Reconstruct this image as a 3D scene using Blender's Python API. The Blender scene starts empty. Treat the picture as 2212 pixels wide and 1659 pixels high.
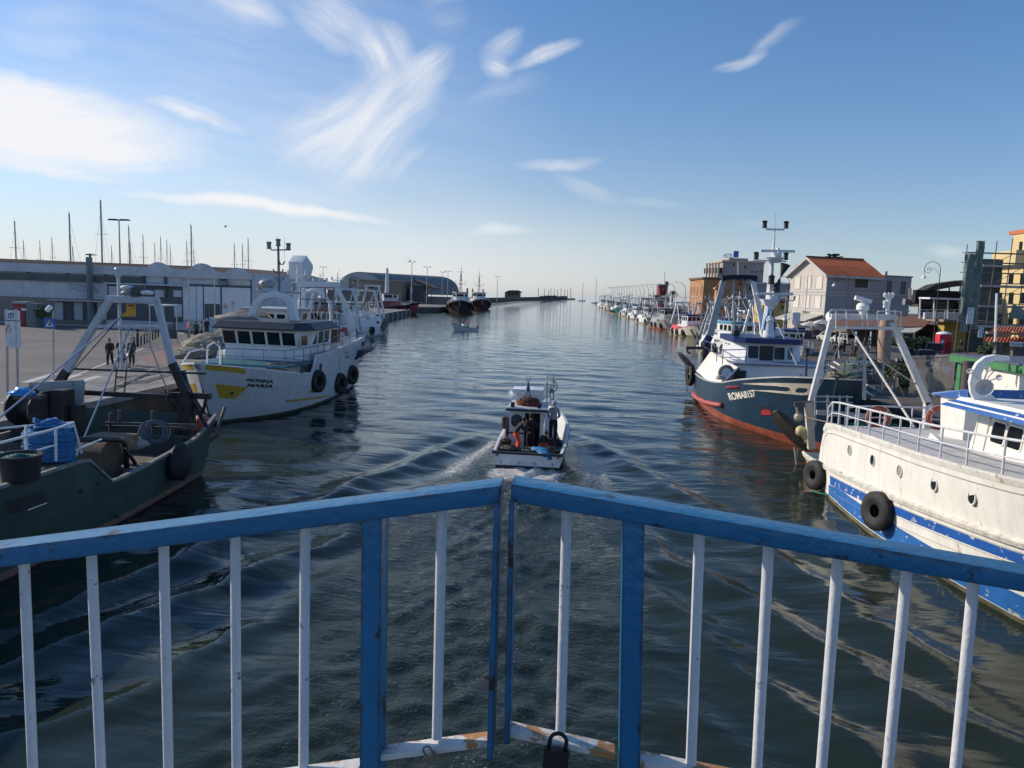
import bpy, bmesh, math, random
import numpy as np
from mathutils import Vector, Matrix, noise as mnoise
random.seed(7)
R = random.Random(11)
SC = bpy.context.scene
COL = SC.collection
PI = math.pi
# ------------------------------------------------------------------ camera
CH, YAW, PITCH, ROLL, FPX = 7.3, math.radians(5.1), math.radians(6.8), math.radians(2.0), 1659.0
CR = Matrix.Rotation(YAW, 3, 'Z') @ Matrix.Rotation(PI/2-PITCH, 3, 'X') @ Matrix.Rotation(ROLL, 3, 'Z')
cam = bpy.data.objects.new('camera', bpy.data.cameras.new('camera'))
COL.objects.link(cam)
M4 = CR.to_4x4(); M4.translation = (0, 0, CH)
cam.matrix_world = M4
cam.data.sensor_width = 36.0
cam.data.lens = 36.0*FPX/2212
cam.data.clip_start = 0.05
cam.data.clip_end = 40000
SC.camera = cam
def ray(x, y):
    return CR @ Vector(((x-1106)/FPX, -(y-829.5)/FPX, -1))
def at(x, y, Y):            # photo point -> point in the vertical plane at distance Y
    d = ray(x, y); t = Y/d.y
    return Vector((d.x*t, Y, CH+d.z*t))
def gp(x, y, z=0.0):        # photo point -> point on the level z
    d = ray(x, y); t = (z-CH)/d.z
    return Vector((d.x*t, d.y*t, z))
def atx(x, y, X):          # photo point -> point in the plane at that X
    d = ray(x, y); t = X/d.x; return Vector((X, d.y*t, CH+d.z*t))
# ------------------------------------------------------------------ materials
MATS = {}
def mat(name, col, rough=.6, metal=0., var=.18, scale=3., rust=0., streak=0., bump=0., rustcol=(.16, .06, .02), spec=.5, peel=None, fine=0.):
    if name in MATS: return MATS[name]
    m = bpy.data.materials.new(name); m.use_nodes = True
    nt = m.node_tree; N = nt.nodes; Lk = nt.links
    b = N['Principled BSDF']
    b.inputs['Roughness'].default_value = rough
    b.inputs['Metallic'].default_value = metal
    b.inputs['Specular IOR Level'].default_value = spec
    tc = N.new('ShaderNodeTexCoord')
    nz = N.new('ShaderNodeTexNoise'); nz.inputs['Scale'].default_value = scale; nz.inputs['Detail'].default_value = 6; nz.inputs['Roughness'].default_value = .65
    Lk.new(tc.outputs['Object'], nz.inputs['Vector'])
    rp = N.new('ShaderNodeValToRGB')
    rp.color_ramp.elements[0].position = .3; rp.color_ramp.elements[1].position = .7
    rp.color_ramp.elements[0].color = tuple(max(0, c*(1-var)) for c in col)+(1,)
    rp.color_ramp.elements[1].color = tuple(min(1, c*(1+var*.7)) for c in col)+(1,)
    Lk.new(nz.outputs['Fac'], rp.inputs['Fac'])
    out = rp.outputs['Color']
    def over(colr, lo, hi, sc, map_=None, amt=1.):
        nonlocal out
        n2 = N.new('ShaderNodeTexNoise'); n2.inputs['Scale'].default_value = sc; n2.inputs['Detail'].default_value = 8; n2.inputs['Roughness'].default_value = .7
        if map_:
            mp = N.new('ShaderNodeMapping'); mp.inputs['Scale'].default_value = map_
            Lk.new(tc.outputs['Object'], mp.inputs['Vector']); Lk.new(mp.outputs['Vector'], n2.inputs['Vector'])
        else: Lk.new(tc.outputs['Object'], n2.inputs['Vector'])
        mr = N.new('ShaderNodeMapRange'); mr.inputs['From Min'].default_value = lo; mr.inputs['From Max'].default_value = hi; mr.inputs['To Max'].default_value = amt
        Lk.new(n2.outputs['Fac'], mr.inputs['Value'])
        mx = N.new('ShaderNodeMix'); mx.data_type = 'RGBA'
        Lk.new(mr.outputs['Result'], mx.inputs['Factor']); mr.clamp = True; Lk.new(out, mx.inputs['A']); mx.inputs['B'].default_value = colr+(1,)
        out = mx.outputs['Result']
    if streak: over(tuple(c*.45+.02 for c in col), .5, .8, 1.6, (2.2, 2.2, .25), streak)
    if peel: over(peel[0], peel[1], peel[1]+.03, peel[2])
    if rust: over(rustcol, .665-rust*.2, .75-rust*.2, 2.6, (1, 1, .45), .8)
    if fine: over(tuple(c*.5 for c in col), .45, .75, 40., None, fine)
    Lk.new(out, b.inputs['Base Color'])
    if bump:
        bp = N.new('ShaderNodeBump'); bp.inputs['Strength'].default_value = bump; bp.inputs['Distance'].default_value = .03
        n3 = N.new('ShaderNodeTexNoise'); n3.inputs['Scale'].default_value = scale*6; n3.inputs['Detail'].default_value = 5
        Lk.new(tc.outputs['Object'], n3.inputs['Vector']); Lk.new(n3.outputs['Fac'], bp.inputs['Height']); Lk.new(bp.outputs['Normal'], b.inputs['Normal'])
    MATS[name] = m
    return m
WHT = mat('white boat paint', (.72, .73, .74), .45, var=.10, scale=2, streak=.35, rust=.12)
WHC = mat('cream white boat paint', (.80, .77, .70), .5, var=.1, scale=1.3, streak=.4, rust=.3, rustcol=(.35, .2, .08))
WHP = mat('plain white paint', (.78, .78, .77), .5, var=.08)
GRYP = mat('grey boat paint', (.33, .34, .35), .5, streak=.4, rust=.25)
GLS = mat('dark window glass', (.010, .012, .015), .1, var=.4, spec=.35)
GLB = mat('bluish window glass', (.05, .065, .08), .1, var=.4, spec=.7)
BLK = mat('black rubber', (.014, .014, .015), .7, var=.3, scale=8, bump=.3)
BLM = mat('black painted metal', (.02, .021, .023), .5, rust=.15)
STL = mat('galvanised steel', (.36, .37, .38), .4, .6, rust=.1)
DST = mat('dark steel', (.09, .09, .095), .5, .3, rust=.3)
RUST = mat('rusty steel', (.16, .085, .05), .8, var=.5, rust=.4)
NAVY = mat('navy paint', (.012, .028, .13), .4, streak=.3)
BLUE = mat('blue boat paint', (.02, .11, .36), .45, streak=.2, peel=((.62, .62, .6), .62, 4.))
TURQ = mat('turquoise deck paint', (.022, .13, .17), .6)
RED = mat('red paint', (.42, .03, .035), .5, streak=.3)
ORG = mat('orange plastic', (.85, .12, .025), .45)
YEL = mat('yellow boat paint', (.5, .33, .04), .5, streak=.2)
GRND = mat('beige netting', (.28, .25, .19), .95, var=.5, scale=14, bump=1., fine=.6)
NETG = mat('grey green netting', (.13, .14, .11), .95, var=.5, scale=14, bump=1., fine=.6)
NETB = mat('brown netting', (.13, .1, .07), .95, var=.5, scale=14, bump=1., fine=.6)
NETE = mat('emerald netting', (.02, .22, .15), .9, var=.5, scale=14, bump=1., fine=.6)
ROPB = mat('blue rope', (.05, .22, .5), .9, var=.4, scale=9, bump=1., fine=.5)
ROPW = mat('pale rope', (.55, .5, .42), .9, var=.3, scale=12, bump=.6)
WOOD = mat('weathered wood', (.22, .15, .09), .8, var=.4, scale=5, bump=.4)
CONC = mat('quay concrete', (.235, .215, .195), .9, var=.35, scale=.35, bump=.2, fine=.3, peel=((.13, .12, .11), .58, .5))
QWALL = mat('wet quay wall', (.10, .095, .08), .8, var=.5, scale=.8, streak=.6, bump=.3)
ASPH = mat('asphalt', (.15, .138, .13), .9, var=.3, scale=.25, fine=.3)
PLAS = mat('white plastic', (.8, .8, .8), .35, var=.03)
SKIN = mat('skin', (.42, .22, .15), .6, var=.08)
HAIR = mat('dark hair', (.02, .014, .01), .7)
# ------------------------------------------------------------------ objects
def tag(o, label=None, cat=None, group=None, kind=None):
    if label: o['label'] = label
    if cat: o['category'] = cat
    if group: o['group'] = group
    if kind: o['kind'] = kind
    return o
def thing(name, label, cat, loc=(0, 0, 0), group=None):
    o = bpy.data.objects.new(name, None); COL.objects.link(o)
    o.location = loc; o.empty_display_size = .3
    return tag(o, label, cat, group)
def wloc(o):
    v = Vector((0, 0, 0))
    while o is not None: v = v+o.location; o = o.parent
    return v
class MB:
    """mesh builder: collects shapes, build() links them as ONE mesh object"""
    def __init__(s, T=None): s.v = []; s.f = []; s.m = []; s.c = 0; s.T = T
    def add(s, vs, fs):
        n = len(s.v); s.v += [tuple(v) for v in vs]; s.f += [tuple(i+n for i in f) for f in fs]; s.m += [s.c]*len(fs); return s
    def hexa(s, p):   # 8 points: bottom 0-3, top 4-7
        return s.add(p, [(3, 2, 1, 0), (4, 5, 6, 7), (0, 1, 5, 4), (1, 2, 6, 5), (2, 3, 7, 6), (3, 0, 4, 7)])
    def box(s, c, d, rz=0., taper=1.):
        x, y, z = d[0]/2, d[1]/2, d[2]/2; cs, sn = math.cos(rz), math.sin(rz); p = []
        for k in (-1, 1):
            t = taper if k > 0 else 1
            for a, b in ((-x, -y), (x, -y), (x, y), (-x, y)):
                a *= t; b *= t
                p.append((c[0]+a*cs-b*sn, c[1]+a*sn+b*cs, c[2]+k*z))
        return s.hexa(p)
    def lh(s, lo, hi): return s.box([(a+b)/2 for a, b in zip(lo, hi)], [b-a for a, b in zip(lo, hi)])
    def bar(s, p, q, w, h=None, up=(0, 0, 1)):
        p, q = Vector(p), Vector(q); h = h or w; d = (q-p).normalized(); u = Vector(up)
        if abs(d.dot(u)) > .98: u = Vector((0, 1, 0))
        a = d.cross(u).normalized()*(w/2); b = a.cross(d).normalized()*(h/2)
        return s.hexa([p-a-b, p+a-b, p+a+b, p-a+b, q-a-b, q+a-b, q+a+b, q-a+b])
    def tube(s, pts, r, n=6, closed=False):
        pts = [Vector(p) for p in pts]; k = len(pts); rr = r if isinstance(r, (list, tuple)) else [r]*k
        vs = []; pa = None
        for i, p in enumerate(pts):
            if closed: d = pts[(i+1) % k]-pts[i-1]
            else: d = pts[min(i+1, k-1)]-pts[max(i-1, 0)]
            d.normalize()
            if pa is None:
                u = Vector((0, 0, 1)) if abs(d.z) < .9 else Vector((1, 0, 0)); a = d.cross(u).normalized()
            else:
                a = pa-d*pa.dot(d)
                a = a.normalized() if a.length > 1e-6 else d.orthogonal().normalized()
            pa = a; b = d.cross(a)
            for j in range(n):
                t = 2*PI*j/n; vs.append(p+(a*math.cos(t)+b*math.sin(t))*rr[i])
        fs = []
        for i in range(k if closed else k-1):
            i2 = (i+1) % k
            for j in range(n): fs.append((i*n+j, i*n+(j+1) % n, i2*n+(j+1) % n, i2*n+j))
        if not closed: fs += [tuple(range(n))[::-1], tuple(range((k-1)*n, k*n))]
        return s.add(vs, fs)
    def lathe(s, prof, c=(0, 0, 0), n=12, axis=(0, 0, 1)):
        ax = Vector(axis).normalized(); u = ax.orthogonal().normalized(); w = ax.cross(u); c = Vector(c); vs = []
        for r, z in prof:
            for j in range(n):
                t = 2*PI*j/n; vs.append(c+ax*z+(u*math.cos(t)+w*math.sin(t))*r)
        fs = [(i*n+j, i*n+(j+1) % n, (i+1)*n+(j+1) % n, (i+1)*n+j) for i in range(len(prof)-1) for j in range(n)]
        if prof[0][0] > 1e-4: fs.append(tuple(range(n))[::-1])
        if prof[-1][0] > 1e-4: fs.append(tuple(range((len(prof)-1)*n, len(prof)*n)))
        return s.add(vs, fs)
    def torus(s, c, R_, r, axis=(0, 0, 1), n=20, k=8, a0=0, a1=2*PI):
        ax = Vector(axis).normalized(); u = ax.orthogonal().normalized(); w = ax.cross(u); c = Vector(c)
        return s.tube([c+(u*math.cos(2*PI*i/n)+w*math.sin(2*PI*i/n))*R_ for i in range(n)], r, k, True)
    def loft(s, rows, closed=False):
        k = len(rows[0]); vs = [p for r in rows for p in r]; fs = []
        for i in range(len(rows)-1):
            for j in range(k if closed else k-1):
                j2 = (j+1) % k; fs.append((i*k+j, i*k+j2, (i+1)*k+j2, (i+1)*k+j))
        return s.add(vs, fs)
    def extr(s, pts, vec):
        n = len(pts); v = Vector(vec); a = [Vector(p) for p in pts]; vs = a+[p+v for p in a]
        return s.add(vs, [tuple(range(n))[::-1], tuple(range(n, 2*n))]+[(i, (i+1) % n, n+(i+1) % n, n+i) for i in range(n)])
    def blob(s, c, d, n=12, k=8, amp=.2, sc=1.5, seed=0, flat=.0):
        c = Vector(c); rows = []
        for i in range(k+1):
            ph = -PI/2+PI*i/k; row = []
            for j in range(n):
                t = 2*PI*j/n; q = Vector((math.cos(ph)*math.cos(t), math.cos(ph)*math.sin(t), math.sin(ph)))
                e = 1+amp*(mnoise.noise(q*sc+Vector((seed*7.3, seed*1.7, 3)))+.5*mnoise.noise(q*sc*2.7+Vector((seed, 9, 1))))
                z = q.z*d[2]*e
                if q.z < 0: z *= (1-flat)
                row.append(c+Vector((q.x*d[0]*e, q.y*d[1]*e, z)))
            rows.append(row)
        return s.loft(rows, True)
    def build(s, name, mats, parent=None, smooth=False, bevel=0., world=True):
        me = bpy.data.meshes.new(name)
        off = wloc(parent) if (parent is not None and world) else Vector((0, 0, 0))
        vs = s.v
        if s.T: vs = [s.T(Vector(v)) for v in vs]
        me.from_pydata([(v[0]-off.x, v[1]-off.y, v[2]-off.z) for v in vs], [], s.f)
        ms = mats if isinstance(mats, (list, tuple)) else [mats]
        for m in ms: me.materials.append(m)
        me.polygons.foreach_set('material_index', s.m)
        if smooth: me.polygons.foreach_set('use_smooth', [True]*len(s.f))
        me.update()
        bm = bmesh.new(); bm.from_mesh(me); bmesh.ops.recalc_face_normals(bm, faces=bm.faces)
        if bevel: bmesh.ops.bevel(bm, geom=[e for e in bm.edges], offset=bevel, segments=2, affect='EDGES', profile=.7)
        bm.to_mesh(me); bm.free()
        if smooth == 'auto' or bevel:
            try: me.set_sharp_from_angle(angle=math.radians(38)); me.polygons.foreach_set('use_smooth', [True]*len(me.polygons))
            except Exception: pass
        o = bpy.data.objects.new(name, me); COL.objects.link(o)
        if parent is not None: o.parent = parent
        return o
def copy_tree(o, parent=None):
    c = o.copy(); COL.objects.link(c); c.parent = parent
    for ch in o.children: copy_tree(ch, c)
    return c
def text_tris(s, shear=0., bold=0.):
    """the outline of a word as triangles in a unit box (0..1, 0..1)"""
    cu = bpy.data.curves.new('lettering', 'FONT'); cu.body = s; cu.shear = shear; cu.offset = bold; cu.resolution_u = 3
    o = bpy.data.objects.new('lettering', cu); COL.objects.link(o)
    bpy.context.view_layer.update()
    me = bpy.data.meshes.new_from_object(o.evaluated_get(bpy.context.evaluated_depsgraph_get()))
    v = [(p.co.x, p.co.y) for p in me.vertices]; f = [tuple(p.vertices) for p in me.polygons]
    bpy.data.objects.remove(o); bpy.data.curves.remove(cu); bpy.data.meshes.remove(me)
    x0 = min(p[0] for p in v); x1 = max(p[0] for p in v); y0 = min(p[1] for p in v); y1 = max(p[1] for p in v)
    return [((a-x0)/(x1-x0), (b-y0)/(y1-y0)) for a, b in v], f
def text_quad(mb, s, p0, px, py, shear=0., bold=0.):
    """lay lettering in the parallelogram p0 + u*px + v*py"""
    v, f = text_tris(s, shear, bold); p0, px, py = Vector(p0), Vector(px), Vector(py)
    return mb.add([p0+px*a+py*b for a, b in v], f)
def interp(xs, ys, x):
    if x <= xs[0]: return ys[0]
    for i in range(len(xs)-1):
        if x <= xs[i+1]:
            t = (x-xs[i])/(xs[i+1]-xs[i]); return ys[i]+(ys[i+1]-ys[i])*t
    return ys[-1]
def sm(xs, ys, x):   # smooth (monotone cubic-ish) interpolation
    n = len(xs)
    if x <= xs[0]: return ys[0]
    if x >= xs[-1]: return ys[-1]
    i = max(k for k in range(n-1) if xs[k] <= x)
    def sl(k):
        if k == 0: return (ys[1]-ys[0])/(xs[1]-xs[0])
        if k == n-1: return (ys[-1]-ys[-2])/(xs[-1]-xs[-2])
        return (ys[k+1]-ys[k-1])/(xs[k+1]-xs[k-1])
    h = xs[i+1]-xs[i]; t = (x-xs[i])/h; a, b = sl(i)*h, sl(i+1)*h
    return (2*t**3-3*t*t+1)*ys[i]+(t**3-2*t*t+t)*a+(-2*t**3+3*t*t)*ys[i+1]+(t**3-t*t)*b
class Hull:
    """u: 0 stern .. 1 bow; boat frame x forward, y port, z up from the waterline"""
    def __init__(s, xs, xb, us, bw, bd, sheer, rb=.3, rs=-.1, p=.8, deck=None, bul=.7):
        s.xs, s.xb, s.us, s.bw, s.bd, s.sh, s.rb, s.rs, s.p = xs, xb, us, bw, bd, sheer, rb, rs, p
        s.bul = bul; s.deckz = deck
    def sheer(s, u): return s.sh(u) if callable(s.sh) else sm(s.sh[0], s.sh[1], u)
    def X(s, u, z):
        z = max(z, -.3); a = s.xs+s.rs*z; b = s.xb+s.rb*z; return a+(b-a)*u
    def U(s, x, z):
        z = max(z, -.3); a = s.xs+s.rs*z; b = s.xb+s.rb*z; return (x-a)/(b-a)
    def half(s, u, z):
        u = min(max(u, 0), 1); w = max(sm(s.us, s.bw, u), .03); d = max(sm(s.us, s.bd, u), .03); t = z/s.sheer(u)
        if z < 0: return w*(1+.35*z)
        return w+(d-w)*min(t, 1.4)**s.p
    def pt(s, u, z, side=1, eps=0.): return Vector((s.X(u, z), side*(s.half(u, z)+eps), z))
    def shell(s, T, parent, mats, boot=.3, n=40, top=None, name='hull', bands=()):
        """outer skin (mats: boot, side, cap) ; bands = extra z rows with material index"""
        mb = MB(T)
        for side in (1, -1):
            for i in range(n):
                u0, u1 = i/n, (i+1)/n
                z0, z1 = s.sheer(u0), s.sheer(u1)
                def lev(zs): return [-.5, 0, boot]+[boot+(zs-boot)*k/7 for k in range(1, 8)]
                A = [s.pt(u0, z, side) for z in lev(z0)]; B = [s.pt(u1, z, side) for z in lev(z1)]
                for k in range(len(A)-1):
                    mb.c = 0 if k < 2 else 1
                    mb.add([A[k], B[k], B[k+1], A[k+1]], [(0, 1, 2, 3)])
        mb.c = 1
        zs = s.sheer(0); lv = [-.5, 0, boot]+[boot+(zs-boot)*k/7 for k in range(1, 8)]
        for k in range(len(lv)-1):      # transom
            mb.c = 0 if k < 2 else 1
            mb.add([s.pt(0, lv[k], 1), s.pt(0, lv[k], -1), s.pt(0, lv[k+1], -1), s.pt(0, lv[k+1], 1)], [(0, 1, 2, 3)])
        o = mb.build(name, mats[:2], parent, smooth=False)
        # weld for smooth shading
        bm = bmesh.new(); bm.from_mesh(o.data); bmesh.ops.remove_doubles(bm, verts=bm.verts, dist=.002); bmesh.ops.recalc_face_normals(bm, faces=bm.faces)
        bm.to_mesh(o.data); bm.free()
        o.data.polygons.foreach_set('use_smooth', [True]*len(o.data.polygons))
        try: o.data.set_sharp_from_angle(angle=math.radians(35))
        except Exception: pass
        return o
    def bulwark(s, T, parent, m, n=40, w=.1, name='bulwark'):
        """rail cap and inner face"""
        mb = MB(T)
        for side in (1, -1):
            rows = []
            for i in range(n+1):
                u = i/n; z = s.sheer(u); h = s.half(u, z); dz = s.bul if not s.deckz else max(.05, z-s.deckz(u))
                hi = max(h-w, .01); lo = max(min(hi, s.half(u, z-dz)-w*.6), .01)
                x = s.X(u, z)
                rows.append([Vector((x, side*(h+.03), z-.05)), Vector((x, side*(h+.03), z+.03)), Vector((x, side*hi, z+.03)), Vector((s.X(u, z-dz), side*lo, z-dz))])
            mb.loft(rows)
        return mb.build(name, m, parent)
    def deck(s, T, parent, m, n=40, name='deck'):
        mb = MB(T); rows = []
        for i in range(n+1):
            u = i/n; z = s.sheer(u); dz = s.bul if not s.deckz else max(.05, z-s.deckz(u)); zz = z-dz+.01
            h = max(s.half(u, zz)-.03, .01)
            rows.append([Vector((s.X(u, zz), -h, zz)), Vector((s.X(u, zz), 0, zz+.04)), Vector((s.X(u, zz), h, zz))])
        mb.loft(rows)
        return mb.build(name, m, parent)
    def strip(s, mb, us, zlo, zhi, side, eps=.012):
        """painted band on the hull between two height curves"""
        rows = []
        for i, u in enumerate(us):
            a = zlo[i] if isinstance(zlo, (list, tuple)) else zlo(u); b = zhi[i] if isinstance(zhi, (list, tuple)) else zhi(u)
            rows.append([s.pt(u, a+(b-a)*k/3, side, eps) for k in range(4)])
        mb.loft(rows)
    def hit(s, px, py, Tinv, side, eps=.012):
        """boat-frame point of the hull side seen at a photo point"""
        o = Tinv(Vector((0, 0, CH))); d = ray(px, py); d2 = Tinv(Vector((0, 0, CH))+d)-o
        prev = None; best = None
        t = 8.; lo = 8.
        while t < 120:
            q = o+d2*t; u = s.U(q.x, q.z)
            if -.02 <= u <= 1.02 and q.z > -.3 and q.z < s.sheer(min(max(u, 0), 1))*1.15+.2:
                if side*q.y < s.half(u, q.z):
                    hi = t
                    for _ in range(7):
                        md = (lo+hi)/2; q = o+d2*md
                        if side*q.y < s.half(s.U(q.x, q.z), q.z): hi = md
                        else: lo = md
                    best = o+d2*hi; break
            lo = t; t += .15
        if best is None: return None
        u = s.U(best.x, best.z); return s.pt(u, best.z, side, eps)
    def patch(s, mb, top, bot, Tinv, side, n=16, m=3, eps=.012):
        """paint patch given by its upper and lower edge in the photo"""
        def samp(pl, t):
            k = t*(len(pl)-1); i = min(int(k), len(pl)-2); f = k-i
            return (pl[i][0]+(pl[i+1][0]-pl[i][0])*f, pl[i][1]+(pl[i+1][1]-pl[i][1])*f)
        rows = []
        for i in range(n+1):
            a, b = samp(top, i/n), samp(bot, i/n)
            r = [s.hit(a[0]+(b[0]-a[0])*k/m, a[1]+(b[1]-a[1])*k/m, Tinv, side, eps) for k in range(m+1)]
            if None in r: continue
            rows.append(r)
        if len(rows) > 1: mb.loft(rows)
    def lettering(s, mb, txt, tl, tr, br, bl, Tinv, side, shear=0., bold=0., eps=.016):
        v, f = text_tris(txt, shear, bold); vs = []
        for a, b in v:
            top = (tl[0]+(tr[0]-tl[0])*a, tl[1]+(tr[1]-tl[1])*a); bot = (bl[0]+(br[0]-bl[0])*a, bl[1]+(br[1]-bl[1])*a)
            vs.append(s.hit(bot[0]+(top[0]-bot[0])*b, bot[1]+(top[1]-bot[1])*b, Tinv, side, eps))
        if None in vs: return
        mb.add(vs, f)
def rails(mb, pts, h, r=.02, mid=1, posts=True, n=6):
    """tubular railing along base points"""
    pts = [Vector(p) for p in pts]
    mb.tube([p+Vector((0, 0, h)) for p in pts], r*1.15, n)
    for k in range(mid): mb.tube([p+Vector((0, 0, h*(k+1)/(mid+1))) for p in pts], r*.8, n)
    if posts:
        for p in pts: mb.tube([p, p+Vector((0, 0, h))], r, n)
def along(pts, step):
    """points every ~step along a polyline"""
    pts = [Vector(p) for p in pts]; out = []
    for a, b in zip(pts, pts[1:]):
        k = max(1, round((b-a).length/step)); out += [a+(b-a)*i/k for i in range(k)]
    return out+[pts[-1]]
def sag(p, q, s=.3, n=10):
    p, q = Vector(p), Vector(q); return [p+(q-p)*i/n-Vector((0, 0, s*4*(i/n)*(1-i/n))) for i in range(n+1)]
def tyre(name, parent, c, axis, R_=.45, r=.17):
    """a tyre hung as a fender: part of its boat"""
    c = Vector(c); ax = Vector(axis).normalized(); mb = MB()
    k = r
    mb.lathe([(R_-k*1.05, -k*.55), (R_-k*.2, -k*.95), (R_+k*.55, -k*.9), (R_+k*.95, -k*.55), (R_+k, 0), (R_+k*.95, k*.55), (R_+k*.55, k*.9), (R_-k*.2, k*.95), (R_-k*1.05, k*.55), (R_-k*.75, 0), (R_-k*1.05, -k*.55)], c, 22, ax)
    return mb.build('tyre_fender', BLK, parent, smooth='auto')
# ------------------------------------------------------------------ light and sky
SUN_EL, SUN_AZ = math.radians(25), math.radians(-73)     # azimuth from +Y towards +X
sv = Vector((math.cos(SUN_EL)*math.sin(SUN_AZ), math.cos(SUN_EL)*math.cos(SUN_AZ), math.sin(SUN_EL)))
sl = bpy.data.lights.new('sun', 'SUN'); sl.energy = 4.4; sl.angle = math.radians(.5); sl.color = (1, .89, .74)
so = bpy.data.objects.new('sun', sl); COL.objects.link(so); so.rotation_euler = sv.to_track_quat('Z', 'Y').to_euler(); so.location = (0, 0, 60)
W = bpy.data.worlds.new('World'); SC.world = W; W.use_nodes = True
nt = W.node_tree; N = nt.nodes; LK = nt.links
bg = N['Background']; bg.inputs['Strength'].default_value = .13
sky = N.new('ShaderNodeTexSky'); sky.sky_type = 'NISHITA'; sky.sun_disc = False
sky.sun_elevation = SUN_EL; sky.sun_rotation = SUN_AZ
sky.air_density = 1.0; sky.dust_density = .3; sky.ozone_density = 6.; sky.altitude = 0
geo = N.new('ShaderNodeTexCoord')
def math_(op, a, b=None, clamp=False):
    n = N.new('ShaderNodeMath'); n.operation = op; n.use_clamp = clamp
    for i, q in enumerate((a, b)):
        if q is None: continue
        if isinstance(q, (int, float)): n.inputs[i].default_value = q
        else: LK.new(q, n.inputs[i])
    return n.outputs[0]
sx = N.new('ShaderNodeSeparateXYZ'); LK.new(geo.outputs['Generated'], sx.inputs[0])
yy = math_('MAXIMUM', sx.outputs['Y'], .02)
ga = math_('DIVIDE', sx.outputs['X'], yy); ge = math_('DIVIDE', sx.outputs['Z'], yy)
cb = N.new('ShaderNodeCombineXYZ'); LK.new(ga, cb.inputs[0]); LK.new(ge, cb.inputs[1])
nd = N.new('ShaderNodeTexNoise'); nd.inputs['Scale'].default_value = 4.5; nd.inputs['Detail'].default_value = 7; nd.inputs['Roughness'].default_value = .62
LK.new(cb.outputs[0], nd.inputs['Vector'])
def vm(op, a, b=None, sc=None):
    n = N.new('ShaderNodeVectorMath'); n.operation = op
    for i, q in enumerate((a, b)):
        if q is None: continue
        if isinstance(q, (tuple, Vector)): n.inputs[i].default_value = q
        else: LK.new(q, n.inputs[i])
    if sc is not None: n.inputs['Scale'].default_value = sc
    return n
wob = vm('SCALE', vm('SUBTRACT', nd.outputs['Color'], (.5, .5, .5)).outputs[0], sc=.055)
pw = vm('ADD', cb.outputs[0], wob.outputs[0]).outputs[0]
# cirrus: (x, y) ends of a stroke in the photo, half width, strength, fibre contrast, seed
CIR = [((-260, 215), (330, 268), 62, 1.7, .6), ((-260, 262), (430, 300), 52, 1.6, .6), ((-230, 168), (220, 220), 42, 1.5, .7), ((-230, 305), (455, 338), 34, 1.3, .75), ((-150, 345), (330, 365), 20, .8, .9), ((-160, 140), (120, 185), 26, .7, .9), ((300, 215), (535, 285), 16, .8, .7), ((150, 330), (440, 352), 16, .6, .8),
       ((-20, 360), (290, 372), 12, .4, .9), ((240, 400), (860, 478), 11, 1.1, .4), ((360, 415), (740, 465), 17, .7, .5),
       ((640, -20), (800, 110), 52, .65, .8), ((780, 60), (860, 190), 50, .75, .7), ((975, 105), (860, 210), 34, .75, .8), ((930, 150), (700, 385), 75, .85, .75),
       ((850, 200), (590, 345), 60, .6, .8), ((440, -10), (620, 50), 26, .6, .9), ((1130, 70), (1040, 130), 22, .6, .8), ((1045, 135), (1110, 160), 22, .6, .8), ((1100, 150), (1255, 85), 16, .7, .7),
       ((1010, 225), (1180, 180), 26, .22, .9), ((900, 20), (1010, 0), 60, .2, .9), ((1540, 155), (1650, 110), 12, .5, .8), ((1600, 125), (1720, 45), 14, .3, .8),
       ((1110, 360), (1310, 345), 13, .45, .7), ((1190, 375), (1340, 440), 16, .25, .8), ((1330, 435), (1480, 432), 10, .2, .8), ((1020, 497), (1155, 496), 12, .55, .5), ((-60, 80), (250, 150), 90, .22, .9),
       ((0, 20), (240, 60), 60, .2, .9), ((1990, 545), (2100, 548), 12, .35, .6), ((540, 330), (900, 320), 110, .16, .9), ((830, 385), (930, 320), 12, .25, .8), ((1580, 475), (1680, 470), 8, .15, .8), ((-100, 60), (1150, 330), 330, .22, .5), ((600, 560), (1500, 580), 120, .18, .2)]
tot = None
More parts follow.
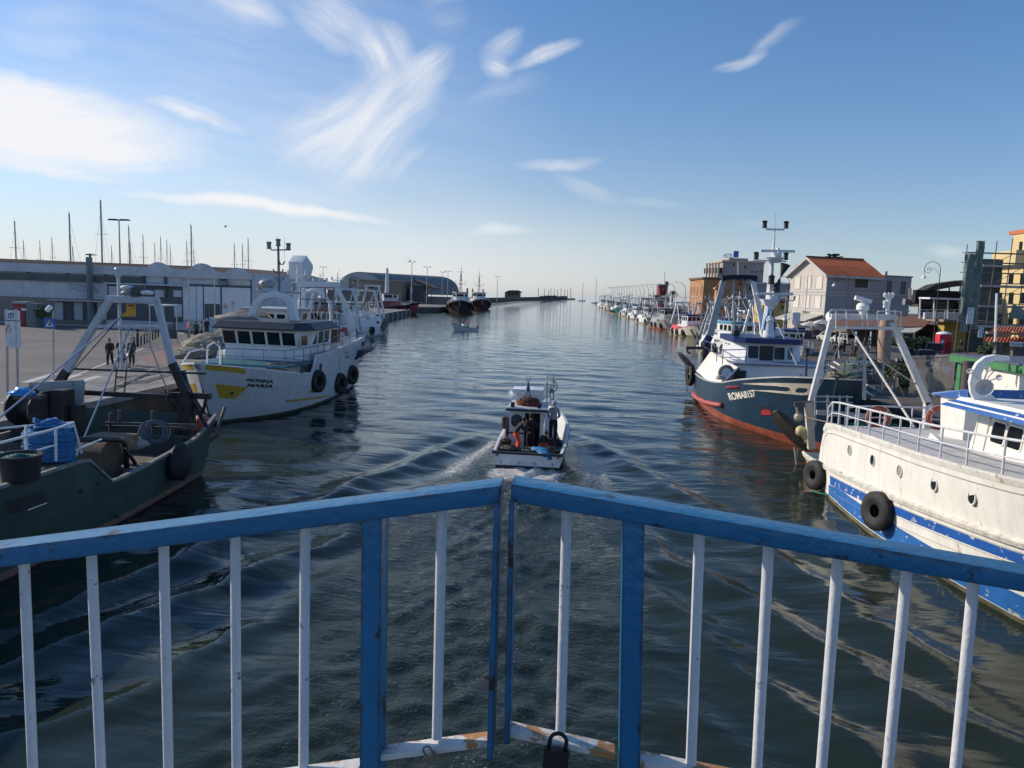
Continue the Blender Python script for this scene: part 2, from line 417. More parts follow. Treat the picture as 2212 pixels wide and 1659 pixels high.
for i, (p, q, wd, st, fib) in enumerate(CIR):
    d0, d1 = ray(*p), ray(*q)
    a = Vector((d0.x/d0.y, d0.z/d0.y, 0)); b = Vector((d1.x/d1.y, d1.z/d1.y, 0)); c = (a+b)/2; h = (b-a); ln = h.length/2*1.12
    e = h.normalized(); w_ = wd/FPX*1.35; nrm = Vector((-e.y, e.x, 0))
    rel = vm('SUBTRACT', pw, tuple(c)).outputs[0]
    s_ = vm('DOT_PRODUCT', rel, tuple(e/ln)).outputs['Value']; t_ = vm('DOT_PRODUCT', rel, tuple(nrm/w_)).outputs['Value']
    r2 = math_('ADD', math_('MULTIPLY', s_, s_), math_('MULTIPLY', t_, t_))
    fall = math_('SUBTRACT', 1., r2, True); fall = math_('MULTIPLY', fall, math_('ADD', math_('MULTIPLY', fall, .6), .55))
    cc = N.new('ShaderNodeCombineXYZ')
    LK.new(math_('MULTIPLY', s_, ln*6), cc.inputs[0]); LK.new(math_('MULTIPLY', t_, w_*42), cc.inputs[1]); cc.inputs[2].default_value = i*3.7
    nf = N.new('ShaderNodeTexNoise'); nf.inputs['Scale'].default_value = 1.; nf.inputs['Detail'].default_value = 4.5; nf.inputs['Roughness'].default_value = .6
    LK.new(cc.outputs[0], nf.inputs['Vector'])
    mr = N.new('ShaderNodeMapRange'); mr.inputs['From Min'].default_value = .36; mr.inputs['From Max'].default_value = .64; mr.inputs['To Min'].default_value = 1-fib
    LK.new(nf.outputs['Fac'], mr.inputs['Value'])
    v = math_('MULTIPLY', math_('MULTIPLY', fall, mr.outputs[0]), st, True)
    inv = math_('SUBTRACT', 1., v)
    tot = inv if tot is None else math_('MULTIPLY', tot, inv)
mask = math_('MULTIPLY', math_('SUBTRACT', 1., tot), math_('GREATER_THAN', sx.outputs['Y'], .03))
mask = math_('MULTIPLY', mask, .92)
mixc = N.new('ShaderNodeMix'); mixc.data_type = 'RGBA'; LK.new(mask, mixc.inputs['Factor'])
CLOUDC = (7.2, 7.15, 7.25, 1)
tint = N.new('ShaderNodeMix'); tint.data_type = 'RGBA'; tint.blend_type = 'MULTIPLY'; tint.inputs['Factor'].default_value = 1; tint.inputs['B'].default_value = (.88, 1.05, 1.13, 1)
LK.new(sky.outputs[0], tint.inputs['A'])
bw_ = N.new('ShaderNodeRGBToBW'); LK.new(tint.outputs['Result'], bw_.inputs[0]); lum = math_('MINIMUM', math_('MULTIPLY', bw_.outputs[0], 1.14), 5.9)
veil = N.new('ShaderNodeCombineColor'); [LK.new(math_('MULTIPLY', lum, k), veil.inputs[i]) for i, k in enumerate((1.0, .99, 1.0))]
vf = math_('MULTIPLY', math_('POWER', 2.718, math_('DIVIDE', math_('MAXIMUM', sx.outputs['Z'], 0.), -.15)), math_('MINIMUM', math_('MAXIMUM', math_('SUBTRACT', .86, math_('MULTIPLY', ga, .5)), .45), .95))
vmx = N.new('ShaderNodeMix'); vmx.data_type = 'RGBA'; LK.new(vf, vmx.inputs['Factor']); LK.new(tint.outputs['Result'], vmx.inputs['A']); LK.new(veil.outputs[0], vmx.inputs['B'])
LK.new(vmx.outputs['Result'], mixc.inputs['A']); mixc.inputs['B'].default_value = CLOUDC
LK.new(mixc.outputs['Result'], bg.inputs['Color'])
W.cycles.sampling_method = 'NONE'
SC.cycles.max_bounces = 6; SC.cycles.diffuse_bounces = 3; SC.cycles.glossy_bounces = 3; SC.cycles.transmission_bounces = 3; SC.cycles.use_adaptive_sampling = True; SC.cycles.adaptive_threshold = .03; SC.cycles.use_denoising = True
vs_ = SC.view_settings; SC.display_settings.display_device = 'sRGB'
vs_.view_transform = 'Standard'; vs_.look = 'None'; vs_.exposure = 0.0; vs_.gamma = 1; vs_.use_curve_mapping = False
# ------------------------------------------------------------------ water
def water():
    xs = np.concatenate([-np.geomspace(9000, 60, 16)[:-1], np.arange(-60, -26, 2.), np.arange(-26, -13, .5), np.arange(-13, 11, .13), np.arange(11, 24, .6), np.arange(24, 60, 3.), np.geomspace(60, 9000, 16)])
    ys = [-400, -100, -30, -8, -2, 1.5]
    y = 3.0
    while y < 150: ys.append(y); y += max(.045, .0085*y)
    ys = np.concatenate([np.array(ys), np.geomspace(155, 30000, 40)])
    X, Y = np.meshgrid(xs, ys); Z = np.zeros_like(X); foam = np.zeros_like(X); turb = np.zeros_like(X)
    def ridge(pts, amp, w, lead=1., a0=1., a1=1.):
        px = [p[0] for p in pts]; py = [p[1] for p in pts]; o = np.argsort(py); px = np.array(px)[o]; py = np.array(py)[o]
        xr = np.interp(Y, py, px); sl_ = np.gradient(np.interp(np.linspace(py[0], py[-1], 50), py, px), (py[-1]-py[0])/49)
        sr = np.interp(Y, np.linspace(py[0], py[-1], 50), sl_)
        d = (X-xr)/np.sqrt(1+sr*sr)
        t = (Y-py[0])/(py[-1]-py[0]); env = np.clip(np.minimum(t/.12, (1-t)/.12), 0, 1)*(a0+(a1-a0)*np.clip(t, 0, 1)); env = env*env*(3-2*env) if False else env
        wob_ = .12*np.sin(Y*1.7+px[0])+.07*np.sin(Y*4.3)
        d = d+wob_
        global_h = amp*env*(np.exp(-(d/w)**2)-.55*np.exp(-((d-lead*w*1.9)/(w*1.3))**2)-.35*np.exp(-((d+lead*w*2.2)/(w*1.4))**2))
        return global_h
    L1 = [(-3.9, 40), (-4.9, 38.4), (-6.1, 34.5), (-7, 30.6), (-7.9, 28.6), (-8.7, 25.3), (-9.4, 22.9), (-9.9, 20.7), (-11.5, 15), (-14, 8)]
    Z += ridge(L1, .15, .5, -1, .5, 1.2)
    Z += ridge([(-3.9, 33), (-5.5, 27), (-7., 20.4), (-7.8, 19.1), (-8.4, 17.7), (-9.4, 15.3), (-10.1, 14), (-12, 10)], .11, .5, -1)
    Z += ridge([(-3.6, 26), (-5.5, 19), (-6.8, 14.8), (-7.2, 13.7), (-7.6, 12.2), (-8.5, 11), (-10, 8)], .07, .45, -1)
    Z += ridge([(-11.5, 30), (-12.5, 22), (-13.5, 17), (-15, 10)], .035, .6, -1)
    Z += ridge([(-.4, 40.5), (1.2, 37), (2.5, 32.8), (3.8, 29.1), (5.3, 24.2), (6.6, 19.5), (8.5, 13)], .16, .5, 1, .5, 1.)
    Z += ridge([(-.5, 34), (1.0, 27), (2.5, 21.5), (3.8, 19.3), (4.65, 18.2), (5.3, 16.4), (6.1, 14.9), (7.2, 13.6), (7.7, 12.8), (9.5, 9)], .12, .42, 1)
    Z += ridge([(0, 26), (1.8, 19.5), (3.67, 14.3), (4.28, 13.1), (5.1, 12.2), (7, 8.5)], .09, .4, 1)
    Z += ridge([(.3, 21), (1.8, 14), (3.4, 10)], .04, .4, 1)
    # calm swell and cross chop
    near = np.clip(1-(Y-90)/60, 0, 1)*np.clip((Y-1)/3, 0, 1)
    rs = np.random.RandomState(4)
    for k in range(26):
        wl = rs.uniform(.9, 5.); th = rs.normal(1.45, .5); ph = rs.uniform(0, 6.28); am = .0028*wl**.9*rs.uniform(.4, 1.)
        Z += near*am*np.sin((X*math.cos(th)+Y*math.sin(th))*2*PI/wl+ph+.6*np.sin(X*.21+k)+.5*np.sin(Y*.13+k*2))
    # propeller wash
    xc = -2.05
    spread = 1.6+(31.3-Y)*.085
    band = np.exp(-((X-xc)/spread)**4)*(Y < 31.4)*np.clip((Y-2)/3, 0, 1)
    turb += band*np.clip(.35+(Y-5)/24*.65, .3, 1)
    for k in range(30):
        wl = rs.uniform(.35, 1.1); th = rs.uniform(0, 6.28); ph = rs.uniform(0, 6.28)
        Z += band*.009*wl*np.sin((X*math.cos(th)+Y*math.sin(th))*2*PI/wl+ph)*(1+1.2*np.clip((Y-22)/9, 0, 1))
    foam += np.exp(-((X-xc)/(1.2+(31.3-Y)*.03))**4)*(Y < 31.4)*np.clip((Y-2)/3, 0, 1)*np.clip(.34+.010*(Y-6)+.02*np.clip(Y-22, 0, 20), .2, .8)
    foam += 1.0*np.exp(-((X-xc)/1.6)**6)*np.exp(-((Y-30.5)/.9)**2)*(Y < 31.5)
    inside = (np.abs(X-xc) < 3.6)&(Y > 28)&(Y < 41)
    for side in (-1, 1):      # foam peeling off the sides
        xr = xc+side*(1.75+np.clip(39-Y, 0, 30)*.16)
        foam += .75*np.exp(-((X-xr)/(.28+np.clip(37-Y, 0, 20)*.07))**2)*np.clip((Y-27)/3, 0, 1)*np.clip((39.5-Y)/1.5, 0, 1)
        turb += .9*np.exp(-((X-xc-side*(1.6+np.clip(37-Y, 0, 20)*.09))/.9)**2)*(Y < 38)*np.clip((Y-14)/8, 0, 1)
        foam += .42*np.exp(-((X-xc-side*(1.6+np.clip(37-Y, 0, 20)*.09))/.9)**2)*(Y < 37)*np.clip((Y-20)/8, 0, 1)
    bx, by = -21.9, 140.5     # small motor boat's wake
    foam += 1.2*np.exp(-((Y-by-.2)/.7)**2)*np.clip(1-np.abs(X-bx-4.5)/5, 0, 1)*(X > bx)
    foam += .8*np.exp(-(((X-bx+1.2)/1.4)**2+((Y-by+.5)/.8)**2))
    Z += (turb > 0)*0
    me = bpy.data.meshes.new('water'); ny, nx = X.shape
    co = np.stack([X, Y, Z], -1).reshape(-1, 3)
    idx = np.arange(nx*ny).reshape(ny, nx)
    q = np.stack([idx[:-1, :-1], idx[:-1, 1:], idx[1:, 1:], idx[1:, :-1]], -1).reshape(-1, 4)
    me.vertices.add(len(co)); me.vertices.foreach_set('co', co.ravel())
    me.loops.add(q.size); me.loops.foreach_set('vertex_index', q.ravel().astype(np.int32))
    me.polygons.add(len(q)); me.polygons.foreach_set('loop_start', np.arange(0, q.size, 4, dtype=np.int32)); me.polygons.foreach_set('loop_total', np.full(len(q), 4, dtype=np.int32))
    me.update(calc_edges=True)
    me.polygons.foreach_set('use_smooth', [True]*len(q))
    for nm, ar in (('foam', foam), ('turb', np.clip(turb, 0, 1))):
        at_ = me.attributes.new(nm, 'FLOAT', 'POINT'); at_.data.foreach_set('value', ar.ravel().astype(np.float32))
    m = bpy.data.materials.new('harbour water'); m.use_nodes = True
    nt = m.node_tree; N = nt.nodes; Lk = nt.links; b = N['Principled BSDF']
    b.inputs['Roughness'].default_value = .03; b.inputs['IOR'].default_value = 1.27
    tc = N.new('ShaderNodeTexCoord')
    def nz(scale, det, map_=(1, 1, 1), rough=.55, dist=0.):
        mp = N.new('ShaderNodeMapping'); mp.inputs['Scale'].default_value = map_; Lk.new(tc.outputs['Object'], mp.inputs['Vector'])
        n = N.new('ShaderNodeTexNoise'); n.inputs['Scale'].default_value = scale; n.inputs['Detail'].default_value = det; n.inputs['Roughness'].default_value = rough; n.inputs['Distortion'].default_value = dist
        Lk.new(mp.outputs[0], n.inputs['Vector']); return n.outputs['Fac']
    def mm(op, a, b_):
        n = N.new('ShaderNodeMath'); n.operation = op
        for i, v in enumerate((a, b_)):
            if isinstance(v, (int, float)): n.inputs[i].default_value = v
            else: Lk.new(v, n.inputs[i])
        return n.outputs[0]
    def attr(nm):
        a = N.new('ShaderNodeAttribute'); a.attribute_name = nm; return a.outputs['Fac']
    tu = attr('turb'); fo = attr('foam')
    # wind patches: ruffled water between smooth lanes
    pat = N.new('ShaderNodeMapRange'); pat.inputs['From Min'].default_value = .38; pat.inputs['From Max'].default_value = .62; pat.inputs['To Min'].default_value = .35; pat.inputs['To Max'].default_value = 1.15
    Lk.new(nz(.045, 3, (.7, 1, 1)), pat.inputs['Value'])
    hgt = mm('MULTIPLY', nz(.5, 3, (.5, 1.5, 1), .45, .5), 1.)
    hgt = mm('ADD', hgt, mm('MULTIPLY', mm('MULTIPLY', nz(1.9, 5, (.6, 1.2, 1), .5), .26), pat.outputs[0]))
    hgt = mm('ADD', hgt, mm('MULTIPLY', mm('MULTIPLY', nz(4.5, 5, (1, 1.3, 1), .6, .6), .75), mm('ADD', mm('MULTIPLY', tu, 1.), .02)))
    hgt = mm('ADD', hgt, mm('MULTIPLY', mm('MULTIPLY', nz(15, 3), .2), mm('ADD', tu, .0)))
    bp = N.new('ShaderNodeBump'); bp.inputs['Strength'].default_value = 1.; bp.inputs['Distance'].default_value = .105
    Lk.new(hgt, bp.inputs['Height']); Lk.new(bp.outputs[0], b.inputs['Normal'])
    # foam
    fn = nz(6., 9, (1, 1, 1), .8, .5)
    th = mm('SUBTRACT', .96, mm('MULTIPLY', fo, .40))
    fm = N.new('ShaderNodeMapRange'); fm.inputs['To Max'].default_value = .9
    Lk.new(mm('ADD', fn, .18), fm.inputs['Value']); Lk.new(th, fm.inputs['From Min']); Lk.new(mm('ADD', th, .16), fm.inputs['From Max'])
    sp = N.new('ShaderNodeMapRange'); sp.inputs['From Min'].default_value = .655; sp.inputs['From Max'].default_value = .70; Lk.new(nz(19, 2, (1, 1, 1), .5, .3), sp.inputs['Value'])
    pt_ = N.new('ShaderNodeMapRange'); pt_.inputs['From Min'].default_value = .46; pt_.inputs['From Max'].default_value = .66; Lk.new(nz(.9, 5, (1, 1, 1), .65, .8), pt_.inputs['Value'])
    fmx = N.new('ShaderNodeMath'); fmx.operation = 'MAXIMUM'; Lk.new(fm.outputs[0], fmx.inputs[0]); Lk.new(mm('MULTIPLY', mm('MULTIPLY', sp.outputs[0], pt_.outputs[0]), tu), fmx.inputs[1])
    c1 = N.new('ShaderNodeMix'); c1.data_type = 'RGBA'; Lk.new(tu, c1.inputs['Factor'])
    c1.inputs['A'].default_value = (.019, .028, .021, 1); c1.inputs['B'].default_value = (.024, .034, .026, 1)
    c2 = N.new('ShaderNodeMix'); c2.data_type = 'RGBA'; Lk.new(fmx.outputs[0], c2.inputs['Factor']); Lk.new(c1.outputs['Result'], c2.inputs['A']); c2.inputs['B'].default_value = (.62, .60, .56, 1)
    Lk.new(c2.outputs['Result'], b.inputs['Base Color'])
    rr = mm('ADD', .035, mm('MULTIPLY', fm.outputs[0], .6)); Lk.new(rr, b.inputs['Roughness'])
    me.materials.append(m)
    o = bpy.data.objects.new('water', me); COL.objects.link(o)
    tag(o, 'dark green harbour water with a boat wake running down the canal', 'water', None, 'structure')
water()
# ------------------------------------------------------------------ land
def slab(name, pts, z, label, cat, top, side, zb=-1.5):
    mb = MB(); n = len(pts)
    mb.add([(x, y, z) for x, y in pts], [tuple(range(n))]); mb.c = 1
    mb.add([(x, y, z) for x, y in pts]+[(x, y, zb) for x, y in pts], [(i, (i+1) % n, n+(i+1) % n, n+i) for i in range(n)])
    o = mb.build(name, [top, side]); return tag(o, label, cat, None, 'structure')
QZ = 1.7
LEFT = [(-22, -40), (-22, 38), (-23.2, 60), (-30, 80), (-37, 104), (-45, 136), (-42, 146), (-47, 205), (-78, 208), (-78, 234), (-54, 236), (-47, 247), (-48, 300), (-60, 380), (-61, 520), (-58, 700), (-16, 1150), (-13, 1152), (-14, 1165), (-70, 730), (-260, 420), (-260, 262), (-75, 262), (-75, 112), (-300, 112), (-300, -40)]
slab('quay_pavement', LEFT, QZ, 'left quay of worn pale concrete along the canal out to the breakwater', 'quay', CONC, QWALL)
RIGHT = [(17, -40), (17.2, 50), (20.5, 78), (25, 108), (25.6, 150), (24.4, 190), (22, 260), (14.4, 470), (13, 560), (30, 600), (400, 600), (400, -40)]
slab('quay_pavement', RIGHT, 1.8, 'right quay of brown paving below the houses', 'quay', mat('brown quay paving', (.115, .092, .075), .9, var=.3, scale=.5, fine=.3), QWALL)
def sheet(name, pts, z, m, label, cat):
    mb = MB(); mb.add([(x, y, z) for x, y in pts], [tuple(range(len(pts)))])
    return tag(mb.build(name, m), label, cat, None, 'structure')
def gxy(pts, z): return [tuple(gp(x, y, z))[:2] for x, y in pts]
sheet('road', gxy([(-30, 870), (100, 832), (240, 800), (400, 745), (440, 705), (150, 698), (-120, 700)], QZ+.004), QZ+.004, ASPH, 'pinkish grey asphalt road bending past the warehouse', 'road')
BRK = mat('brick paving', (.25, .15, .12), .9, var=.3, scale=6, fine=.4)
sheet('pavement', gxy([(330, 795), (372, 783), (455, 735), (520, 718), (470, 712), (425, 733), (300, 772)], QZ+.006), QZ+.006, BRK, 'red brick footpath beside the row of posts', 'pavement')
mb = MB(); WL = mat('worn white line', (.55, .52, .48), .9, var=.2, scale=5, peel=((.2, .18, .16), .62, 3.))
def line(pts, w, z=QZ+.009):
    p = [Vector((*q, z)) for q in gxy(pts, z)]
    for a, b in zip(p, p[1:]):
        n = (b-a).cross(Vector((0, 0, 1))).normalized()*w/2; mb.add([a-n, a+n, b+n, b-n], [(0, 1, 2, 3)])
line([(0, 872), (95, 838), (160, 812), (232, 783), (310, 752)], .16)
line([(80, 835), (150, 806)], .12)
for k, (a, b) in enumerate((((55, 826), (118, 807)), ((72, 838), (170, 809)), ((120, 840), (215, 812)))):
    p = [Vector((*q, QZ+.009+.0005*k)) for q in gxy([a, b], QZ+.009)]
    mb.add([p[0]-Vector((.25, 0, 0)), p[0]+Vector((.25, 0, 0)), p[1]+Vector((.25, 0, 0)), p[1]-Vector((.25, 0, 0))], [(0, 1, 2, 3)])
tag(mb.build('road_marking', WL), 'worn white crossing stripes and edge line on the left road', 'road marking', None, 'structure')
# kerb of the road
mb = MB(); kp = [Vector((*q, QZ+.06)) for q in gxy([(230, 708), (300, 712), (345, 716), (400, 722)], QZ)]
for a, b in zip(kp, kp[1:]): mb.bar(a, b, .25, .14)
tag(mb.build('kerb', mat('pale kerb stone', (.5, .48, .45))), 'pale kerb along the far side of the left road', 'kerb', None, 'structure')
# edge coping of the quay and its bollards
mb = MB()
for a, b in zip(LEFT[0:6], LEFT[1:7]): mb.bar((a[0]+.15, a[1], QZ-.02), (b[0]+.15, b[1], QZ-.02), .55, .3)
tag(mb.build('quay_edge', mat('edge stone', (.3, .28, .25), .9, var=.3, fine=.3)), 'stone coping along the left quay edge', 'kerb', None, 'structure')
sheet('road', [(28, 40), (26, 60), (30, 100), (36, 140), (34, 200), (26, 300), (20, 460), (34, 460), (44, 300), (52, 200), (50, 140), (44, 100), (40, 60), (42, 40)], 1.804, mat('dark asphalt', (.085, .08, .078), .9, var=.2, fine=.3), 'dark asphalt street behind the right quay', 'road')
# ------------------------------------------------------------------ the bridge railing
RB = mat('blue railing paint', (.012, .15, .31), .3, var=.12, scale=7, peel=((.03, .02, .025), .61, 12.), bump=.15, fine=.12)
def edge_wear(m, col, r, sc):
    nt = m.node_tree; N = nt.nodes; Lk = nt.links; b = N['Principled BSDF']; src = b.inputs['Base Color'].links[0].from_socket
    bv = N.new('ShaderNodeBevel'); bv.samples = 6; bv.inputs['Radius'].default_value = r; g_ = N.new('ShaderNodeNewGeometry'); d = N.new('ShaderNodeVectorMath'); d.operation = 'DOT_PRODUCT'
    Lk.new(bv.outputs[0], d.inputs[0]); Lk.new(g_.outputs['True Normal'], d.inputs[1]); nz = N.new('ShaderNodeTexNoise'); nz.inputs['Scale'].default_value = sc; nz.inputs['Detail'].default_value = 7
    tc = N.new('ShaderNodeTexCoord'); Lk.new(tc.outputs['Object'], nz.inputs['Vector'])
    a = N.new('ShaderNodeMath'); a.operation = 'SUBTRACT'; a.inputs[0].default_value = 1; Lk.new(d.outputs['Value'], a.inputs[1])
    c = N.new('ShaderNodeMath'); c.operation = 'MULTIPLY_ADD'; Lk.new(a.outputs[0], c.inputs[0]); c.inputs[1].default_value = 1.3; Lk.new(nz.outputs['Fac'], c.inputs[2])
    mr = N.new('ShaderNodeMapRange'); mr.inputs['From Min'].default_value = .66; mr.inputs['From Max'].default_value = .69; Lk.new(c.outputs[0], mr.inputs['Value'])
    mx = N.new('ShaderNodeMix'); mx.data_type = 'RGBA'; Lk.new(mr.outputs[0], mx.inputs['Factor']); Lk.new(src, mx.inputs['A']); mx.inputs['B'].default_value = col+(1,); Lk.new(mx.outputs['Result'], b.inputs['Base Color'])
edge_wear(RB, (.02, .018, .02), .012, 16)
RW = mat('white baluster paint', (.62, .62, .64), .45, var=.08, scale=12, peel=((.12, .10, .10), .635, 20.), bump=.12)
RR = mat('rust stained white paint', (.64, .62, .58), .5, var=.1, scale=10, peel=((.42, .2, .065), .53, 7.), bump=.15)
D = 1.25
def railing(side):
    if side < 0:
        t = thing('bridge_railing', 'left blue handrail panel with white balusters ending at the bridge gap', 'railing', at(500, 1400, D), 'bridge railing panels')
        A, B = (-160, 1204.5, 1247), (1081, 1049.7, 1089)
        posts = [(801, 1118, 794.5, 1659)]; thin = [(1074.5, 1085, 1058, 1639)]
        bal = [(22.5, 1225, 42), (171, 1205, 192), (331, 1184, 342), (489, 1163, 493), (644, 1142, 641), (947, 1103, 935)]
        low = [((-160, 1790), (770, 1668)), ((818, 1640), (1056, 1609))]
    else:
        t = thing('bridge_railing', 'right blue handrail panel with white balusters ending at the bridge gap', 'railing', at(1700, 1400, D), 'bridge railing panels')
        A, B = (1103, 1045, 1084), (2380, 1270, 1310)
        posts = [(1370.5, 1127, 1358.5, 1659)]; thin = [(1106.5, 1083, 1095.5, 1602)]
        bal = [(1224, 1104, 1208), (1518, 1155, 1499), (1672, 1183, 1646), (1826, 1212, 1790), (1979, 1241, 1937.5), (2127, 1271, 2088)]
        low = [((1101, 1588), (1330, 1638)), ((1383, 1652), (2380, 1850))]
    dep = .068
    p0, p1, q0, q1 = at(A[0], A[1], D), at(B[0], B[1], D), at(A[0], A[2], D), at(B[0], B[2], D)
    e = Vector((0, dep, 0))
    mb = MB(); mb.hexa([q0, q1, q1+e, q0+e, p0, p1, p1+e, p0+e]); mb.build('handrail', RB, t, bevel=.004)
    yc = Vector((0, dep/2, 0))
    for x0, y0, x1, y1 in posts:
        a, b = at(x0, y0-8, D), at(x1, y1+130, D)
        MB().bar(b+yc*.9, a+yc*.9, .036, .05, up=(0, 1, 0)).build('post', RB, t, bevel=.003)
    for x0, y0, x1, y1 in thin:
        a, b = at(x0, y0-6, D), at(x1, y1, D)
        MB().bar(b+yc*.5, a+yc*.5, .0095, .05, up=(0, 1, 0)).build('end_bar', RB, t, bevel=.001)
    for x0, y0, x1 in bal:
        a, b = at(x0, y0-4, D), at(x1, 1659, D)
        dd = (b-a); lowz = 1616 if x0 in (947,) else (1603 if x0 == 1224 else 1720)
        b = a+dd*((lowz-y0+4)/(1659-y0+4))
        b2 = b+(a-b)*.03
        MB().tube([b+yc, b2+yc, a+yc], .0091, 14).build('baluster', RW, t, smooth='auto')
    for (a, b) in low:
        a, b = at(*a, D), at(*b, D)
        MB().hexa([a-Vector((0, -.012, .012)), b-Vector((0, -.012, .012)), b+Vector((0, .045, -.012)), a+Vector((0, .045, -.012)), a+Vector((0, .012, 0)), b+Vector((0, .012, 0)), b+Vector((0, .045, 0)), a+Vector((0, .045, 0))]).build('bottom_rail', RR, t, bevel=.002)
railing(-1); railing(1)
# deck of the two bridge leaves (below the picture)
for sgn, lab in ((-1, 'left leaf of the bascule bridge deck under the railing'), (1, 'right leaf of the bascule bridge deck under the railing')):
    mb = MB(); zc = 6.16
    mb.hexa([(sgn*.02-.1, -2.5, zc-.35), (sgn*9, -2.5, zc-1.2-.35), (sgn*9, 1.36, zc-1.2-.35), (sgn*.02-.1, 1.36, zc-.35), (sgn*.02-.1, -2.5, zc), (sgn*9, -2.5, zc-1.2), (sgn*9, 1.36, zc-1.2), (sgn*.02-.1, 1.36, zc)])
    tag(mb.build('bridge_deck', mat('bridge steel', (.12, .13, .14), .7)), lab, 'bridge', None, 'structure')
# padlocks
def padlock(px, py, s, m, lab, ang):
    c = at(px, py, D-.004); t = thing('padlock', lab, 'padlock', c, 'padlocks on the railing')
    r = Matrix.Rotation(ang, 3, 'Y')
    mb = MB(); mb.box((0, 0, -.35*s), (s*1.1, s*.4, s*.85)); mb.v = [tuple(r @ Vector(v)+c) for v in mb.v]; mb.build('lock_body', m, t, bevel=s*.06)
    pts = [(-.36*s, 0, 0), (-.36*s, 0, .45*s)]+[(-.36*s*math.cos(a), .0, .45*s+.36*s*math.sin(a)) for a in [PI*k/8 for k in range(1, 8)]]+[(.36*s, 0, .45*s), (.36*s, 0, 0)]
    mb = MB(); mb.tube([r @ Vector(p)+c for p in pts], s*.09, 8); mb.build('shackle', m, t, smooth=True)
padlock(1203, 1622, .04, mat('dark padlock metal', (.03, .026, .025), .5, .5), 'large dark rusty padlock hanging on the right bottom rail', .08)
padlock(928, 1630, .02, mat('brass padlock metal', (.22, .19, .15), .5, .6), 'small worn brass padlock on the left bottom rail', -.5)
# ------------------------------------------------------------------ shared boat pieces
def rpoly(w, h, rad, n=5):
    if rad <= 0: return [(-w/2, -h/2), (w/2, -h/2), (w/2, h/2), (-w/2, h/2)]
    o = []
    for cx, cy, a in ((w/2-rad, -h/2+rad, -90), (w/2-rad, h/2-rad, 0), (-w/2+rad, h/2-rad, 90), (-w/2+rad, -h/2+rad, 180)):
        for k in range(n): t = math.radians(a+90*k/(n-1)); o.append((cx+rad*math.cos(t), cy+rad*math.sin(t)))
    return o
def win(parent, c, r, u, w, h, fm=None, gm=None, rad=0., f=.06, name='window', pr=.035, local=False):
    fm = fm or WHP; gm = gm or GLS
    c, r, u = Vector(c), Vector(r).normalized(), Vector(u).normalized(); n = r.cross(u).normalized()
    P2 = lambda a, b, k: c+r*a+u*b+n*k
    inn = rpoly(w, h, rad); out = rpoly(w+2*f, h+2*f, rad+f if rad else 0); k = len(inn)
    mb = MB()
    mb.add([P2(a, b, .012) for a, b in inn], [tuple(range(k))])
    mb.c = 1
    vs = [P2(a, b, .008) for a, b in inn]+[P2(a, b, pr) for a, b in inn]+[P2(a, b, pr) for a, b in out]+[P2(a, b, -.01) for a, b in out]
    fs = []
    for i in range(k):
        j = (i+1) % k
        for q in range(3): fs.append((q*k+i, q*k+j, (q+1)*k+j, (q+1)*k+i))
    mb.add(vs, fs)
    return mb.build(name, [gm, fm], parent, world=not local)
def ladder(mb, a, b, w, wd=(1, 0, 0), r=.025, step=.35):
    a, b, wd = Vector(a), Vector(b), Vector(wd)*(w/2); mb.tube([a-wd, b-wd], r, 5); mb.tube([a+wd, b+wd], r, 5)
    k = int((b-a).length/step)
    for i in range(1, k): p = a+(b-a)*i/k; mb.tube([p-wd, p+wd], r*.8, 5)
def radar(parent, c, L, m=None, ang=0.):
    m = m or WHP; mb = MB(); c = Vector(c)
    mb.lathe([(.22, -.35), (.26, -.2), (.2, -.05), (.08, 0)], c, 10)
    mb.box((c.x, c.y, c.z+.08), (L, .14, .16), ang)
    return mb.build('radar', m, parent, bevel=.02)
def navlight(mb, c, s=1.): mb.lathe([(.09*s, 0), (.13*s, .03*s), (.11*s, .12*s), (.11*s, .25*s), (.14*s, .33*s), (.1*s, .36*s)], c, 8)
def netpile(name, label, blobs, m, group=None, cords=0, cm=None, seed=1, cat='fishing net', parent=None):
    mb = MB(); rr = random.Random(seed)
    for i, (c, d) in enumerate(blobs): mb.blob(c, d, 22, 12, .34, 2.2, seed+i, .5)
    mb.c = 1
    for k in range(cords):
        c, d = blobs[k % len(blobs)]; a0 = rr.uniform(0, 6.28); pts = []
        tl = rr.uniform(.3, 1.2); ax = rr.uniform(0, 6.28)
        for i in range(16):
            t = a0+i/15*rr.uniform(2.6, 3.2); x = math.cos(t)*math.cos(ax)-math.sin(t)*math.sin(ax)*tl; y = math.cos(t)*math.sin(ax)+math.sin(t)*math.cos(ax)*tl
            s = rr.uniform(.7, 1.); x *= s*.85; y *= s*.85
            zz = math.sqrt(max(0, 1-min(1, x*x+y*y)))
            pts.append((c[0]+x*d[0], c[1]+y*d[1], c[2]+zz*d[2]*1.02+.03))
        mb.tube(pts, rr.uniform(.025, .05), 5)
    o = mb.build(name, [m, cm or m], parent, smooth=True)
    return tag(o, label, cat, group) if parent is None else o
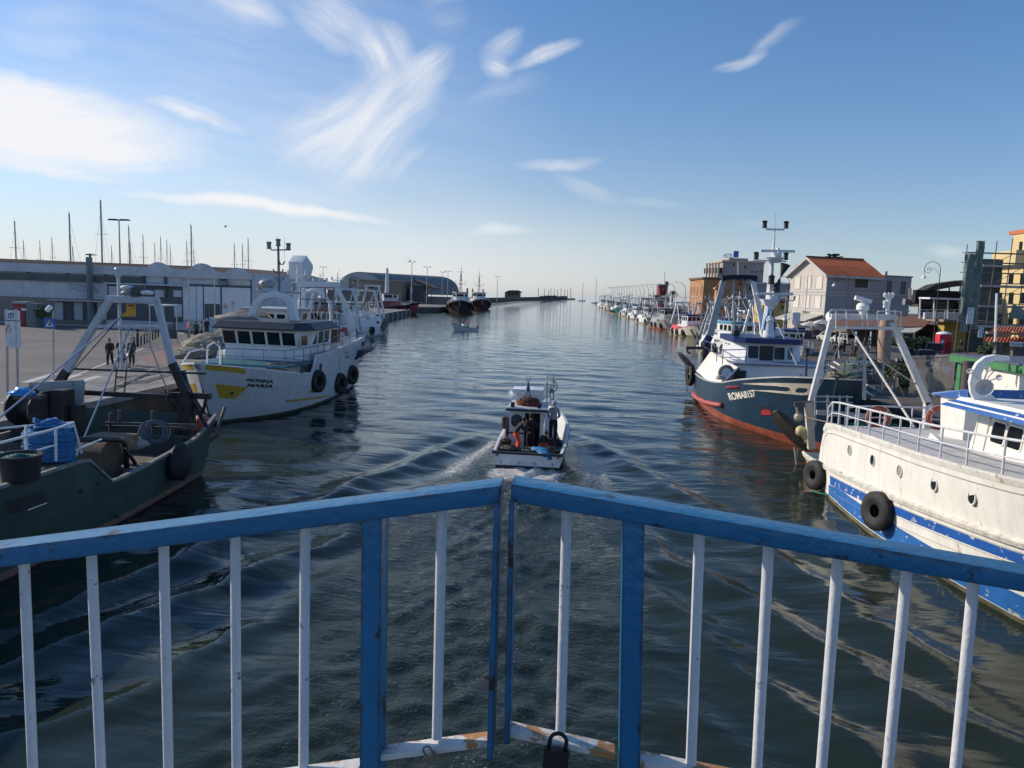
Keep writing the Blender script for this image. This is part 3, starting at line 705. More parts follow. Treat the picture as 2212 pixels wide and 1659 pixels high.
# ================================================================== white trawler with yellow trim (left)
def TI(cx, cy=0.): return (lambda v: Vector((cx+v.y, cy-v.x, v.z))), (lambda w: Vector((cy-w.y, w.x-cx, w.z)))
c7 = lambda x, y: ((500+x*.40687)/1.736, (1100+y*.40687)/1.736)
c5 = lambda x, y: ((2450+x*.36166)/1.736, (1180+y*.36166)/1.736)
def white_yellow_trawler():
    t = thing('fishing_trawler', 'white trawler with yellow trim and NONNA MARIA lettered on its bow', 'fishing boat', (-18.9, 46, 0), 'trawlers moored along the left quay')
    T, Ti = TI(-18.9)
    def sheer(u):
        Y = 55.5-u*19
        if Y < 44.0: return sm([36, 38, 40, 42, 44.], [3.38, 3.02, 2.66, 2.33, 2.12], Y)
        if Y < 44.7: return 2.12+(Y-44.)/.7*1.0
        return 3.12+(Y-44.7)/11*.45
    H = Hull(-55.5, -37.6, [0, .12, .385, .6, .71, .8, .866, .93, .97, 1], [2.1, 2.45, 2.85, 2.8, 2.55, 2.1, 1.6, .85, .4, .04], [2.6, 2.85, 3.1, 3.05, 2.9, 2.55, 2.2, 1.5, .85, .05], sheer, rb=.45, rs=-.12, deck=lambda u: 1.35+.5*max(0, u-.6)/.4)
    H.shell(T, t, [mat('weedy waterline paint', (.05, .055, .04), .8, var=.5, scale=4, rust=.3), mat('greyish white hull paint', (.56, .56, .57), .5, var=.1, scale=1.2, streak=.5, rust=.1)], .16, 44)
    H.bulwark(T, t, WHT, 44); H.deck(T, t, TURQ, 44)
    mb = MB(T)
    for top, bot, n in (([(668, 655), (850, 665), (1000, 690), (1030, 715)], [(660, 705), (850, 722), (1000, 740), (1030, 745)], 10), ([(752, 836), (1055, 868)], [(795, 965), (935, 972)], 10), ([(1400, 986), (1600, 966), (1800, 937)], [(1400, 1005), (1600, 985), (1800, 952)], 14), ([(1622, 896), (1715, 886)], [(1622, 916), (1715, 904)], 6)):
        H.patch(mb, [c7(*p) for p in top], [c7(*p) for p in bot], Ti, 1, n)
    k = len(mb.v); mb.v += [(x, -y, z) for x, y, z in mb.v]; nf = len(mb.f); mb.f += [tuple(i+k for i in f) for f in mb.f]; mb.m += mb.m[:nf]
    mb.build('painted_trim', YEL, t)
    mb = MB(T)
    H.lettering(mb, 'NONNA', c7(1052, 782), c7(1300, 800), c7(1286, 832), c7(1030, 812), Ti, 1, bold=.045)
    H.lettering(mb, 'MARIA', c7(1060, 832), c7(1298, 842), c7(1284, 874), c7(1038, 860), Ti, 1, bold=.045)
    H.lettering(mb, 'AC', c7(568, 655), c7(615, 655), c7(625, 702), c7(562, 698), Ti, 1, bold=.01)
    H.lettering(mb, 'NONNA', c7(1945, 545), c7(1985, 528), c7(1985, 550), c7(1945, 567), Ti, 1)
    H.lettering(mb, 'MARIA', c7(1950, 585), c7(1990, 568), c7(1990, 592), c7(1950, 610), Ti, 1)
    mb.build('boat_name', BLK, t)
    for a, b in ((1551, 700), (1724, 675)):
        p = H.hit(*c7(a, b), Ti, 1, .0)
        if p: win(t, T(p), (0, 1, 0), (0, 0, 1), .32, .42, BLM, GLS, .15, .03, 'porthole')
    p = H.hit(*c7(905, 921), Ti, 1, .02)
    if p: MB().lathe([(.0, 0), (.09, .01), (.09, .03), (.0, .03)], T(p), 12, (1, -.3, 0)).build('hawse_pipe', BLK, t)
    for a, b in ((1675, 808), (1882, 828), (1992, 750)):
        p = H.hit(*c7(a, b), Ti, 1, .2)
        if p:
            tyre('t', t, T(p), (1, -.25, .05), .5, .19)
            q = T(H.pt(H.U(p.x, 2.2), 2.6, 1, .03)); MB().tube([T(p)+Vector((0, 0, .5)), q], .03, 5).build('fender_rope', ROPW, t)
    # forward house and shelter deck
    X0, X1 = -21.6, -16.5
    mb = MB(); mb.lh((-21.2, 41.9, 1.5), (-16.65, 50, 2.66)); mb.build('lower_cabin', WHT, t)
    mb = MB(); mb.extr([(-21.4, 41.2, 2.66), (-16.3, 41.2, 2.66), (-16.05, 43.5, 2.66), (-16.0, 50.5, 2.66), (-21.6, 50.5, 2.66), (-21.6, 43.5, 2.66)], (0, 0, .12)); mb.build('shelter_deck', TURQ, t)
    MB().lh((-17.95, 41.86, 1.7), (-17.2, 41.9, 2.5)).build('door', BLM, t)
    MB().lh((-20.4, 41.86, 1.8), (-19.5, 41.9, 2.4)).build('window', GLS, t)
    for x in (-19.0, -18.5, -18.1): MB().lathe([(.14, 0), (.16, .05), (.16, .5), (.1, .6), (.05, .62), (.05, .7)], (x, 40.9, 1.75), 10).build('gas_bottle', mat('blue gas bottle', (.03, .1, .25), .5), t)
    # wheelhouse
    yb, zb, zt = 44.4, 2.78, 4.62
    mb = MB()
    fr = [(-21.35, 44.35), (-16.9, 44.1), (-16.35, 45.0), (-16.4, 49), (-21.5, 49)]; frt = [(-21.45, 44.0), (-16.75, 43.75), (-16.2, 44.8), (-16.35, 49), (-21.55, 49)]
    mb.loft([[(x, y, zb) for x, y in fr], [(x, y, 3.6) for x, y in fr], [(x, y, zt) for x, y in frt]], True); mb.add([(x, y, zt) for x, y in frt], [(0, 1, 2, 3, 4)])
    mb.build('wheelhouse', WHT, t)
    for k in range(5):
        x = -20.95+k*.93; y = 44.3-.056*(k*.93)
        win(t, (x, y-.2, 4.1), (1, -.056, 0), (0, -.33, 1), .8, .82, WHP, GLS, .04, .05)
    for k in range(3): win(t, (-16.32, 45.7+k*1.1, 4.1), (0, 1, 0), (.1, 0, 1), .85, .75, WHP, GLS, .04, .05)
    win(t, (-16.5, 44.45, 4.1), (.5, .9, 0), (0, 0, 1), .5, .75, WHP, GLS, .04, .05)
    mb = MB(); ro = [(-21.75, 43.55), (-16.7, 43.25), (-15.8, 44.3), (-15.9, 49.3), (-21.8, 49.3)]; ri = [(-21.6, 44.2), (-16.9, 43.95), (-16.3, 44.8), (-16.4, 49.1), (-21.6, 49.1)]
    mb.loft([[(x, y, 4.62) for x, y in ro], [(x, y, 4.7) for x, y in ro], [(x, y, 5.05) for x, y in ri]], True); mb.add([(x, y, 5.05) for x, y in ri], [(0, 1, 2, 3, 4)]); mb.build('visor_roof', mat('black visor paint', (.014, .016, .022), .45), t)
    # railings
    mb = MB(); rails(mb, along([(-21.3, 41.4, 2.78), (-16.5, 41.4, 2.78), (-16.15, 43.4, 2.78), (-16.1, 50.4, 2.78)], 1.25), .85, .022, 1); mb.build('railing', mat('railing paint', (.13, .155, .2), .4), t)
    mb = MB(); rails(mb, [T(H.pt(u, H.sheer(u), 1, -.05)) for u in (.0, .1, .2, .3, .4, .5)], .8, .02, 1); mb.build('railing', mat('railing paint', (.13, .155, .2), .4), t)
    mb = MB(); rails(mb, [T(H.pt(u, H.sheer(u), 1, -.1)) for u in (.78, .7, .64)], .75, .02, 1); mb.build('railing', mat('railing paint', (.13, .155, .2), .4), t)
    # bow loop and anchor roller
    mb = MB(); a = at(447, 785, 38.2); mb.tube([a, a+Vector((.05, 0, .9)), a+Vector((.35, .1, 1.1)), a+Vector((.6, .2, .9)), a+Vector((.62, .2, -.1))], .045, 7); mb.tube([at(395, 783, 37.5), at(410, 760, 37.5), at(440, 752, 38)], .05, 6); mb.build('bow_roller', WHP, t)
    # rope coil on the foredeck rail
    mb = MB(); c = at(598, 792, 42.0)
    for k in range(7): mb.torus(c+Vector((0, 0, -.2+.06*k)), .5+.05*math.sin(k*2.), .05, (.1*math.sin(k), .1, 1), 18, 5)
    mb.build('rope_coil', GRND, t, smooth=True)
    # arch
    Ya = 47.6; pts = [at(530, 733, Ya), at(545, 690, Ya), at(556, 655, Ya), at(572, 640, Ya), at(595, 635, Ya), at(616, 640, Ya), at(629, 655, Ya), at(636, 690, Ya), at(642, 735, Ya)]
    rows = []
    wd = [.62, .52, .44, .40, .38, .40, .44, .52, .62]
    for i, p in enumerate(pts):
        d = (pts[min(i+1, 8)]-pts[max(0, i-1)]).normalized(); n = Vector((d.z, 0, -d.x)); w = wd[i]/2
        rows.append([p-n*w+Vector((0, -.3, 0)), p+n*w+Vector((0, -.3, 0)), p+n*w+Vector((0, .3, 0)), p-n*w+Vector((0, .3, 0))])
    MB().loft(rows, True).build('arch', WHT, t, bevel=.03)
    # mast with lights
    mb = MB(); Ym = 48.; b, tp = at(603, 640, Ym), at(601, 528, Ym); mb.tube([b, tp], [.1, .075], 8)
    for y, x0, x1 in ((540, 583, 621), (571, 603, 615), (588, 590, 612), (605, 594, 613)):
        a, c = at(x0, y, Ym), at(x1, y, Ym)
        mb.tube([a+Vector((0, 0, .2)), a+Vector((.1, 0, 0)), c-Vector((.1, 0, 0)), c+Vector((0, 0, .2))], .045, 6)
    for x, y in ((581, 538), (623, 541), (601, 532)): navlight(mb, at(x, y, Ym), 1.3)
    mb.build('mast', mat('grey mast paint', (.2, .2, .19), .5), t, smooth='auto')
    mb = MB()
    for x, y0, y1 in ((599, 540, 510), (614, 560, 512)): mb.tube([at(x, y0, Ym), at(x+1, y1, Ym)], .012, 4)
    mb.build('whip_antenna', STL, t)
    mb = MB(); navlight(mb, at(560, 628, 47.6), 1.3); navlight(mb, at(634, 628, 47.6), 1.3); mb.tube([at(548, 631, 47.6), at(650, 633, 47.6)], .06, 6); mb.build('light_bar', GRYP, t)
    mb = MB(); c = at(577, 622, 47.6); mb.lathe([(.35, 0), (.5, .15), (.5, .35), (.35, .5), (0, .55)], c, 12); mb.build('radar', GRYP, t, smooth=True)
    # stern gallows
    Yg = 54.2
    mb = MB(); tl, tr = at(633, 614, Yg), at(735, 615, Yg)
    mb.bar(tl, tr, .35, .38); kn = at(760, 682, Yg); ft = at(765, 765, Yg)
    mb.bar(at(727, 618, Yg), kn, .2, .22, up=(0, 1, 0)); mb.bar(kn+Vector((0, 0, .15)), ft-Vector((0, 0, .5)), .36, .34, up=(0, 1, 0))
    kl = at(632, 695, Yg); mb.bar(at(640, 618, Yg), kl, .2, .22, up=(0, 1, 0)); mb.bar(kl, Vector((kl.x, Yg, 1.6)), .34, .34, up=(0, 1, 0))
    mb.bar(kn, at(782, 686, Yg), .16, .2); mb.bar(at(782, 686, Yg), at(795, 677, Yg), .16, .2); mb.bar(at(795, 677, Yg), at(812, 677, Yg), .16, .2)
    mb.build('gallows', WHT, t, bevel=.02)
    mb = MB()
    for x in (649, 703, 722): mb.tube([at(x, 616, Yg), at(x-1, 690, Yg)], .035, 6)
    mb.tube([at(649, 646, Yg), at(722, 648, Yg)], .03, 6); mb.tube([at(649, 620, Yg), at(735, 622, Yg)], .03, 6)
    mb.build('hanging_frame', DST, t)
    mb = MB(); ladder(mb, at(723, 725, 53.5), at(729, 652, 53.5), .62, r=.022, step=.28); mb.build('ladder', DST, t)
    mb = MB(); mb.tube([at(648, 725, 51), at(677, 660, 51)], [.05, .04], 6); mb.build('boom', ROPW, t)
    # net drum with a heap of net, box, winch
    mb = MB(); mb.blob(at(668, 722, 51.5), (1.15, 1.1, 1.05), 22, 12, .15, 2.4, 3, .3); mb.build('net_heap', GRND, t, smooth=True)
    mb = MB(); mb.lh(at(697, 740, 52), at(697, 740, 52)+Vector((1.0, .8, .95))); mb.build('winch_box', RUST, t)
    mb = MB(); mb.box((-19, 51, 2.9), (3.6, 2, .1)); mb.build('shelter_deck', TURQ, t)
    # trawl door slung at the quarter
    mb = MB(); a, b = at(770, 768, 54.6), at(812, 747, 54.6); n = Vector((0, .9, .3)); mb.hexa([a+Vector((0, 0, -.05))-n, b+Vector((0, 0, -.05))-n*.6, b+Vector((0, 0, -.05))+n*.6, a+Vector((0, 0, -.05))+n, a+Vector((0, 0, .05))-n, b+Vector((0, 0, .05))-n*.6, b+Vector((0, 0, .05))+n*.6, a+Vector((0, 0, .05))+n])
    mb.build('trawl_door', BLM, t, bevel=.02)
    mb = MB(); mb.tube(sag(at(770, 770, 54), at(785, 765, 54), .5), .03, 5); mb.tube([at(785, 745, 54.3), at(800, 705, 54.3)], .025, 5); mb.build('chain', DST, t)
    mb = MB(); mb.blob(at(766, 745, 54.3), (.22, .22, .22), 10, 8, 0); mb.build('float', mat('pale pink float', (.6, .4, .35), .5), t, smooth=True)
    # brown and beige bundles on the wheelhouse roof
    mb = MB(); mb.blob(at(510, 690, 46.5), (1.3, .8, .4), 16, 10, .3, 2, 5, .6); mb.build('canvas_bundle', mat('grey canvas', (.25, .24, .22), .9, var=.4, scale=6, bump=.5), t, smooth=True)
    return t
white_yellow_trawler()
netpile('net_heap', 'heap of beige trawl net on the left quay behind the white trawler bow', [(gp(462, 752, 1.9), (2.1, 2.4, 1.25)), (gp(440, 758, 1.9), (1.6, 2., .9)), (gp(487, 748, 2.), (1.7, 1.9, 1.3)), (gp(412, 768, 1.8), (1.5, 1.7, .5))], GRND, 'nets heaped on the quays', 26, ROPW, 3)
netpile('net_heap', 'tan net bundle with a rusty tint lying on the left quay wall', [(at(540, 692, 63), (2., 1.2, .75)), (at(524, 700, 62), (1.4, 1., .55))], mat('tan netting', (.34, .25, .15), .95, var=.4, scale=14, bump=1., fine=.5), 'nets heaped on the quays', 6, ROPW, 8)
# ================================================================== dark green trawler (bottom left)
c6 = lambda x, y: ((x*.40984)/1.736, (1400+y*.40984)/1.736)
cL = lambda x, y: ((x*.28933)/1.736, (1100+y*.28933)/1.736)
cB = lambda x, y: ((x*.30139)/1.736, (1350+y*.30139)/1.736)
def green_trawler():
    t = thing('fishing_trawler', 'old dark green trawler with a white A shaped gallows, nearest on the left', 'fishing boat', (-17.2, 18, 0), 'trawlers moored along the left quay')
    T, Ti = TI(-17.2)
    def sheer(u):
        Y = 28.0-u*21.6
        if Y > 21.2: return sm([21.2, 23, 25, 26.5, 27.4, 28.2], [1.38, 1.46, 1.58, 1.68, 1.98, 2.3], Y)
        if Y > 20.0: return 1.38+(21.2-Y)/1.2*.94
        return 2.32+.01*(20.-Y)+max(0, 13-Y)*.1
    H = Hull(-27.3, -6.4, [0, .12, .3, .5, .8, .92, 1], [3.1, 3.33, 3.62, 3.7, 3.0, 1.6, .05], [3.25, 3.5, 3.68, 3.75, 3.5, 2.4, .08], sheer, rb=.5, rs=-.4, deck=lambda u: .6 if u < .30 else interp([.30, .37], [.6, 2.28], u))
    GH = mat('dark green hull paint', (.036, .066, .055), .6, var=.35, scale=1.5, streak=.5, rust=.05)
    H.shell(T, t, [mat('dark red antifouling', (.06, .022, .018), .8, var=.5, scale=3), GH], .12, 60)
    mb = MB(T); us = [i/70 for i in range(0, 70)]; H.strip(mb, us, lambda u: .06, lambda u: .24, 1, .01); mb.build('waterline_stripe', mat('rusty waterline', (.2, .12, .08), .8, var=.4), t)
    H.bulwark(T, t, mat('worn bulwark rail', (.26, .25, .23), .7, var=.5, scale=4, rust=.25), 60); H.deck(T, t, mat('weathered deck', (.15, .13, .11), .85, var=.4, scale=3, fine=.4), 60)
    mb = MB(T); H.patch(mb, [c6(30, 1180), c6(390, 1075)], [c6(85, 1300), c6(425, 1165)], Ti, 1, 8); mb.build('freeing_port', BLM, t)
    mb = MB(T); H.patch(mb, [c6(245, 1245), c6(420, 1180)], [c6(245, 1256), c6(420, 1190)], Ti, 1, 8, 2, .03); mb.build('port_lip', WHP, t)
    mb = MB(T)
    for x, y in ((890, 1010), (725, 1080), (1060, 1310)): H.patch(mb, [c6(x-20, y-16), c6(x+22, y-20)], [c6(x-18, y+18), c6(x+24, y+14)], Ti, 1, 3)
    mb.build('dark_scuff', mat('dark scuff', (.012, .016, .015), .8), t)
    mb = MB()      # white hand railing on the raised deck
    fr = [atx(*c6(*p), -13.75) for p in ((-120, 668), (230, 578), (510, 508), (672, 452))]
    mb.tube(fr, .035, 6); mb.tube([atx(*c6(*p), -13.75) for p in ((-120, 860), (240, 735), (510, 655))], .026, 6)
    bk = [atx(*c6(*p), -15.6) for p in ((-150, 520), (0, 505), (235, 480), (672, 448))]; mb.tube(bk, .03, 6); mb.tube([bk[-1], fr[-1]], .03, 6)
    for a, b in (((238, 480), (245, 905)), ((510, 510), (512, 800)), ((670, 452), (745, 730))): mb.tube([atx(*c6(*a), -13.75), atx(*c6(*b), -13.75)], .035, 6)
    mb.tube([atx(*c6(238, 700), -13.75), atx(*c6(120, 890), -13.9)], .025, 6); mb.tube([atx(*c6(640, 725), -13.75), atx(*c6(930, 602), -13.75)], .026, 6); mb.tube([atx(*c6(20, 720), -14.6), atx(*c6(38, 890), -14.6)], .03, 6)
    mb.build('railing', WHP, t)
    mb = MB(); mb.tube([atx(*c6(*p), -14.5) for p in ((660, 610), (1070, 603), (1130, 625), (1150, 670), (1160, 862))], .085, 8); mb.tube([atx(*c6(1150, 690), -14.4), atx(*c6(1240, 830), -14.4)], .06, 6); mb.build('pipe_hoop', BLM, t, smooth=True)
    c = at(*c6(975, 790), 22.6); mb = MB(); mb.lathe([(0.1, -.9), (.62, -.9), (.62, -.82), (.55, -.8), (.6, 0), (.55, .8), (.62, .82), (.62, .9), (.1, .9)], c+Vector((-.75, 0, 0)), 20, (1, 0, 0)); mb.build('net_drum', NETB, t, smooth='auto')
    Yg = 27.; lt, rt = at(237, 648, Yg), at(338, 648, Yg)
    def leg(p0, p1, w0, w1, m, nm):
        a, b = Vector(p0), Vector(p1); d = (b-a).normalized(); n = Vector((d.z, 0, -d.x)).normalized(); rows = []
        for p, w in ((a, w0), (b, w1)): rows.append([p-n*w/2+Vector((0, -.1, 0)), p+n*w/2+Vector((0, -.1, 0)), p+n*w/2+Vector((0, .1, 0)), p-n*w/2+Vector((0, .1, 0))])
        mb = MB(); mb.loft(rows, True); mb.add(rows[0], [(0, 1, 2, 3)]); mb.add(rows[1], [(0, 1, 2, 3)]); return mb.build(nm, m, t, bevel=.015)
    GP = mat('bluish white gallows paint', (.5, .52, .56), .45, streak=.3)
    kl = at(145, 800, Yg); fl = at(112, 850, Yg); kr = at(372, 785, Yg); fr = at(402, 850, Yg)
    leg(lt, kl, .22, .26, GP, 'gallows_leg'); leg(kl, fl, .28, .34, BLM, 'gallows_foot'); leg(rt, kr, .19, .22, GP, 'gallows_leg'); leg(kr, fr, .28, .3, BLM, 'gallows_foot')
    leg(fl, Vector((fl.x-.05, Yg, .8)), .46, .55, BLM, 'gallows_foot'); leg(fr, Vector((fr.x+.1, Yg, .9)), .3, .34, BLM, 'gallows_foot')
    mb = MB(); mb.bar(at(232, 646, Yg), at(342, 649, Yg), .26, .26); mb.build('crossbeam', GP, t, bevel=.05)
    mb = MB(); mb.bar(at(206, 705, Yg), at(349, 707, Yg), .13, .13); mb.build('crossbeam', GP, t, bevel=.02)
    mb = MB(); mb.bar(at(140, 846, Yg-.3), at(366, 857, Yg-.3), .17, .17); mb.build('lower_beam', BLM, t)
    mb = MB(); mb.bar(at(352, 853, 27.2), at(455, 856, 27.2), .2, .22); mb.tube([at(358, 840, 27.2), at(365, 870, 27.2)], .09, 6); mb.tube([at(447, 850, 27.2), at(440, 885, 27.2), at(430, 900, 27.2)], .06, 6)
    for x, y0, x1, y1, w in ((402, 850, 385, 938, .22), (415, 855, 418, 945, .17), (395, 800, 412, 860, .14), (420, 870, 448, 925, .12)): mb.bar(at(x, y0, 27.2), at(x1, y1, 27.2), w, w, up=(0, 1, 0))
    mb.build('side_gallows', BLM, t, bevel=.015)
    mb = MB(); ladder(mb, (at(248, 853, Yg-.4)+at(267, 853, Yg-.4))/2, (at(253, 795, Yg-.2)+at(273, 795, Yg-.2))/2, .38, r=.028, step=.3); mb.build('ladder', RUST, t)
    mb = MB(); ladder(mb, (at(253, 795, Yg-.2)+at(273, 795, Yg-.2))/2, at(284, 700, Yg), .28, r=.022, step=.38); mb.build('ladder', GP, t)
    for x, y, m_ in ((275, 622, WHP), (276, 634, GRYP), (318, 633, WHP)): MB().lathe([(.14, 0), (.22, .05), (.24, .1), (.18, .15), (0, .18)], at(x, y+4, Yg), 12).build('radar', m_, t, smooth=True)
    mb = MB(); mb.tube([at(263, 800, Yg+.1), at(255, 582, Yg+.1)], .06, 6); mb.box(at(255, 583, Yg), (.8, .1, .06)); mb.lathe([(.1, 0), (.13, .28), (.1, .33)], at(255, 598, Yg), 8); mb.build('mast_pole', GP, t)
    mb = MB(); mb.box(at(295, 632, Yg), (.28, .3, .33)); mb.box(at(301, 626, Yg), (.38, .25, .28), .4); mb.build('searchlight', DST, t, bevel=.03)
    q = [at(x, y, Yg-.25) for x, y in ((273, 656), (291, 656), (292, 684), (263, 684), (263, 680), (273, 673))]; mb = MB(); mb.extr(q, (0, .05, 0)); mb.build('slatted_board', mat('amber plastic slats', (.75, .36, .03), .5, var=.25, scale=2.), t)
    mb = MB(); mb.box(at(282, 660, Yg-.3), (.22, .02, .05)); mb.build('board_marking', BLM, t)
    for a, b, r, m_ in (((268, 678, 27), (-20, 918, 19), .028, mat('blue grey rope', (.25, .3, .42), .8)), ((283, 705, 27), (165, 985, 21.4), .03, MATS.get('blue grey rope')), ((262, 683, 27), (153, 805, 26.6), .02, DST), ((307, 700, 27), (363, 848, 26.8), .027, GRYP), ((363, 848, 26.8), (392, 890, 26.8), .035, BLM)): MB().tube([at(*a), at(*b)], r, 6).build('stay', m_, t)
    MB().tube([at(160, 797, 26.6), at(445, 807, 26.6)], .04, 6).build('stay', BLM, t)
    mb = MB(); c = at(84, 884, 25.2); mb.lathe([(0, -.9), (.72, -.9), (.72, -.8), (.4, -.75), (.4, .5), (.72, .55), (.72, .62), (0, .62)], c, 18, (.9, -.4, 0)); mb.box(c+Vector((.2, .2, -.9)), (2., 1.2, .5)); mb.box(c+Vector((.9, 0, -.1)), (.5, .6, 1.7)); mb.box(c+Vector((1.4, .1, -.5)), (.35, .35, 1.4)); mb.build('winch', mat('dark winch steel', (.03, .03, .03), .6, .3, var=.4, rust=.2), t, smooth='auto')
    mb = MB(); mb.extr([at(62, 826, 26.4), at(176, 821, 26.4), at(180, 827, 26.4), at(176, 890, 26.4), at(62, 890, 26.4)], (0, .12, 0)); mb.build('splash_plate', GRYP, t, bevel=.02)
    mb = MB(); mb.bar(at(35, 857, 24.6), at(95, 857, 24.6), .3, .14); mb.build('winch_table', DST, t)
    mb = MB()
    for y, d in ((914, 0), (921, .25), (940, .1)): mb.bar(at(226, y, 26.6+d), at(425, y+5, 26.6+d), .1, .1)
    for x, y0, y1 in ((238, 892, 930), (258, 886, 900), (329, 887, 940)): mb.tube([at(x, y1+10, 26.7), at(x, y0, 26.7)], .06, 6)
    mb.build('pipe_rack', DST, t)
    mb = MB(); c = at(327, 934, 26.3)
    for k in range(9): mb.torus(c+Vector((.02*k, .02*k, .02*math.sin(k*2))), .42-.03*(k % 4), .028, (.35, -.9, .15+.1*math.sin(k)), 18, 5)
    mb.build('rope_coil', mat('grey blue rope', (.14, .17, .2), .9), t, smooth=True)
    mb = MB(); mb.box(at(225, 960, 24), (1.4, 1.8, .5)); mb.build('hatch', WOOD, t, bevel=.05)
    p = T(H.pt(H.U(-24.6, 1.2), 1.15, 1, .2)); mb = MB(); mb.blob(p, (.34, .62, .62), 16, 10, .2, 2, 4); mb.build('fender', BLK, t, smooth=True)
    mb = MB(); a, b = at(411, 985, 27.6), at(466, 938, 28.0); mb.hexa([a+Vector((0, -.5, -.05)), b+Vector((0, -.4, -.05)), b+Vector((0, .5, -.05)), a+Vector((0, .5, -.05)), a+Vector((0, -.5, .05)), b+Vector((0, -.4, .05)), b+Vector((0, .5, .05)), a+Vector((0, .5, .05))]); mb.bar(b, at(486, 879, 28.2), .14, .1); mb.build('trawl_door', mat('worn trawl door', (.14, .12, .10), .7, var=.6, scale=4, rust=.5), t)
    mb = MB(); mb.blob(at(436, 914, 27.9), (.36, .36, .34), 14, 10, .0); mb.build('buoy', mat('faded red buoy', (.42, .10, .09), .5), t, smooth=True)
    mb = MB(); mb.blob(at(290, 962, 25), (.42, .4, .28), 14, 8, .4, 2, 4, .5); mb.build('sack', mat('pink grey sack', (.4, .33, .32), .8), t, smooth=True)
    rr = random.Random(8); mb = MB()
    for k in range(16): mb.box((rr.uniform(-20, -14.6), rr.uniform(22.5, 26.4), .75+rr.uniform(0, .2)), (rr.uniform(.2, .7), rr.uniform(.2, .6), rr.uniform(.2, .6)), rr.uniform(0, 3))
    mb.build('deck_gear', mat('mixed deck gear', (.16, .15, .14), .8, var=.6, scale=2.), t)
    return t
gt = green_trawler()
mb = MB(); rr = random.Random(5); c = gp(108, 992, 2.33); c.z = 2.33
mb.lathe([(.5, 0), (.55, .1), (.56, .4), (.56, .72), (.5, .82), (0, .86)], c, 26)
mb.c = 1
for k in range(40): mb.torus(c+Vector((rr.uniform(-.04, .04), rr.uniform(-.04, .04), .05+.8*(k % 20)/20)), .56+rr.uniform(-.03, .05), .032, (rr.uniform(-.12, .12), rr.uniform(-.12, .12), 1), 24, 5)
for k in range(16): mb.torus(c+Vector((rr.uniform(-.25, .25), rr.uniform(-.25, .25), .85+rr.uniform(0, .2))), rr.uniform(.13, .3), .032, (rr.uniform(-.5, .5), rr.uniform(-.5, .5), 1), 16, 5)
tag(mb.build('rope_pile', [ROPB, ROPB], None, smooth=True), 'tall round pile of bright blue rope on the green trawler deck', 'rope')
c = gp(45, 1038, 2.33); t = thing('rope_tub', 'round black tub filled with coiled green rope behind the white rail', 'tub', c)
mb = MB(); mb.lathe([(.4, 0), (.48, .6), (.52, .6), (.52, .66), (.46, .66), (.38, .4), (0, .4)], c, 26); mb.build('tub', BLM, t, smooth='auto')
mb = MB()
for k in range(5): mb.torus(c+Vector((0, 0, .55+.02*k)), .4-.075*k, .04, (0, .04*k, 1), 22, 6)
mb.build('coiled_rope', mat('dark green rope', (.01, .11, .07), .8), t, smooth=True)
mb = MB(); mb.blob(at(48, 851, 24.6), (.46, .32, .18), 18, 10, .5, 2.5, 9, .6); tag(mb.build('plastic_sheet', mat('shiny blue plastic', (.02, .25, .6), .25), None, smooth=True), 'crumpled shiny blue plastic sheet on the winch table', 'plastic sheet')
# ------------------------------------------------------------------ people
def J(**k):
    d = dict(pelvis=(0, 0, .95), spine=(0, .0, 1.14), chest=(0, -.01, 1.33), neck=(0, 0, 1.47), jaw=(0, .025, 1.56), skull=(0, .01, 1.655), crown=(0, .0, 1.72))
    for s, n in ((-1, 'l'), (1, 'r')):
        d.update({n+'sh': (s*.175, -.01, 1.41), n+'el': (s*.235, -.04, 1.14), n+'wr': (s*.235, .06, .91), n+'pa': (s*.235, .085, .84), n+'hip': (s*.095, 0, .89), n+'kn': (s*.105, .02, .5), n+'an': (s*.11, -.03, .09), n+'to': (s*.125, .13, .04)})
    d.update(k); return {a: Vector(b) for a, b in d.items()}
RAD = dict(pelvis=(.165, .125), spine=(.155, .115), chest=(.195, .135), neck=(.06, .06), jaw=(.068, .075), skull=(.082, .098), crown=(.055, .065), sh=(.095, .095), el=(.07, .07), wr=(.046, .046), pa=(.04, .022), hip=(.125, .125), kn=(.092, .095), an=(.066, .068), to=(.042, .03))
BODIES = {}
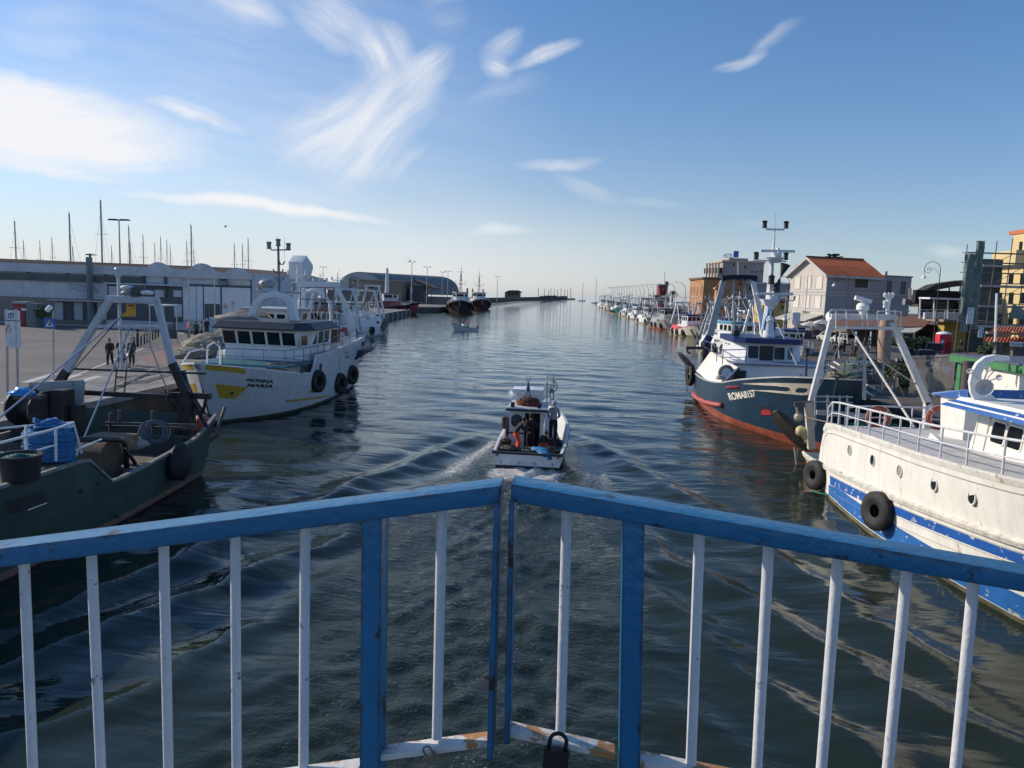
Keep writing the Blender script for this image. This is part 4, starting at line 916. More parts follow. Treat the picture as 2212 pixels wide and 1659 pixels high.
def body(pose, J_):
    if pose in BODIES: return BODIES[pose]
    names = list(J_); vs = [J_[n] for n in names]; ix = {n: i for i, n in enumerate(names)}
    rad = [RAD.get(n) or RAD[n[1:]] for n in names]
    E = [('pelvis', 'spine'), ('spine', 'chest'), ('chest', 'neck'), ('neck', 'jaw'), ('jaw', 'skull'), ('skull', 'crown')]
    for s in 'lr': E += [('chest', s+'sh'), (s+'sh', s+'el'), (s+'el', s+'wr'), (s+'wr', s+'pa'), ('pelvis', s+'hip'), (s+'hip', s+'kn'), (s+'kn', s+'an'), (s+'an', s+'to')]
    reg = []
    ed = []
    for a, b in E:
        ed.append((ix[a], ix[b])); r = 0
        if b in ('jaw', 'skull', 'crown'): r = 2
        elif b[1:] == 'pa': r = 2
        elif b[1:] in ('hip', 'kn', 'an'): r = 1
        elif b[1:] == 'to': r = 3
        reg.append((J_[a], J_[b], r))
    def addv(p, r): vs.append(p); rad.append((r, r)); return len(vs)-1
    # nose and ears
    n = addv(J_['skull']+Vector((0, .115, -.03)), .016); ed.append((ix['skull'], n))
    for s in (-1, 1): n = addv(J_['skull']+Vector((s*.098, 0, -.01)), .02); ed.append((ix['skull'], n))
    for s, sg in (('l', -1), ('r', 1)):       # hands: four unequal fingers and a thumb from the side of the palm
        w, p = J_[s+'wr'], J_[s+'pa']; d = (p-w).normalized(); side = d.cross(Vector((0, 1, 0.2))).normalized(); cur = side.cross(d).normalized()
        for k, L in enumerate((.07, .08, .075, .058)):
            b0 = p+side*(.03-.02*k)+d*.03; i0 = addv(b0, .011); ed.append((ix[s+'pa'], i0))
            i1 = addv(b0+d*L*.5+cur*.012, .0095); ed.append((i0, i1)); i2 = addv(b0+d*L*.85+cur*.035, .008); ed.append((i1, i2)); reg.append((b0, b0+d*L, 2))
        t0 = w+(p-w)*.45+cur*.03+side*.02; i0 = addv(t0, .012); ed.append((ix[s+'wr'], i0)); i1 = addv(t0+d*.04+cur*.03, .01); ed.append((i0, i1)); reg.append((t0, t0+d*.05, 2))
    me = bpy.data.meshes.new('person'); me.from_pydata([tuple(v) for v in vs], ed, []); o = bpy.data.objects.new('person', me); COL.objects.link(o)
    o.modifiers.new('skin', 'SKIN')
    if not me.skin_vertices: return None
    sk = me.skin_vertices[0].data
    for i, r in enumerate(rad): sk[i].radius = r; sk[i].use_root = False
    sk[ix['pelvis']].use_root = True
    o.modifiers['skin'].branch_smoothing = .3
    o.modifiers.new('sub', 'SUBSURF').levels = 1; o.modifiers['sub'].render_levels = 1
    bpy.context.view_layer.update()
    m2 = bpy.data.meshes.new_from_object(o.evaluated_get(bpy.context.evaluated_depsgraph_get()))
    bpy.data.objects.remove(o); bpy.data.meshes.remove(me)
    V = [v.co.copy() for v in m2.vertices]; F = [tuple(p.vertices) for p in m2.polygons]; M = []
    for f in F:
        c = sum((V[i] for i in f), Vector())/len(f); best = 9; r = 0
        for a, b, rg in reg:
            ab = b-a; t = max(0, min(1, (c-a).dot(ab)/max(ab.length_squared, 1e-6))); dd = (c-a-ab*t).length
            if dd < best: best = dd; r = rg
        if r == 1 and c.z > J_['pelvis'].z+.0: r = 0
        M.append(r)
    bpy.data.meshes.remove(m2)
    mb = MB(); mb.v = [tuple(v) for v in V]; mb.f = F; mb.m = M
    mb.c = 4; sk_ = J_['skull']
    for s in (-1, 1): mb.blob(sk_+Vector((s*.034, .088, .005)), (.013, .01, .009), 6, 4, 0)
    mb.c = 5; mb.box(sk_+Vector((0, .083, -.075)), (.045, .012, .01))
    o = mb.build('person', [WHP]*6, None, smooth=True); BODIES[pose] = (o.data, J_); bpy.data.objects.remove(o)
    return BODIES[pose]
POSES = {
 'stand': J(), 'back_hands': J(lel=(-.26, -.08, 1.13), lwr=(-.2, .12, .98), lpa=(-.15, .18, .98), rel=(.26, -.08, 1.13), rwr=(.2, .12, .98), rpa=(.15, .18, .98)),
 'walk': J(rkn=(.1, .18, .52), ran=(.1, .16, .1), rto=(.11, .31, .06), lkn=(-.1, -.04, .5), lan=(-.1, -.28, .14), lto=(-.11, -.14, .05), lel=(-.25, .08, 1.14), lwr=(-.24, .26, 1.), lpa=(-.23, .32, .96), rel=(.25, -.16, 1.15), rwr=(.25, -.14, .92), rpa=(.25, -.12, .85)),
 'push': J(lel=(-.24, .08, 1.15), lwr=(-.18, .3, 1.06), lpa=(-.16, .37, 1.04), rel=(.24, .08, 1.15), rwr=(.18, .3, 1.06), rpa=(.16, .37, 1.04), rkn=(.1, .14, .52), ran=(.1, .1, .1), rto=(.11, .25, .05), lan=(-.1, -.2, .12), lto=(-.1, -.06, .05)),
 'sit': J(lkn=(-.13, .42, .93), lan=(-.14, .44, .5), lto=(-.15, .58, .45), rkn=(.13, .42, .93), ran=(.14, .44, .5), rto=(.15, .58, .45), lel=(-.24, .08, 1.16), lwr=(-.16, .3, 1.08), lpa=(-.13, .36, 1.05), rel=(.24, .08, 1.16), rwr=(.16, .3, 1.08), rpa=(.13, .36, 1.05)),
 'bend': J(spine=(0, .08, 1.12), chest=(0, .2, 1.27), neck=(0, .29, 1.38), jaw=(0, .37, 1.43), skull=(0, .4, 1.53), crown=(0, .41, 1.6), lsh=(-.175, .24, 1.34), rsh=(.175, .24, 1.34), lel=(-.22, .36, 1.1), rel=(.22, .36, 1.1), lwr=(-.12, .5, .98), rwr=(.12, .5, .98), lpa=(-.1, .57, .96), rpa=(.1, .57, .96), lkn=(-.13, .2, .52), rkn=(.13, .2, .52), lan=(-.14, .0, .09), ran=(.14, .0, .09), lto=(-.15, .15, .04), rto=(.15, .15, .04)),
 'crouch': J(pelvis=(0, 0, .5), spine=(0, .1, .68), chest=(0, .22, .84), neck=(0, .33, .94), jaw=(0, .41, .97), skull=(0, .45, 1.06), crown=(0, .45, 1.12), lsh=(-.175, .26, .9), rsh=(.175, .26, .9), lel=(-.25, .42, .72), rel=(.25, .42, .72), lwr=(-.12, .58, .7), rwr=(.12, .58, .7), lpa=(-.1, .65, .69), rpa=(.1, .65, .69), lhip=(-.11, .02, .46), rhip=(.11, .02, .46), lkn=(-.22, .36, .52), rkn=(.22, .36, .52), lan=(-.2, .08, .1), ran=(.2, .08, .1), lto=(-.22, .25, .04), rto=(.22, .25, .04)),
}
CLO = {}
def cloth(c):
    k = 'cloth %.3f %.3f %.3f' % c
    return mat(k, c, .85, var=.25, scale=9, bump=.25)
def person(label, loc, face, pose='stand', top=(.03, .03, .035), low=(.03, .03, .04), shoe=(.02, .02, .02), hair=(.02, .014, .01), hood=None, cap=None, s=1., group=None, bag=None):
    """face: heading in degrees, 0 looks along +Y, 90 looks along -X"""
    me, J_ = body(pose, POSES[pose])
    o = bpy.data.objects.new('person', me); COL.objects.link(o)
    o.location = loc; o.rotation_euler = (0, 0, math.radians(face)); o.scale = (s, s, s)
    tag(o, label, 'person', group)
    mats = [cloth(top), cloth(low), SKIN, cloth(shoe), HAIR, mat('lips', (.25, .08, .07), .5)]
    for i, m in enumerate(mats): o.material_slots[i].link = 'OBJECT'; o.material_slots[i].material = m
    sk = J_['skull']; mb = MB()
    rows = []
    cover = hood or cap or hair
    big = 1.28 if hood else (1.12 if cap else 1.08)
    for i in range(9):
        ph = PI/2-PI*i/8*.78; row = []
        for j in range(16):
            t = 2*PI*j/16; y = math.sin(t)
            zz = math.sin(ph); fr = max(0, y)*(1 if zz < .35 else 0)
            q = Vector((math.cos(ph)*math.cos(t)*.088*big, math.cos(ph)*y*(.104 if y < 0 else .104*(1-.75*fr))*big, zz*.105*big+.012))
            row.append(sk+q)
        rows.append(row)
    mb.loft(rows, True)
    if hood: mb.blob(J_['neck']+Vector((0, -.06, -.0)), (.12, .1, .09), 10, 6, 0)
    h = mb.build('hood' if hood else ('cap' if cap else 'hair'), cloth(hood) if hood else (cloth(cap) if cap else cloth(hair)), o, smooth=True, world=False)
    if bag: MB().box((.0, -.2, 1.22), (.3, .16, .42)).build('backpack', cloth(bag), o, bevel=.04, world=False)
    return o
# ================================================================== small open fishing boat (centre)
def centre_boat():
    cx = -2.05
    t = thing('small_fishing_boat', 'small white open fishing boat motoring away down the canal', 'fishing boat', (cx, 35, 0))
    T = lambda v: Vector((cx-v.y+.02*(v.x-31), v.x, v.z))
    sh = lambda u: sm([0, .3, .6, 1], [.72, .78, 1.0, 1.5], u)
    H = Hull(31.3, 39.6, [0, .3, .6, .85, 1], [1.31, 1.42, 1.3, .7, .03], [1.42, 1.52, 1.45, .95, .05], sh, rb=.5, rs=-.03, deck=lambda u: .16+.3*max(0, u-.7))
    WB_ = mat('small boat white paint', (.68, .68, .68), .5, var=.08, streak=.25)
    H.shell(T, t, [mat('black boot paint', (.02, .02, .022), .6), WB_], .14, 30)
    H.bulwark(T, t, WB_, 30, .09); H.deck(T, t, mat('grey deck paint', (.22, .23, .24), .8, var=.3), 30)
    mb = MB(T)
    rows = []
    for side in (1, -1):
        rows = []
        for i in range(31):
            u = i/30; z = sh(u); h = H.half(u, z)
            rows.append([Vector((H.X(u, z), side*(h+.035), z-.10)), Vector((H.X(u, z), side*(h+.055), z-.07)), Vector((H.X(u, z), side*(h+.055), z-.02)), Vector((H.X(u, z), side*(h+.03), z-.0))])
        mb.loft(rows)
    mb.bar((H.X(0, .68)-.02, 1.47, .66), (H.X(0, .68)-.02, -1.47, .66), .05, .09)
    mb.build('rubbing_strake', BLM, t)
    mb = MB(T)
    for y in (-1.05, -.3, .35, 1.1): mb.lathe([(0, 0), (.03, .005), (.03, .02), (0, .02)], (31.27, y, .3-.02*abs(y)), 8, (-1, 0, 0)); mb.box((31.275, y, .24), (.01, .012, .1))
    mb.build('scupper', BLM, t)
    mb = MB(T)
    for y in (-1.27, 1.27): mb.box((31.25, y, .56), (.02, .1, .07))
    mb.build('hull_fitting', DST, t)
    mb = MB(T); H.strip(mb, [.2+.06*i for i in range(10)], lambda u: sh(u)-.42, lambda u: sh(u)-.36, -1, .01); mb.build('waterline_stripe', mat('sky blue stripe', (.06, .35, .5), .5), t)
    # cabin
    x0, x1, y0, y1, z0, z1 = -3.12, -1.62, 34.2, 37.2, .18, 2.04
    mb = MB(); mb.loft([[(x0, y0, z), (x0, y1, z), (x1, y1, z), (x1, y0, z)] for z in (z0, z1)], True)
    # aft wall with a door opening on the right
    dx0, dx1, dz = -2.42, -1.72, 1.92
    mb = MB(); mb.lh((x0, y0, z0), (dx0, y0+.05, z1)); mb.lh((dx1, y0, z0), (x1, y0+.05, z1)); mb.lh((dx0, y0, dz), (dx1, y0+.05, z1))
    mb.lh((x0, y0+.05, z0), (x0+.05, y1, z1)); mb.lh((x1-.05, y0+.05, z0), (x1, y1, z1)); mb.lh((x0+.05, y1-.05, z0), (x1-.05, y1, z1))
    mb.build('cabin', WB_, t)
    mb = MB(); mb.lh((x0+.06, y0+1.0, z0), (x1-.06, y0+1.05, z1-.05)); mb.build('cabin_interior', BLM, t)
    mb = MB(); mb.lh((x0-.0, y0-.02, .95), (dx0, y0-.001, 1.02)); mb.build('cabin_trim', BLM, t)
    win(t, (-2.78, y0, 1.55), (1, 0, 0), (0, 0, 1), .44, .52, BLM, GLB, .2, .03)
    for y in (34.9, 35.9): win(t, (x1, y, 1.6), (0, 1, 0), (0, 0, 1), .5, .4, WHP, GLB, .06, .04)
    mb = MB(); mb.hexa([(x0-.14, y0-.2, z1), (x1+.22, y0-.2, z1), (x1+.2, y1+.2, z1), (x0-.12, y1+.2, z1), (x0-.1, y0-.16, z1+.13), (x1+.18, y0-.16, z1+.1), (x1+.16, y1+.16, z1+.1), (x0-.1, y1+.16, z1+.13)]); mb.build('cabin_roof', mat('grey white roof', (.55, .55, .56), .5, var=.2), t, bevel=.03)
    mb = MB(); mb.bar((x0-.16, y0-.215, z1+.03), (x1+.24, y0-.215, z1+.02), .05, .09); mb.build('roof_trim', BLM, t)
    for x in (-2.98, -1.78): mb = MB(); mb.box((x, y0-.05, z1+.24), (.17, .12, .22)); mb.build('work_lamp', BLM, t, bevel=.01)
    mb = MB(); c = Vector((-2.35, 34.75, z1+.12))
    for k in range(3): a = 2.2*k+.4; mb.tube([c+Vector((.28*math.cos(a), .25*math.sin(a), 0)), c+Vector((0, 0, .85))], .022, 6)
    mb.lathe([(.05, 0), (.09, .05), (.06, .2), (.04, .32)], c+Vector((0, 0, .72)), 8)
    for k in range(4): mb.tube([c+Vector((0, 0, 1)), c+Vector((-.15+.1*k, 0, 1.35+.05*(k % 2)))], .008, 4)
    mb.build('light_tripod', BLM, t)
    # net hauler wheel
    mb = MB(); c = Vector((-1.36, 35.9, z1+.85)); mb.torus(c+Vector((0, 0, .1)), .3, .025, (.3, 1, 0), 20, 6); mb.torus(c+Vector((.05, .1, -.35)), .22, .03, (1, .5, 0), 16, 6); mb.lathe([(.16, -.12), (.06, 0), (.16, .12)], c+Vector((.03, 0, -.1)), 12, (1, .2, 0))
    for a in range(5): mb.tube([c+Vector((0, 0, .1)), c+Vector((.28*math.cos(a*1.256), -.05, .1+.28*math.sin(a*1.256)))], .014, 5)
    mb.tube([c+Vector((.12, .0, .55)), c+Vector((.16, 0, -.9)), c+Vector((.12, 0, -1.9))], .03, 6); mb.tube([c+Vector((-.2, .1, .55)), c+Vector((-.16, .1, -.85))], .03, 6); mb.tube([c+Vector((-.2, .1, .5)), c+Vector((.12, 0, .55))], .025, 6); mb.tube([c+Vector((-.35, .1, -.2)), c+Vector((-.2, .1, .5))], .02, 6)
    mb.build('net_hauler', STL, t)
    return t
centre_boat()
# loose gear aboard
t = thing('fish_crate', 'white plastic fish crate wrapped in film on the small boat cabin roof', 'crate', (-2.42, 36, 2.17))
mb = MB(); c = Vector((-2.42, 36., 2.3)); w, d, h = .72, .55, .4
for sx_, sy, ww, dd in ((0, -1, w*2, .04), (0, 1, w*2, .04), (-1, 0, .04, d*2-.04), (1, 0, .04, d*2-.04)):
    mb.box(c+Vector((sx_*(w-.02), sy*(d-.02), .1)), (ww, dd, h*.5)); mb.box(c+Vector((sx_*(w-.02), sy*(d-.02), .45)), (ww, dd, .1)); k = 9 if sx_ == 0 else 6
    for i in range(k): q = (i+.5)/k*2-1; mb.box(c+Vector((sx_*(w-.02)+(q*w if sx_ == 0 else 0), sy*(d-.02)+(q*d if sy == 0 else 0), .36)), (.07, .04, .14) if sx_ == 0 else (.04, .07, .14))
mb.box(c+Vector((0, 0, .5)), (w*2, d*2, .05)); mb.build('crate', PLAS, t, bevel=.01)
mb = MB(); mb.blob(c+Vector((0, 0, .2)), (.92, .68, .42), 22, 10, .14, 3, 2, .2); m = bpy.data.materials.new('clear film'); m.use_nodes = True; b_ = m.node_tree.nodes['Principled BSDF']; b_.inputs['Base Color'].default_value = (.9, .9, .92, 1); b_.inputs['Alpha'].default_value = .28; b_.inputs['Roughness'].default_value = .25
mb.build('plastic_film', m, t, smooth=True)
netpile('net_heap', 'dark red net heap on the small boat cabin roof', [((-2.3, 35.0, 2.2), (.55, .4, .3))], mat('dark red netting', (.2, .04, .025), .9, var=.5, scale=14, bump=1.), 'gear on the small boat', 10, NETB, 5)
def tub(x, y, z, r, h, label, fill):
    t = thing('net_tub', label, 'tub', (x, y, z), 'net tubs on the small boat'); mb = MB(); mb.lathe([(r*.85, 0), (r, h), (r*1.06, h), (r*1.06, h+.04), (r*.95, h+.04), (r*.9, h*.6), (0, h*.6)], (x, y, z), 20); mb.build('tub', BLM, t, smooth='auto')
    mb = MB(); mb.blob((x, y, z+h*.9), (r*.9, r*.9, .16), 14, 8, .35, 2, int(x*10), .5); mb.c = 1
    rr = random.Random(int(x*31+y*7))
    for k in range(12):
        p = [(x+rr.uniform(-r, r)*.8, y+rr.uniform(-r, r)*.8, z+h+rr.uniform(0, .14)) for _ in range(5)]; mb.tube(p, .012, 4)
    mb.build('net', [fill, NETB], t, smooth=True)
tub(-2.92, 32.15, .18, .42, .5, 'black tub heaped with net at the left of the small boat stern', NETG)
tub(-1.2, 32.4, .18, .48, .52, 'wide black tub of dark net at the right of the small boat stern', mat('dark netting', (.03, .03, .03), .95, bump=1.))
tub(-2.05, 32.2, .18, .4, .45, 'low black tub in the middle of the small boat stern', NETG)
tub(-3.15, 33.5, .3, .22, .4, 'tangle of brown line in a small tub beside the cabin', NETB)
tub(-3.4, 35.6, .6, .2, .75, 'tall black bucket standing outside the left cabin wall', mat('dark netting', (.03, .03, .03), .95, bump=1.))
tub(-1.1, 34.0, .18, .42, .55, 'black tub in front of the man in the grey hoodie', mat('dark netting', (.03, .03, .03), .95, bump=1.))
mb = MB(); a = [(-1.95, 32.0, .78), (-1.5, 31.9, .85), (-1.2, 31.5, .8), (-1.02, 31.22, .52), (-1.35, 31.22, .55), (-1.7, 31.6, .74)]
mb.loft([[Vector(p)+Vector((0, 0, .03)) for p in (a[0], a[1], a[2], a[3])], [Vector(a[0])+Vector((.1, -.2, .1)), Vector(a[1])+Vector((.02, -.2, .07)), Vector(a[2])+Vector((-.1, -.1, .1)), Vector(a[3])+Vector((-.1, -.03, .12))], [Vector(p) for p in (a[0], a[5], a[5], a[4])]])
mb.blob((-1.6, 31.8, .76), (.3, .16, .07), 18, 8, .7, 4, 2); mb.blob((-1.12, 31.3, .58), (.13, .07, .13), 14, 8, .7, 4, 5)
tag(mb.build('tarpaulin', mat('bright blue tarp', (.015, .17, .38), .5, var=.4, scale=8, bump=.4), None, smooth=True), 'crumpled bright blue tarpaulin over the small boat transom', 'tarpaulin')
GREY = (.36, .36, .38)
person('person in a grey hoodie standing with back turned at the right of the small boat', (-1.14, 34.9, .62), 5, 'back_hands', GREY, (.012, .012, .016), hood=GREY, s=1.02)
person('person in a dark jacket and orange trousers bending over in the small boat', (-2.72, 32.95, .3), -75, 'bend', (.02, .022, .022), (.85, .09, .02), (.85, .09, .02), cap=(.02, .02, .022), s=.98)
person('person in black standing in the small boat cabin doorway', (-2.1, 33.75, .22), 20, 'back_hands', (.012, .012, .014), (.014, .014, .016), cap=(.012, .012, .012), s=1.0)
person('crouching person in orange waterproofs behind the blue tarpaulin', (-1.62, 32.75, .5), -50, 'crouch', (.02, .02, .02), (.85, .09, .02), (.85, .09, .02), cap=(.015, .015, .015), s=.72)
c2 = lambda x, y: ((2500+x*.28933)/1.736, (800+y*.28933)/1.736)
cG = lambda x, y: ((2900+x*.42495)/1.736, (1100+y*.42495)/1.736)
# ================================================================== dark blue trawler (right)
def blue_trawler():
    t = thing('fishing_trawler', 'dark blue trawler ROMA8157 with a cream flame stripe and tall white mast', 'fishing boat', (12.2, 49, 0), 'trawlers moored along the right quay')
    T, Ti = TI(12.2)
    def sheer(u): return sm([37, 38, 39.4, 41, 44, 47.4, 52, 59.5], [3.8, 3.74, 3.6, 3.35, 2.85, 2.3, 1.92, 1.72], 59.3-u*21.3)
    H = Hull(-59.2, -39.0, [0, .2, .505, .73, .9, .96, 1], [3.5, 3.75, 3.68, 2.72, 1.3, .6, .03], [3.6, 3.8, 3.72, 3.3, 2.2, 1.2, .05], sheer, rb=.33, rs=-.08, deck=lambda u: 1.2+1.4*max(0, u-.5))
    BH = mat('dark teal blue hull paint', (.010, .037, .07), .42, var=.35, scale=.9, streak=.45, rust=.12, rustcol=(.12, .06, .03))
    H.shell(T, t, [mat('orange red boot paint', (.27, .055, .028), .7, var=.45, scale=2.5, streak=.5, rust=.5, rustcol=(.2, .1, .04)), BH], .42, 46)
    H.bulwark(T, t, mat('pale cap rail', (.42, .44, .46), .6, var=.3), 46, .14); H.deck(T, t, mat('grey blue deck', (.16, .19, .22), .8, var=.3), 46)
    mb = MB(T)
    H.patch(mb, [c5(*p) for p in ((925, 715), (1100, 708), (1300, 708), (1640, 716), (1720, 722))], [c5(*p) for p in ((925, 718), (1100, 730), (1300, 742), (1640, 770), (1720, 752))], Ti, -1, 26)
    H.patch(mb, [c5(*p) for p in ((1040, 783), (1200, 783), (1380, 796), (1440, 782), (1470, 770))], [c5(*p) for p in ((1045, 788), (1200, 802), (1380, 822), (1440, 826), (1490, 832))], Ti, -1, 22)
    H.patch(mb, [c5(*p) for p in ((1300, 742), (1400, 748), (1440, 775))], [c5(*p) for p in ((1301, 745), (1400, 752), (1436, 790))], Ti, -1, 6)
    H.patch(mb, [c5(*p) for p in ((1400, 742), (1480, 738), (1540, 730))], [c5(*p) for p in ((1438, 800), (1462, 790), (1470, 790))], Ti, -1, 10)
    H.patch(mb, [c5(*p) for p in ((1460, 795), (1500, 810), (1560, 812), (1600, 795))], [c5(*p) for p in ((1480, 832), (1540, 836), (1600, 834), (1650, 828))], Ti, -1, 12)
    H.patch(mb, [c5(*p) for p in ((1560, 728), (1610, 725), (1720, 722))], [c5(*p) for p in ((1602, 760), (1608, 775), (1612, 800))], Ti, -1, 8)
    H.patch(mb, [c5(*p) for p in ((1600, 770), (1640, 760))], [c5(*p) for p in ((1600, 834), (1650, 828))], Ti, -1, 5)
    mb.build('painted_flame', mat('cream stripe paint', (.62, .55, .44), .5, var=.12, peel=((.2, .15, .1), .7, 6.)), t)
    mb = MB(T); H.lettering(mb, 'ROMA8157', c5(770, 812), c5(1046, 778), c5(1072, 850), c5(798, 892), Ti, -1, bold=.035); mb.build('registration', mat('cream lettering', (.72, .68, .6), .5), t)
    mb = MB(T); rr = random.Random(3)
    for k in range(10):
        a = c5(757+13*k, 742+1.5*math.sin(k)); b = c5(768+13*k, 772-.8*k)
        p, q = H.hit(*a, Ti, -1, .02), H.hit(*b, Ti, -1, .02); r = H.hit(*c5(768+13*k, 745), Ti, -1, .02)
        if p and q and r: mb.tube([p, q, r], .035, 4)
    mb.build('faded_name', RED, t)
    mb = MB(T); H.patch(mb, [c5(1090, 946), c5(1215, 954)], [c5(1118, 1040), c5(1230, 1044)], Ti, -1, 6); mb.build('anchor_pocket', BLM, t)
    mb = MB(T); H.patch(mb, [c5(1125, 1000), c5(1160, 980), c5(1222, 995)], [c5(1122, 1038), c5(1160, 1040), c5(1228, 1040)], Ti, -1, 6, eps=.03); mb.build('anchor', RED, t)
    # rolled red fender bar along the quarter
    pts = [H.hit(*c5(*p), Ti, -1, .12) for p in ((430, 828), (480, 872), (560, 908), (650, 930), (728, 940))]
    MB(T).tube([p for p in pts if p], .15, 10).build('rubbing_bar', mat('faded red fender', (.45, .1, .08), .6, var=.3), t, smooth=True)
    p = H.hit(*c5(405, 735), Ti, -1, .22) or Vector((-59, -3.9, 1.3))
    tyre('t', t, T(Vector((p.x, p.y, 1.55))), (-1, -.1, 0), .62, .22)
    # quarter bulwark board
    q = [(8.5, 57.6, 2.0), (8.95, 54.6, 3.66), (9.35, 51, 3.62), (9.75, 48.1, 3.4), (8.62, 47.7, 2.22), (8.45, 52, 1.9)]
    mb = MB(); mb.extr(q, (.1, 0, 0)); mb.build('quarter_board', mat('cream board paint', (.8, .76, .68), .5, var=.08, streak=.25), t)
    mb = MB(); mb.lh((14.9, 48.2, 2), (15.0, 57, 3.4)); mb.build('quarter_board', WHT, t)
    # lower house
    mb = MB(); mb.lh((9.75, 48.2, 1.2), (14.9, 56.5, 3.36)); mb.build('lower_house', WHT, t)
    mb = MB(); mb.lh((9.3, 48.0, 3.37), (15.1, 57, 3.47)); mb.build('boat_deck', mat('blue grey deck paint', (.12, .17, .27), .5), t)
    def pf(x, y, Y=48.14): return at(*c5(x, y), Y)
    a, b = pf(835, 575), pf(955, 660); MB().lh((a.x, 48.12, b.z), (b.x, 48.19, a.z)).build('doorway', BLM, t)
    for (xa, ya, xb_, yb) in ((975, 580, 1100, 650), (1390, 600, 1515, 665)):
        a, b = pf(xa, ya), pf(xb_, yb); MB().lh((a.x, 48.14, b.z), (b.x, 48.19, a.z)).build('hatch_door', WHT, t, bevel=.03)
    c = pf(755, 602, 48.1); mb = MB(); mb.torus(c, .4, .1, (0, 1, 0), 24, 8); mb.build('lifebuoy', mat('grey lifebuoy', (.22, .2, .2), .7), t, smooth=True)
    MB().lathe([(0, 0), (.3, 0), (.3, .05), (0, .05)], c, 20, (0, -1, 0)).build('lifebuoy_disc', WHT, t)
    mb = MB(); 
    for k in range(4): mb.torus(pf(690, 640+8*k, 48), .2, .05, (0, .2, 1), 14, 5)
    mb.build('rope_coil', ROPW, t, smooth=True)
    # wheelhouse
    yb = 50.8
    fl = [(10.62, yb), (13.75, yb), (14.1, yb+.6), (14.1, yb+4.3), (9.9, yb+4.3), (9.9, yb+1.1)]
    mb = MB(); mb.loft([[(x-(.12 if x < 12 else -.05), y-.15, 3.47) for x, y in fl], [(x, y, 4.62) for x, y in fl]], True); mb.build('wheelhouse', WHT, t)
    for xa, xb_, ya, yb2, m_ in ((985, 1085, 322, 455, GLS), (1255, 1355, 338, 470, GLS), (1392, 1436, 342, 470, GLB)):
        a, b = at(*c5(xa, ya), yb-.07), at(*c5(xb_, yb2), yb-.07); win(t, ((a.x+b.x)/2, yb-.105, (a.z+b.z)/2), (1, 0, 0), (0, .12, 1), b.x-a.x, a.z-b.z, WHT, m_, .1, .04)
    a, b = at(*c5(1108, 322), yb-.1), at(*c5(1232, 475), yb-.1); MB().lh((a.x, yb-.2, b.z), (b.x, yb-.06, a.z)).build('open_hatch', BLM, t)
    d = Vector((fl[0][0]-fl[5][0], fl[0][1]-fl[5][1], 0)).normalized()
    win(t, Vector((10.26, yb+.52, 4.02)), d, (0, 0, 1), .72, .72, WHT, GLB, .1, .04)
    for k in range(2): win(t, (9.88, yb+2.+k*1.1, 4.05), (0, -1, 0), (0, 0, 1), .7, .7, WHT, GLS, .08, .04)
    mb = MB(); ro = [(9.75, yb+.1), (10.4, yb-.6), (13.8, yb-.5), (14.1, yb), (14.1, yb+4.8), (9.7, yb+4.8)]
    mb.loft([[(x, y, 4.6) for x, y in ro], [(x*1., y-.06, 4.95) for x, y in ro]], True); mb.add([(x, y-.06, 4.95) for x, y in ro], [tuple(range(6))]); mb.add([(x, y, 4.6) for x, y in ro], [tuple(range(6))]); mb.build('wheelhouse_roof', NAVY, t)
    # mast
    def pm(x, y, Y=53.6): return at(*c2(x, y), Y)
    seg = [(1600, 1275, 125), (1040, 1332, 88), (620, 1365, 56), (190, 1406, 14)]; rows = []
    for y, x, w in seg:
        c = pm(x, y); h = w*.28933/1.736/FPX*53.6/2; rows.append([c+Vector((-h, -h*.3, 0)), c+Vector((-h*.3, -h, 0)), c+Vector((h*.6, -h*.8, 0)), c+Vector((h, h*.2, 0)), c+Vector((0, h, 0))])
    rows[0] = [Vector((p.x, p.y, 4.94)) for p in rows[0]]
    mb = MB(); mb.loft(rows, True); mb.add(rows[-1], [tuple(range(5))]); mb.build('mast', WHP, t, smooth='auto')
    for (xa, xb_, ya, yb2), (rx0, rx1, ry), (dx, dy) in (((1225, 1440, 1110, 1200), (1160, 1640, 1040), (1385, 1100)), ((1290, 1485, 570, 640), (1215, 1662, 485), (1440, 545))):
        a, b = pm(xa, ya), pm(xb_, yb2); mb = MB(); mb.hexa([(a.x+.25, 53.3, b.z), (b.x-.1, 53.3, b.z), (b.x-.1, 54.1, b.z), (a.x+.25, 54.1, b.z), (a.x, 53., a.z), (b.x, 53., a.z), (b.x, 54.3, a.z), (a.x, 54.3, a.z)]); mb.build('mast_platform', WHP, t, bevel=.02)
        c = pm(dx, dy, 53.2); mb = MB(); mb.lathe([(.2, -.25), (.26, -.1), (.25, .15), (.12, .3), (.08, .5)], c, 12)
        a, b = pm(rx0, ry, 53.2), pm(rx1, ry+8, 53.2); mb.bar(a, b, .16, .17); mb.build('radar', WHP, t, bevel=.02)
    mb = MB(); mb.tube([pm(1285, 205), pm(1520, 212)], .07, 6); mb.tube([pm(1120, 610), pm(1200, 605)], .05, 6); mb.tube([pm(1150, 607), pm(1550, 622)], .05, 6); mb.build('mast_yard', WHP, t)
    mb = MB()
    for x, y in ((1268, 190), (1545, 198), (1541, 605), (1157, 595)): navlight(mb, pm(x, y), 1.35)
    mb.build('navigation_light', BLM, t)
    MB().tube([pm(1402, 190), pm(1408, -10)], .015, 5).build('whip_antenna', STL, t)
    c = pm(1358, 860, 53.0); MB().lathe([(.2, -.3), (.24, -.25), (.2, -.2), (.2, .15), (.24, .2), (.1, .32), (0, .34)], c, 10).build('lantern', BLM, t)
